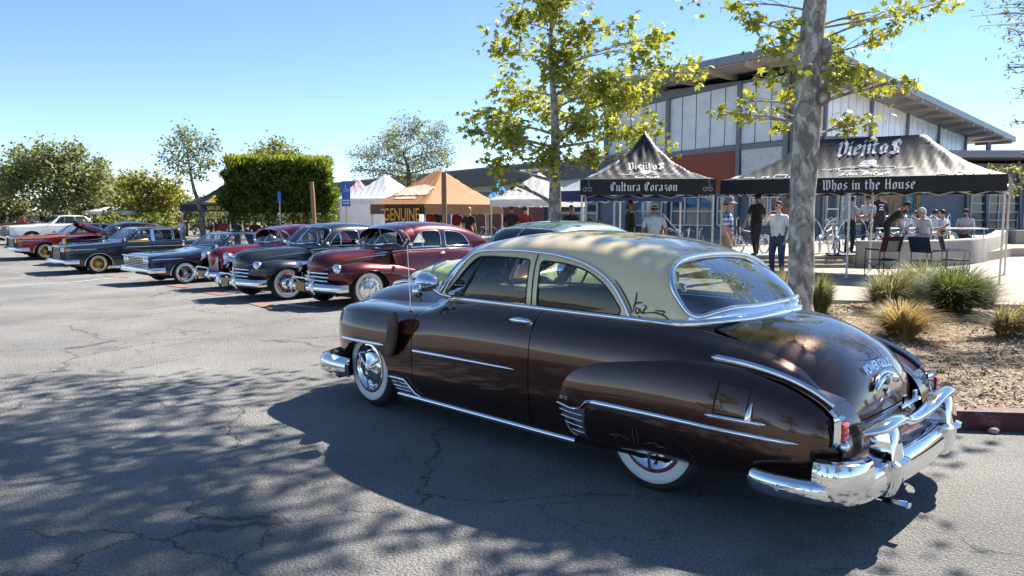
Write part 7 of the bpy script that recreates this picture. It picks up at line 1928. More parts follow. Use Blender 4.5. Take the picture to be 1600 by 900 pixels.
far_tree('dark green shrubbery closing the view behind the clipped tree', 440, 47, [(440, 350)], [(345, 345, 20), (370, 342, 20), (400, 342, 22), (430, 342, 22), (460, 342, 22), (490, 343, 22), (515, 346, 20), (325, 350, 18), (300, 352, 18)], [YG3, OL3, OL1], 45, .2, 420, pm=[.4, .3, .3], sub=8, name='bush', zb=-.1)
far_tree('pale olive shrub bank filling the gap between the far left trees', 190, 54, [(190, 340), (190, 320)], [(165, 282, 26), (190, 285, 26), (215, 288, 24), (150, 300, 26), (185, 308, 28), (220, 312, 26), (255, 318, 24), (270, 300, 18)], [OL1, OL2, YG1], 46, .2, 380, pm=[.4, .35, .25])
far_tree('dark screen of bushes closing the view at the far left', 130, 66, [(130, 340)], [(60, 345, 30), (100, 342, 30), (150, 340, 28), (190, 342, 28), (240, 345, 26), (20, 348, 30), (280, 350, 24)], [YG3, OL1, OL3], 39, .26, 380, pm=[.4, .3, .3], sub=10)
for k, (u, d_) in enumerate(((-90, 50), (-210, 46), (-340, 48))):
    far_tree(['olive tree just outside the left picture edge', 'olive tree second beyond the left picture edge', 'olive tree third beyond the left picture edge'][k], u, d_, [(u, 330), (u, 290)], [(u, 250, 44), (u - 40, 270, 44), (u + 40, 270, 44), (u, 295, 50), (u - 50, 310, 40), (u + 50, 310, 40), (u, 330, 46)], OLM, 60 + k, .24, 220, pm=pmO)
# clipped hedge tree: boxy crown of upright shoots on short stems
def hedge_tree():
    d = 33.0; c = at(440, 300, d); base = Vector((c.x, c.y, -.3)); rs = np.random.RandomState(3)
    root = thing('clipped_tree', base, math.radians(12), 'big box-clipped dark green tree with a bright top behind the dark fastback', 'tree', 'trees beyond the car park')
    x0, x1 = -2.15, 2.15; y0, y1 = -1.6, 1.6; z0, z1 = at(440, 348, d).z - base.z + .25, at(440, 257, d).z - base.z
    mb = MB(); R = rnd(2)
    for k in range(5):
        x, y = R.uniform(-1.4, 1.4), R.uniform(-1, 1); limb(mb, (x, y, 0), (x * 1.1, y * 1.1, z1 - .8), .09, .03, R, .05)
        for q in range(6): limb(mb, (x, y, z0 + .3), (x + R.uniform(-.9, .9), y + R.uniform(-.7, .7), z1 - R.uniform(.3, 1.6)), .03, .008, R, .1, 4, 5)
    mb.build('trunk', [BARK], root, 60)
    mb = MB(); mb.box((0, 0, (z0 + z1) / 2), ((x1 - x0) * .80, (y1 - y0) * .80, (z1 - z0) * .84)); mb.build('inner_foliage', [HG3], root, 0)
    n = 52000; P = rs.uniform(-1, 1, (n, 3)); ax = rs.choice(3, n, p=[.25, .38, .37]); sg = np.sign(rs.uniform(-1, 1, n)); sg[ax == 2] = 1
    depth = 1 - rs.exponential(.09, n).clip(0, .8); P[np.arange(n), ax] = sg * depth
    wob = .05 * np.sin(P[:, 0] * 9 + P[:, 2] * 7) + .05 * np.sin(P[:, 1] * 8 - P[:, 2] * 6)
    edge = 1 - .30 * (np.abs(P[:, 0]) * np.abs(P[:, 2]))**2 * (P[:, 2] > 0) + .05 * np.sin(P[:, 0] * 5 + 1) * np.sin(P[:, 1] * 4)
    Q = np.stack([(x0 + x1) / 2 + P[:, 0] * (x1 - x0) / 2 * (1 + wob) * edge, P[:, 1] * (y1 - y0) / 2 * (1 + wob), (z0 + z1) / 2 + P[:, 2] * (z1 - z0) / 2 * (1 + wob * .6) * edge - .12 * (P[:, 2] < -.8) * rs.uniform(-3, 3, n)], 1)
    t = Q[:, 2] > z1 - .55
    a = leaf_cloud('crown', Q, .17, [HG1, HG3, HG2], root, rs, 'slim', -.5, [.5, .35, .15]); a['kind'] = 'stuff'
    m = 9000; T = np.stack([rs.uniform(x0, x1, m) * .97, rs.uniform(y0, y1, m), z1 - rs.exponential(.32, m) + .14], 1)
    o = leaf_cloud('sunlit_shoots', T, .22, [HG2, HG1, YG1], root, rs, 'slim', -1.6, [.5, .2, .3]); o['kind'] = 'stuff'  # brighter leaf colours paint in the sunlit fringe along the top
hedge_tree()
# feathery tree whose twigs enter at the right edge, and a small yellow-leaved one
b = Vector((11.2, 10.2, .1))
tr = [(b, .16), (b + Vector((-.1, 0, 1.5)), .14), (b + Vector((-.2, 0, 3.2)), .11), (b + Vector((-.3, .1, 5.0)), .07), (b + Vector((-.3, .1, 6.5)), .03)]
L = [(at(u, v, 10.4 + k * .12), r * 10.4 / F_PX, c_) for k, (u, v, r, c_) in enumerate(((1560, 20, 42, 220), (1590, 50, 36, 170), (1575, 105, 18, 60), (1595, 140, 22, 60), (1620, 20, 60, 320), (1650, 90, 60, 300), (1590, 190, 16, 40), (1640, 180, 40, 140), (1700, 20, 70, 300), (1720, 120, 60, 250), (1585, -40, 60, 300), (1660, -80, 70, 300), (1600, 235, 14, 30)))]
tree('acacia_tree', 'thin-leaved grey-green tree reaching in at the top right edge', b, tr, L, [OL2, OL1], BARKP, 41, .075, 1.0, 'slim', None, 9, None, clump=.3, limb_r=.25)
b = at(1575, 372, 30); b.z = PZ
tree('young_tree', 'small tree with sparse yellow leaves before the right-hand block', b, [(b, .05), (at(1574, 300, 30), .04), (at(1572, 262, 30), .02)], px_blobs([(1560, 270, 16), (1582, 262, 16), (1590, 290, 16), (1550, 262, 10), (1572, 290, 12), (1582, 305, 8), (1600, 270, 14)], 30, 260, .5, 5), [YG2, YG1], BARKP, 43, .10, 1.0, 'quad', None, 5)
# trees behind the viewer, seen in the chrome and lacquer
bt = far = None
for k, (x, y, s_) in enumerate(((-9, -13, 1.0), (4, -15, 1.15), (15, -11, .95), (-20, -6, 1.1))):
    b = Vector((x, y, 0)); h = 7.5 * s_
    if k == 0:
        L = [(b + Vector((math.cos(a_) * 2.0, math.sin(a_) * 2.0, z_)), (1.3, 1.3, 1.0), 420) for a_, z_ in ((0, 4), (1.3, 4.6), (2.5, 4.0), (3.8, 4.8), (5.1, 4.2), (.7, 6.2), (2.8, 6.4), (4.8, 6.0))] + [(b + Vector((0, 0, 7.2)), (1.4, 1.4, 1.0), 500)]
        bt, _ = tree('shade_tree', 'leafy shade tree across the car park mirrored in the chrome', b, [(b, .25), (b + Vector((0, 0, 2.5)), .2), (b + Vector((.1, 0, 5)), .12), (b + Vector((0, 0, 7)), .04)], L, [YG1, YG3, OL1], BARK, 51, .2, 1.0, 'quad', 'shade trees across the car park', 7)
    else:
        c_ = copy_tree(bt); c_['label'] = ['', 'tallest shade tree directly across the car park, seen only as a reflection', 'smaller shade tree across the car park, reflected in the rear bumper', 'shade tree far across the car park, reflected in the front wheel'][k]; c_.location = b; c_.scale = (s_, s_, s_); c_.rotation_euler = (0, 0, k * 1.3)

# grasses in the bed
def tuft(name, label, x, y, h, spread, n, mats, seed, lean=1.0, group='grass clumps in the planting bed'):
    rs = np.random.RandomState(seed); z = bedz(x, y)
    root = thing(name, (x, y, z - .02), 0, label, 'plant', group)
    th = rs.uniform(0, 2 * PI, n); r0 = spread * .28 * np.sqrt(rs.uniform(0, 1, n)); out = rs.uniform(.15, 1.0, n)**.8 * spread * lean; hh = h * rs.uniform(.35, 1.2, n) * (1 - .25 * (out / (spread * lean))**2)
    seg = 5; w = rs.uniform(.0035, .0075, n)
    dx, dy = np.cos(th), np.sin(th); V = []; wx, wy = rs.uniform(-.12, .12) * h, rs.uniform(-.12, .12) * h; lob = 1 + .35 * np.sin(th * 3 + seed) + .2 * np.sin(th * 5 + seed * 2); out = out * lob
    for k in range(seg + 1):
        t = k / seg
        px_ = r0 * dx * (1 + .2 * t) + out * dx * t**1.9 + wx * t * t + rs.normal(0, .007, n); py_ = r0 * dy * (1 + .2 * t) + out * dy * t**1.9 + wy * t * t + rs.normal(0, .007, n)
        pz_ = hh * (1.25 * t - .40 * t**3 * (.4 + out / (spread * lean)))
        ww = w * (1 - t)**.6 + .0006
        V.append(np.stack([px_ - dy * ww, py_ + dx * ww, pz_], 1)); V.append(np.stack([px_ + dy * ww, py_ - dx * ww, pz_], 1))
    V = np.stack(V, 1).reshape(-1, 3); m = 2 * (seg + 1); F_ = []
    base = np.arange(n) * m
    for k in range(seg): F_.append(np.stack([base + 2 * k, base + 2 * k + 1, base + 2 * k + 3, base + 2 * k + 2], 1))
    F_ = np.stack(F_, 1).reshape(-1, 4)
    o = fast_mesh('blades', V, F_, mats, root, np.repeat(rs.choice(len(mats), n), seg)); o['kind'] = 'stuff'
    return root
GR1, GR2, GR3 = leaf_mat('grass_green', (.10, .13, .035)), leaf_mat('grass_olive', (.17, .175, .07)), leaf_mat('grass_straw', (.42, .30, .13)); GR4 = leaf_mat('grass_pale', (.36, .32, .17))
def gpx(u, v): p = on_ground(u, v, .11); return p.x, p.y
tuft('grass_tuft', 'big dark green arching grass clump in the middle of the bed', *gpx(1488, 491), .72, .82, 3000, [GR1, GR1, GR2], 1)
tuft('grass_tuft', 'green grass clump with pale tips left of the big dark clump', *gpx(1388, 486), .66, .62, 2200, [GR1, GR2, GR4], 2)
tuft('grass_tuft', 'tall olive grass clump at the back of the bed', *gpx(1440, 470), .74, .70, 2000, [GR2, GR1, GR4], 3)
tuft('grass_tuft', 'straw-coloured drooping grass clump just behind the brown car', *gpx(1408, 530), .48, .46, 2000, [GR3, GR4, GR3], 4, 1.2)
tuft('grass_tuft', 'green grass clump right beside the mottled trunk', *gpx(1281, 488), .62, .32, 1100, [GR2, GR1, GR4], 5)
tuft('grass_tuft', 'yellowing grass left of the mottled trunk', *gpx(1222, 486), .64, .36, 1100, [GR4, GR2, GR3], 6)
tuft('grass_tuft', 'dry straw clump at the right picture edge', *gpx(1572, 530), .42, .36, 1100, [GR3, GR4, GR2], 7, 1.1)
tuft('grass_tuft', 'dry grass cut by the right picture edge', *gpx(1608, 520), .42, .36, 900, [GR3, GR2, GR4], 8, 1.1)
tuft('grass_tuft', 'small leafy grey-green clump at the paving edge', *gpx(1540, 478), .5, .34, 900, [GR1, OL2, GR2], 9)
for k, (u, v) in enumerate(((1478, 562), (1492, 572), (1470, 585))): tuft('weed', ['tiny green weed in the mulch, farthest of three by the tail light', 'tiny green weed in the mulch, rightmost of three by the tail light', 'tiny green weed in the mulch, nearest the brown fender'][k], *gpx(u, v), .07, .07, 70, [GR1, YG1], 20 + k, group='weeds in the mulch')
for k, (u, v, r_) in enumerate(((1552, 677, .035), (1590, 640, .02), (1507, 630, .025))):
    p = on_ground(u, v, .0 if k == 0 else .13); mb = MB(); mb.ball((0, 0, 0), (r_ * 1.3, r_, r_ * .75), 9, 6); o = mb.build('pebble', [CONC2], None, 60); o.location = p + Vector((0, 0, r_ * .6)); tag(o, ['pale pebble lying at the foot of the red kerb', 'small stone on top of the kerb at the right edge', 'small stone on the kerb next to the rear bumper'][k], 'stone')
# ------------------------------------------------------------------ people: one continuous skinned body each
SKINS = [mat('skin_a', (.42, .23, .15), .55), mat('skin_b', (.30, .155, .095), .55), mat('skin_c', (.52, .31, .22), .55)]
def cloth(name, c): return mat('cloth_' + name, c, .85, var=.12, scale=9, bump=.3, bscale=25)
C_ = {k: cloth(k, v) for k, v in dict(white=(.66, .66, .66), black=(.018, .018, .02), grey=(.34, .36, .39), denim=(.035, .06, .12), khaki=(.22, .18, .12), green=(.02, .032, .018), red=(.26, .03, .03), navy=(.025, .035, .07), pale=(.50, .52, .55), maroon=(.15, .02, .03), tan=(.38, .28, .16), pink=(.5, .25, .28)).items()}
SHOE = mat('shoe', (.03, .03, .03), .6); HAIR = mat('dark_hair', (.016, .012, .01), .6); BLOND = mat('blond_hair', (.42, .26, .10), .6); STRAW = mat('straw_hat', (.48, .33, .16), .8, bump=.4, bscale=60)
def plaid():
    m, nt, b = nodes_of('blue_plaid'); L = nt.links.new
    tc = N_(nt, 'ShaderNodeTexCoord'); mx = None
    sx = N_(nt, 'ShaderNodeSeparateXYZ'); L(tc.outputs['Object'], sx.inputs[0])
    outs = []
    for ax in ('X', 'Z'):
        mu = N_(nt, 'ShaderNodeMath', operation='MULTIPLY'); mu.inputs[1].default_value = 62.0; L(sx.outputs[ax], mu.inputs[0])
        sn = N_(nt, 'ShaderNodeMath', operation='SINE'); L(mu.outputs[0], sn.inputs[0])
        gt = N_(nt, 'ShaderNodeMapRange'); gt.inputs['From Min'].default_value = -.2; gt.inputs['From Max'].default_value = .5; L(sn.outputs[0], gt.inputs['Value']); outs.append(gt.outputs[0])
    ad = N_(nt, 'ShaderNodeMath', operation='ADD'); L(outs[0], ad.inputs[0]); L(outs[1], ad.inputs[1])
    r = N_(nt, 'ShaderNodeValToRGB'); e = r.color_ramp.elements; e[0].color = rgb((.55, .60, .68)); e[1].color = rgb((.02, .04, .12)); x = e.new(.5); x.color = rgb((.10, .16, .34))
    hf = N_(nt, 'ShaderNodeMath', operation='MULTIPLY'); hf.inputs[1].default_value = .5; L(ad.outputs[0], hf.inputs[0]); L(hf.outputs[0], r.inputs['Fac'])
    L(r.outputs['Color'], b.inputs['Base Color']); b.inputs['Roughness'].default_value = .85
    return m
C_['plaid'] = plaid()
def person(loc, face, label, shirt, pants, skin=0, h=1.75, build=1.0, long=False, arms=None, sit=False, lean=0.0, hat=None, hair='short', beard=False, shades=False, group='visitors at the show', stride=.0, back_print=False, turn=0.0, hood=False):
    """face: heading in degrees the person looks towards (0 = +x); local frame looks along +y"""
    k = h / 1.75; root = thing('person', loc, math.radians(face) - PI / 2, label, 'person', group)
    V = []; E = []; Rr = []; reg = []
    def v(p, r, g): V.append(Vector(p) * k); Rr.append((r[0] * k, r[1] * k) if isinstance(r, tuple) else (r * k, r * k)); reg.append(g); return len(V) - 1
    def e(a, b): E.append((a, b))
    b_ = build; zp = .93 if not sit else .50
    Lm = Matrix.Rotation(-lean, 3, 'X')
    def up(x, y, z): q = Lm @ Vector((x, y, z - .93)); return (q.x, q.y, q.z + zp)
    pel = v(up(0, 0, .93), (.155 * b_, .115 * b_), 'P'); w1_ = v(up(0, .01 * b_, 1.07), (.15 * b_, .115 * b_), 'S'); w2_ = v(up(0, .015, 1.20), (.15 * b_, .115 * b_), 'S'); ch = v(up(0, 0, 1.34), (.155 * (b_ + 1) / 2, .11 * (b_ + 1) / 2), 'S'); nk0 = v(up(0, -.005, 1.45), (.085, .075), 'S')
    nk = v(up(0, .01, 1.515), .052, 'K'); hd0 = v(up(0, .03, 1.575), (.062, .072), 'K'); hd1 = v(up(0, .03, 1.655), (.076, .092), 'K'); hd2 = v(up(0, .015, 1.735), (.06, .075), 'K')
    for a, b2 in ((pel, w1_), (w1_, w2_), (w2_, ch), (ch, nk0), (nk0, nk), (nk, hd0), (hd0, hd1), (hd1, hd2)): e(a, b2)
    arms = arms or {}
    for s in (-1, 1):
        sh = v(up(s * .185 * (b_ + 2) / 3, 0, 1.405), .064 * (b_ + 1) / 2, 'S'); e(ch, sh)
        el_, wr_ = arms.get(s, ((s * .25 * (b_ + 1) / 2, -.02, 1.13), (s * .26 * (b_ + 1) / 2, .08, .90)))
        mid = v([(a + c_) / 2 for a, c_ in zip(up(s * .19 * (b_ + 2) / 3, 0, 1.40), up(*el_))], .052 * (b_ + 1) / 2, 'S'); el = v(up(*el_), .043, 'F'); wr = v(up(*wr_), .03, 'F' if long else 'K')
        e(sh, mid); e(mid, el); e(el, wr)
        d = (Vector(up(*wr_)) - Vector(up(*el_))).normalized(); sd = d.cross(Vector((0, 1, 0)))
        if sd.length < .2: sd = d.cross(Vector((0, 0, 1)))
        sd.normalize(); nn = sd.cross(d); W_ = Vector(up(*wr_))
        pm_ = v(W_ + d * .055, (.036, .018), 'K'); e(wr, pm_)
        for q, (o_, L_) in enumerate(((-.028, .075), (-.010, .088), (.010, .083), (.027, .066))):
            f0 = v(W_ + d * .095 + sd * o_, .0095, 'K'); f1 = v(W_ + d * (.095 + L_ * .55) + sd * o_ * 1.1 + nn * .012, .009, 'K'); f2 = v(W_ + d * (.095 + L_ * .95) + sd * o_ * 1.1 + nn * .032, .0075, 'K'); e(pm_, f0); e(f0, f1); e(f1, f2)
        t0 = v(W_ + d * .05 - sd * .04 + nn * .01, .011, 'K'); t1 = v(W_ + d * .085 - sd * .058 + nn * .02, .009, 'K'); e(pm_, t0); e(t0, t1)
        hp = v((s * .095 * b_, 0, zp - .06), .098 * (b_ + 1) / 2, 'P'); e(pel, hp)
        if sit: kn = v((s * .14, .40, .50), .066, 'P'); an = v((s * .15, .44, .10), .045, 'P'); hl = v((s * .15, .42, .05), .045, 'O'); to = v((s * .16, .60, .035), .038, 'O')
        else:
            st = stride * s; kn = v((s * .105 * b_, .03 + st * .5, .50), .066 * (b_ + 1) / 2, 'P'); an = v((s * .11 * b_, -.02 + st, .11), .05, 'P'); hl = v((s * .11 * b_, -.04 + st, .05), .046, 'O'); to = v((s * .125 * b_, .15 + st, .038), .04, 'O')
        th_ = v([(a + c_) / 2 for a, c_ in zip(V[hp] / k, V[kn] / k)], .085 * (b_ + 1) / 2, 'P'); cf = v([(a * .6 + c_ * .4) for a, c_ in zip(V[kn] / k, V[an] / k)], .06 * (b_ + 1) / 2, 'P')
        for a, b2 in ((hp, th_), (th_, kn), (kn, cf), (cf, an), (an, hl), (hl, to)): e(a, b2)
    me = bpy.data.meshes.new('body'); me.from_pydata([tuple(x) for x in V], E, []); ob = bpy.data.objects.new('body', me); COL.objects.link(ob)
    sk = ob.modifiers.new('skin', 'SKIN'); sk.use_smooth_shade = True
    for i, sv in enumerate(me.skin_vertices[0].data): sv.radius = Rr[i]; sv.use_root = (i == 0)
    ss = ob.modifiers.new('sub', 'SUBSURF'); ss.levels = 1; ss.render_levels = 1
    dg = bpy.context.evaluated_depsgraph_get(); m2 = bpy.data.meshes.new_from_object(ob.evaluated_get(dg)); bpy.data.objects.remove(ob); bpy.data.meshes.remove(me)
    sl = {'S': 0, 'F': 0 if long else 2, 'P': 1, 'K': 2, 'O': 3}
    for mm in (C_[shirt], C_[pants], SKINS[skin], SHOE): m2.materials.append(mm)
    A = np.array([list(V[a]) for a, b2 in E]); B = np.array([list(V[b2]) for a, b2 in E]); ra = [reg[a] for a, b2 in E]; rb = [reg[b2] for a, b2 in E]
    cen = np.array([list(p.center) for p in m2.polygons]); d = B - A; L2 = (d * d).sum(1)
    t = np.clip(((cen[:, None] - A[None]) * d[None]).sum(2) / L2[None], 0, 1); D_ = np.linalg.norm(cen[:, None] - A[None] - t[..., None] * d[None], axis=2); j = D_.argmin(1)
    mi = [sl[ra[q]] if t[i, q] < .5 else sl[rb[q]] for i, q in enumerate(j)]
    m2.polygons.foreach_set('material_index', mi); m2.polygons.foreach_set('use_smooth', [True] * len(mi)); m2.name = 'body'
    put(bpy.data.objects.new('body', m2), root)
    HC = Vector(up(0, .025, 1.655)) * k
    Hm = Matrix.Translation(HC) @ Matrix.Rotation(turn, 4, 'Z') @ Matrix.Rotation(-lean, 4, 'X')
    def bit(name, mb, mats, par=root): mb.v = [tuple(Hm @ (Vector(q) * k)) for q in mb.v]; return mb.build(name, mats, par, 70)
    mb = MB(); mb.tube([(0, .092, .02), (0, .118, -.022), (0, .095, -.035)], [.010, .016, .012], 6)
    for s in (-1, 1): mb.ball((s * .083, .0, -.01), (.012, .022, .032), 8, 6)
    mb.mat(1)
    for s in (-1, 1): mb.ball((s * .032, .085, .012), (.014, .010, .008), 8, 5)
    mb.mat(2); mb.tube([(-.025, .088, -.065), (0, .095, -.062), (.025, .088, -.065)], .006, 5); bit('face', mb, [SKINS[skin], HAIR, mat('lip', (.30, .12, .10), .5)])
    if shades:
        mb = MB()
        for s in (-1, 1): mb.ball((s * .035, .092, .012), (.032, .012, .022), 10, 6); mb.tube([(s * .065, .085, .015), (s * .086, .0, .01)], .004, 5)
        bit('sunglasses', mb, [BLACK])
    if hair or hood:
        mb = MB(); rows = []
        R_ = 1.28 if hood else 1.06
        for i in range(7):
            p = PI / 2 * (1 - i / 6 * (1.55 if hair in ('long', 'blond') or hood else 1.22)); rows.append([(.083 * R_ * math.cos(p) * math.cos(q), (.102 * R_ * math.cos(p)) * math.sin(q) - (.012 + (.02 if i > 2 and math.sin(q) > .2 else 0) * i * .7), .112 * R_ * math.sin(p) + .005 + (.02 * i * .35 if math.sin(q) > .3 and i > 3 else 0)) for q in [2 * PI * j / 14 for j in range(14)]])
        mb.grid(rows, closed=True, flip=True); bit('hood' if hood else 'hair', mb, [C_[shirt] if hood else (BLOND if hair == 'blond' else HAIR)])
        if hair in ('long', 'blond'):
            mb = MB(); mb.tube([(0, -.06, .04), (0, -.085, -.08), (0, -.09, -.24)], [.085, .085, .05], 10, flat=.6, up=(1, 0, 0)); bit('long_hair', mb, [BLOND if hair == 'blond' else HAIR])
    if beard:
        mb = MB(); mb.ball((0, .065, -.078), (.056, .045, .042), 10, 7); bit('beard', mb, [HAIR])
    if hat:
        kind, hm = hat; mb = MB()
        if kind == 'cap':
            mb.lathe([(0, .125), (.05, .122), (.085, .09), (.098, .045), (.1, .03)], 16, 'z', (0, -.005, 0)); mb.add([(-.07, .07, .035), (-.05, .15, .028), (0, .175, .03), (.05, .15, .028), (.07, .07, .035), (0, .06, .045)], [(0, 1, 2, 5), (5, 2, 3, 4), (5, 2, 1, 0), (4, 3, 2, 5)])
        else:
            R0 = .17 if kind == 'bucket' else .19
            mb.lathe([(0, .15), (.06, .15), (.085, .135), (.095, .06), (.10, .045), (R0 * .8, .03), (R0, .012 if kind == 'bucket' else .03), (R0, .005 if kind == 'bucket' else .02), (.10, .03)], 18, 'z')
        bit('hat', mb, [hm])
    if back_print:
        mb = MB()
        for z_, w_ in ((1.36, .16), (1.28, .10), (1.22, .14)): mb.box(Vector(up(0, -.125, z_)) * k, (w_ * k, .006, .03 * k))
        mb.build('jacket_print', [INK], root, 0)
    return root
TZ = .42
def standing(u, vfeet_d, z): p = at(u, 380, vfeet_d); return Vector((p.x, p.y, z))
GREYH = mat('grey_hat', (.16, .17, .18), .8); BLKH = mat('black_cap', (.02, .02, .022), .8); PALEH = mat('pale_hat', (.50, .47, .42), .8)
person(standing(1136, 16.9, PZ), 335, 'person in a blue plaid shirt and grey bucket hat beside the cream roof', 'plaid', 'khaki', 0, 1.83, 1.12, hat=('bucket', GREYH), turn=.1)
person(standing(1181, 21.9, TZ), 110, 'person in black tee, trousers and cap seen from behind beside a white bicycle wheel', 'black', 'black', 0, 1.76, 1.10, hat=('cap', BLKH), stride=.12, lean=-.04, arms={-1: ((-.30, .0, 1.12), (-.34, .05, .92)), 1: ((.30, .02, 1.12), (.30, .2, .98))})
person(standing(1215, 18.0, PZ), 215, 'person in white long-sleeved top and jeans holding a hand to the mouth', 'white', 'denim', 2, 1.78, 1.22, long=True, shades=True, arms={1: ((.34, .12, 1.22), (.10, .25, 1.44)), -1: ((-.32, .0, 1.14), (-.30, .1, .92))})
person(standing(1231, 21.0, TZ), 250, 'person in a pale hat half hidden by the mottled trunk', 'pink', 'khaki', 0, 1.72, 1.0, hat=('brim', PALEH), shades=True)
person(standing(984, 21.5, PZ), 190, 'bearded person in a dark green sweatshirt under the Cultura Corazon canopy', 'green', 'black', 1, 1.85, 1.15, long=True, beard=True)
person(standing(1022, 18.2, PZ), 75, 'person in a straw hat and pale shirt with a shoulder strap, back to us', 'pale', 'denim', 1, 1.72, 1.25, hat=('brim', STRAW))
person(standing(892, 22.5, PZ), 300, 'person in a black tee looking down beside the navy canopy pole', 'black', 'denim', 1, 1.72, 1.05, arms={1: ((.26, .05, 1.13), (.08, .25, 1.12)), -1: ((-.26, .05, 1.13), (-.05, .27, 1.10))})
person(standing(921, 23.0, PZ), 260, 'seated person in a white tee left of the bearded person', 'white', 'denim', 0, 1.75, 1.05, sit=True)
person(standing(936, 23.8, PZ), 250, 'seated dark-haired person in a pale top beside the white tee', 'pale', 'denim', 0, 1.75, 1.0, sit=True)
person(standing(799, 26.0, PZ), 75, 'person in a black top under the open white canopy', 'black', 'denim', 1, 1.75, 1.2)
person(standing(820, 26.5, PZ), 80, 'person in a dark red shirt under the open white canopy', 'red', 'khaki', 0, 1.72, 1.25)
person(standing(733, 26.0, PZ), 60, 'person with long blond hair in black by the tan canopy', 'black', 'black', 2, 1.68, 1.0, hair='blond')
person(standing(715, 27.0, PZ), 230, 'person in a dark red top right of the brown wooden post', 'maroon', 'black', 0, 1.70, 1.1)
person(standing(682, 27.5, PZ), 250, 'person in navy left of the brown wooden post', 'navy', 'black', 0, 1.72, 1.1)
person(standing(672, 26.5, PZ), 220, 'person in a brown-red shirt by the end of the GENUINE banner', 'red', 'black', 0, 1.74, 1.1)
person(standing(1327, 23.0, TZ), 20, 'person in a grey tee and cap standing by the chrome bicycles', 'grey', 'black', 0, 1.70, 1.12, hat=('cap', BLKH), arms={1: ((.24, .10, 1.14), (.18, .32, 1.16)), -1: ((-.26, .05, 1.14), (-.1, .28, 1.08))})
person(standing(1354, 23.6, TZ), 215, 'person in a pale tee and dark cap behind the canopy mid pole', 'pale', 'navy', 0, 1.74, 1.08, hat=('cap', BLKH), arms={1: ((.25, .08, 1.14), (.06, .26, 1.10)), -1: ((-.25, .08, 1.14), (-.06, .26, 1.12))})
person(standing(1371, 24.8, TZ), 95, 'person in a black jacket with white back print and a cap', 'black', 'black', 1, 1.90, 1.15, long=True, hat=('cap', BLKH), back_print=True)
person(standing(1384, 22.6, TZ), 330, 'person in black bending over a bicycle', 'black', 'black', 1, 1.74, 1.05, lean=.75, arms={1: ((.22, .18, 1.20), (.18, .40, 1.10)), -1: ((-.22, .18, 1.20), (-.18, .40, 1.10))}, hat=('cap', BLKH))
SEATED = 'visitors seated on the terrace'
person(standing(1412, 24.6, TZ), 80, 'seated person in a grey vest and dark cap at the table', 'grey', 'navy', 0, 1.75, 1.05, sit=True, hat=('cap', BLKH), group=SEATED)
person(standing(1428, 25.2, TZ), 200, 'seated person with long dark hair between the vest and the hood', 'pale', 'black', 0, 1.68, .95, sit=True, hair='long', group=SEATED)
person(standing(1445, 23.0, TZ), 195, 'seated person in a pale grey hooded sweatshirt with the hood up', 'pale', 'grey', 0, 1.80, 1.1, sit=True, long=True, hood=True, lean=.2, group=SEATED)
person(standing(1459, 24.8, TZ), 60, 'seated person in a pale striped shirt right of the hooded one', 'white', 'denim', 0, 1.74, 1.1, sit=True, lean=.15, group=SEATED)
person(standing(1476, 24.2, TZ), 120, 'seated person in a grey top with black hair near the wall end', 'grey', 'black', 0, 1.74, 1.1, sit=True, lean=.15, group=SEATED)
person(standing(1508, 24.6, TZ), 225, 'bearded seated person in a grey top and jeans at the end of the table', 'grey', 'denim', 1, 1.76, 1.1, sit=True, lean=.15, beard=True, hat=('cap', BLKH), arms={1: ((.26, .12, 1.16), (.05, .30, 1.28)), -1: ((-.26, .12, 1.14), (-.05, .33, 1.12))}, group=SEATED)
FAR = 'visitors far off behind the cars'
for u, d_, s_, p_, lab in ((333, 36, 'black', 'black', 'person in black under the yellow lettered canopy'), (350, 37, 'red', 'black', 'person in red seated at the edge of the yellow lettered canopy'), (400, 34, 'red', 'denim', 'person in red below the left end of the clipped tree'), (455, 35, 'white', 'denim', 'person in white below the middle of the clipped tree'), (468, 34.5, 'maroon', 'khaki', 'person in maroon next to the pole with the pale plate'), (478, 35, 'tan', 'black', 'person in tan below the right end of the clipped tree'), (372, 35, 'navy', 'black', 'person in navy just left of the clipped tree stems'), (505, 33, 'grey', 'denim', 'person in grey between the clipped tree and the walled canopy'), (40, 44, 'red', 'black', 'person in red behind the white coupe at far left'), (285, 38, 'pale', 'denim', 'person in a pale top left of the slender tree')):
    person(standing(u, d_, -.36 if d_ > 33.5 else -.1), 200 + (u * 37) % 140, lab, s_, p_, u % 3, 1.72, 1.05, group=FAR)

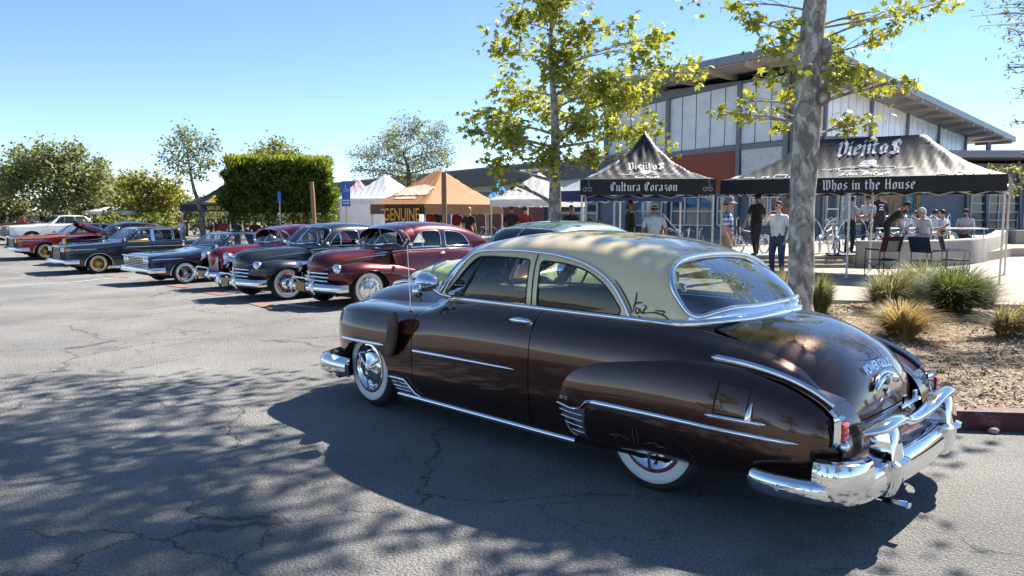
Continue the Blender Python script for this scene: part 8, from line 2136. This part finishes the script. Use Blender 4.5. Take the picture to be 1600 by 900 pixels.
# ------------------------------------------------------------------ lowrider bicycles
def bicycle(loc, rz, label, col, tyre=None, seatc=None, steer=.25):
    root = thing('bicycle', loc, rz, label, 'bicycle', 'show bicycles on the terrace')
    fm = paint('bike_' + str(col), col, .4, .3); r = .25
    def whl(x, st):
        mb = MB(); ring = [(r * math.cos(a), 0, r * math.sin(a)) for a in [2 * PI * k / 28 for k in range(28)]]
        mb.mat(0).tube(ring, .024, 8, closed=True); mb.mat(1).tube([(q[0] * .87, 0, q[2] * .87) for q in ring], .010, 6, closed=True)
        for k in range(36):
            a = 2 * PI * k / 36; mb.tube([(.02 * math.cos(a + 1), (.03 if k % 2 else -.03), .02 * math.sin(a + 1)), (r * .87 * math.cos(a), 0, r * .87 * math.sin(a))], .0022, 3, caps=False)
        mb.tube([(0, -.06, 0), (0, .06, 0)], .018, 8)
        o = mb.build('wheel', [tyre or WHITEW, CHROME], root, 50); o.location = (x, 0, r + .02); o.rotation_euler = (0, 0, st); return o
    whl(.52, steer); whl(-.46, 0)
    mb = MB(); T = mb.tube
    T([(-.02, 0, .28), (-.12, 0, .62)], .018, 8); T([(-.12, 0, .55), (.1, 0, .52), (.30, 0, .62)], .018, 8); T([(-.02, 0, .28), (.16, 0, .36), (.31, 0, .56)], .018, 8)
    for s in (-1, 1): T([(-.46, s * .055, .27), (-.02, s * .03, .28)], .011, 6); T([(-.46, s * .055, .27), (-.12, s * .02, .55)], .009, 6)
    mb.build('frame', [fm], root, 50)
    mb = MB(); T = mb.tube
    for s in (-1, 1): T([(.30, s * .04, .66), (.36, s * .055, .50), (.42, s * .06, .34), (.52, s * .06, .27)], .011, 6); T([(.30, s * .02, .66), (.29, s * .10, .88), (.26, s * .24, 1.02), (.16, s * .30, 1.06), (.02, s * .31, .98)], .012, 6)
    T([(.30, 0, .54), (.295, 0, .70)], .022, 8); T([(.30, -.05, .66), (.30, .05, .66)], .014, 6); mb.build('handlebar', [CHROME], root, 50)
    mb = MB(); mb.tube([(-.46, -.07, .27), (-.42, -.08, .60), (-.44, -.09, 1.02), (-.45, 0, 1.10), (-.44, .09, 1.02), (-.42, .08, .60), (-.46, .07, .27)], .008, 6); mb.build('sissy_bar', [CHROME], root, 50)
    for x in (.52, -.46): mb = MB(); mb.tube([(x + .30 * math.cos(a), 0, r + .02 + .30 * math.sin(a)) for a in np.linspace(.5 if x > 0 else 1.0, 2.4 if x > 0 else 3.0, 10)], .03, 6, flat=.4, up=(0, 1, 0)); mb.build('mudguard', [CHROME], root, 50)
    mb = MB(); mb.tube([(-.02, -.09, .28), (-.02, .09, .28)], .014, 6); mb.ball((-.02, .05, .28), (.075, .008, .075)); mb.build('crank', [CHROME], root, 50)
    mb = MB(); mb.tube([(.05, 0, .66), (-.1, 0, .67), (-.3, 0, .70), (-.42, 0, .80)], [.035, .06, .075, .055], 10, flat=.45, up=(0, 1, 0)); mb.build('banana_seat', [mat('bike_seat_' + str(seatc), seatc or (.03, .03, .03), .5)], root, 60)
    return root
def bpos(u, d, z=TZ): p = at(u, 380, d); return Vector((p.x, p.y, z))
bicycle(bpos(1306, 22.3), math.radians(250), 'chrome lowrider bicycle nearest the steps right of the trunk', (.45, .46, .48), RUBBER)
bicycle(bpos(1290, 23.2), math.radians(230), 'silver bicycle with tall bars behind the chrome one', (.35, .36, .40), None)
bicycle(bpos(1340, 23.2), math.radians(10), 'pale blue bicycle behind the canopy mid pole', (.12, .25, .45), None, (.05, .1, .3))
bicycle(bpos(1400, 22.9, .50), math.radians(172), 'teal bicycle standing behind the seat wall', (.02, .25, .28), None, (.02, .18, .2))
bicycle(bpos(1428, 23.2, .50), math.radians(165), 'purple bicycle standing behind the seat wall', (.20, .05, .32), None, (.15, .02, .04))
bicycle(bpos(1458, 23.6, .50), math.radians(175), 'yellow bicycle with maroon seat standing behind the seat wall', (.55, .45, .08), None, (.16, .02, .03))
bicycle(bpos(1172, 22.6), math.radians(20), 'black bicycle with white tyres beside the person in black', (.02, .02, .025), None)
bicycle(bpos(1075, 21.4, PZ), math.radians(200), 'dark blue bicycle by the right front pole of the square canopy', (.02, .03, .10), RUBBER)
bicycle(bpos(1052, 22.4, PZ), math.radians(160), 'black bicycle with tall bars under the square canopy', (.02, .02, .025), RUBBER)
bicycle(bpos(765, 25.6, PZ), math.radians(170), 'chrome bicycle glinting over the maroon roof', (.5, .5, .52), RUBBER)
bicycle(bpos(785, 24.8, PZ), math.radians(150), 'small chrome bicycle left of the white canopy pole', (.35, .3, .3), RUBBER)

# ------------------------------------------------------------------ chairs, tables, bits
def folding_chair(loc, rz, label, fab, panel, frame):
    root = thing('folding_chair', loc, rz, label, 'chair', 'folding chairs under the long canopy')
    w, d = .54, .46
    for s in (-1, 1):
        mb = MB(); x = s * w / 2
        mb.tube([(x, -d / 2, .0), (x, -d / 2, .62), (x, -d / 2 + .05, .66), (x, d / 2 - .05, .66), (x, d / 2 + .02, .62), (x, d / 2 + .02, 0)], .012, 6); mb.build('leg_frame', [frame], root, 50)
        mb = MB(); mb.box((x, -.02, .675), (.05, d * .9, .022)); mb.build('armrest', [frame], root, 0)
        mb = MB(); mb.tube([(x, -d / 2, .03), (-x, -d / 2 + .0, .42)], .010, 6); mb.tube([(x, d / 2, .03), (-x, d / 2, .42)], .010, 6); mb.build('cross_brace', [frame], root, 50)
        mb = MB(); mb.tube([(x, d / 2 + .02, .60), (x, d / 2 + .12, .98)], .012, 6); mb.build('back_post', [frame], root, 50)
    mb = MB(); mb.grid([[(x, y, .44 - .03 * (1 - (2 * x / w)**2)) for x in np.linspace(-w / 2, w / 2, 7)] for y in np.linspace(-d / 2, d / 2, 4)]); mb.grid([[(x, y, .43 - .03 * (1 - (2 * x / w)**2)) for x in np.linspace(-w / 2, w / 2, 7)] for y in np.linspace(-d / 2, d / 2, 4)], flip=True); mb.build('seat', [fab], root, 60)
    mb = MB(); R_ = [[(x, d / 2 + .03 + t * .10 + .02 * (1 - (2 * x / w)**2), .62 + t * .36) for x in np.linspace(-w / 2 - .015, w / 2 + .015, 7)] for t in (0, .5, 1)]
    mb.grid(R_); mb.grid([[(a, b2 + .012, c_) for a, b2, c_ in r_] for r_ in R_], flip=True); bk = mb.build('backrest', [fab], root, 60)
    if panel:
        mb = MB(); mb.grid([[(x, d / 2 + .065 + t * .10 + .02 * (1 - (2 * x / w)**2), .63 + t * .36) for x in np.linspace(-w / 2 + .12, w / 2 - .12, 5)] for t in (0, .35, .68)]); mb.build('back_panel', [panel], bk, 60)
    return root
MARF, BEIF, NAVF = cloth('chair_maroon', (.07, .015, .022)), cloth('chair_beige', (.34, .30, .26)), cloth('chair_navy', (.02, .03, .055))
p = on_ground(1376, 433, PZ); folding_chair(p, math.radians(195), 'maroon folding chair with beige back panel beside the canopy mid pole', MARF, BEIF, BLACK)
p = on_ground(1450, 436, PZ); folding_chair(p, math.radians(110), 'navy folding chair facing the maroon one behind the grass', NAVF, None, BLACK)
p = on_ground(1492, 434, PZ); folding_chair(p, math.radians(70), 'grey-armed navy chair nearest the right pole', NAVF, None, mat('grey_frame', (.30, .31, .33), .4, .6))
def table(u, d, z, w, label, m, rz=0):
    p = at(u, 380, d); root = thing('table', (p.x, p.y, z), rz, label, 'table')
    mb = MB(); mb.box((0, 0, .73), (w, .75, .035)); mb.build('tabletop', [m], root, 0)
    for sx in (-1, 1):
        for sy in (-1, 1): mb = MB(); mb.tube([(sx * (w / 2 - .1), sy * .3, 0), (sx * (w / 2 - .1), sy * .3, .72)], .016, 6); mb.build('leg', [GALV], root, 50)
table(1420, 24.0, TZ, 1.8, 'long pale table in front of the seated group', WHS, .1); table(1492, 24.0, TZ, 1.6, 'pale table by the bearded seated person', WHS, -.1)
table(950, 21.0, PZ, 1.8, 'dark-topped table beside the bearded person', BLACK); table(704, 26.3, PZ, 1.5, 'table covered in red under the tan canopy', C_['red'])
def blanket(u, d, z, w, l, cols, label, rz=0):
    p = at(u, 380, d); mb = MB(); rows = [[(w * (i / 8 - .5), l * (j / 8 - .5), .03 + .03 * abs(math.sin(i * 1.7 + j * 2.3))) for i in range(9)] for j in range(9)]
    mb.grid(rows); o = mb.build('blanket', [cols], None, 60); o.location = (p.x, p.y, z); o.rotation_euler = (0, 0, rz); tag(o, label, 'blanket')
blanket(1325, 22.05, TZ, 1.3, .6, cloth('blanket_blue', (.12, .14, .32)), 'blue blanket on the terrace edge below the chrome bicycle', .1); blanket(1200, 21.95, TZ, .8, .4, cloth('bag_blue', (.10, .32, .45)), 'light blue cloth at the feet of the person in black', .2)
mb = MB(); p = at(1047, 360, 20.0); mb.tube([(0, 0, 0), (.55, .1, -.62)], .02, 8); o = mb.build('parasol_pole', [WHS], None, 50); o.location = at(1036, 334, 19.6); tag(o, 'white slanting pole behind the straw hat', 'pole')
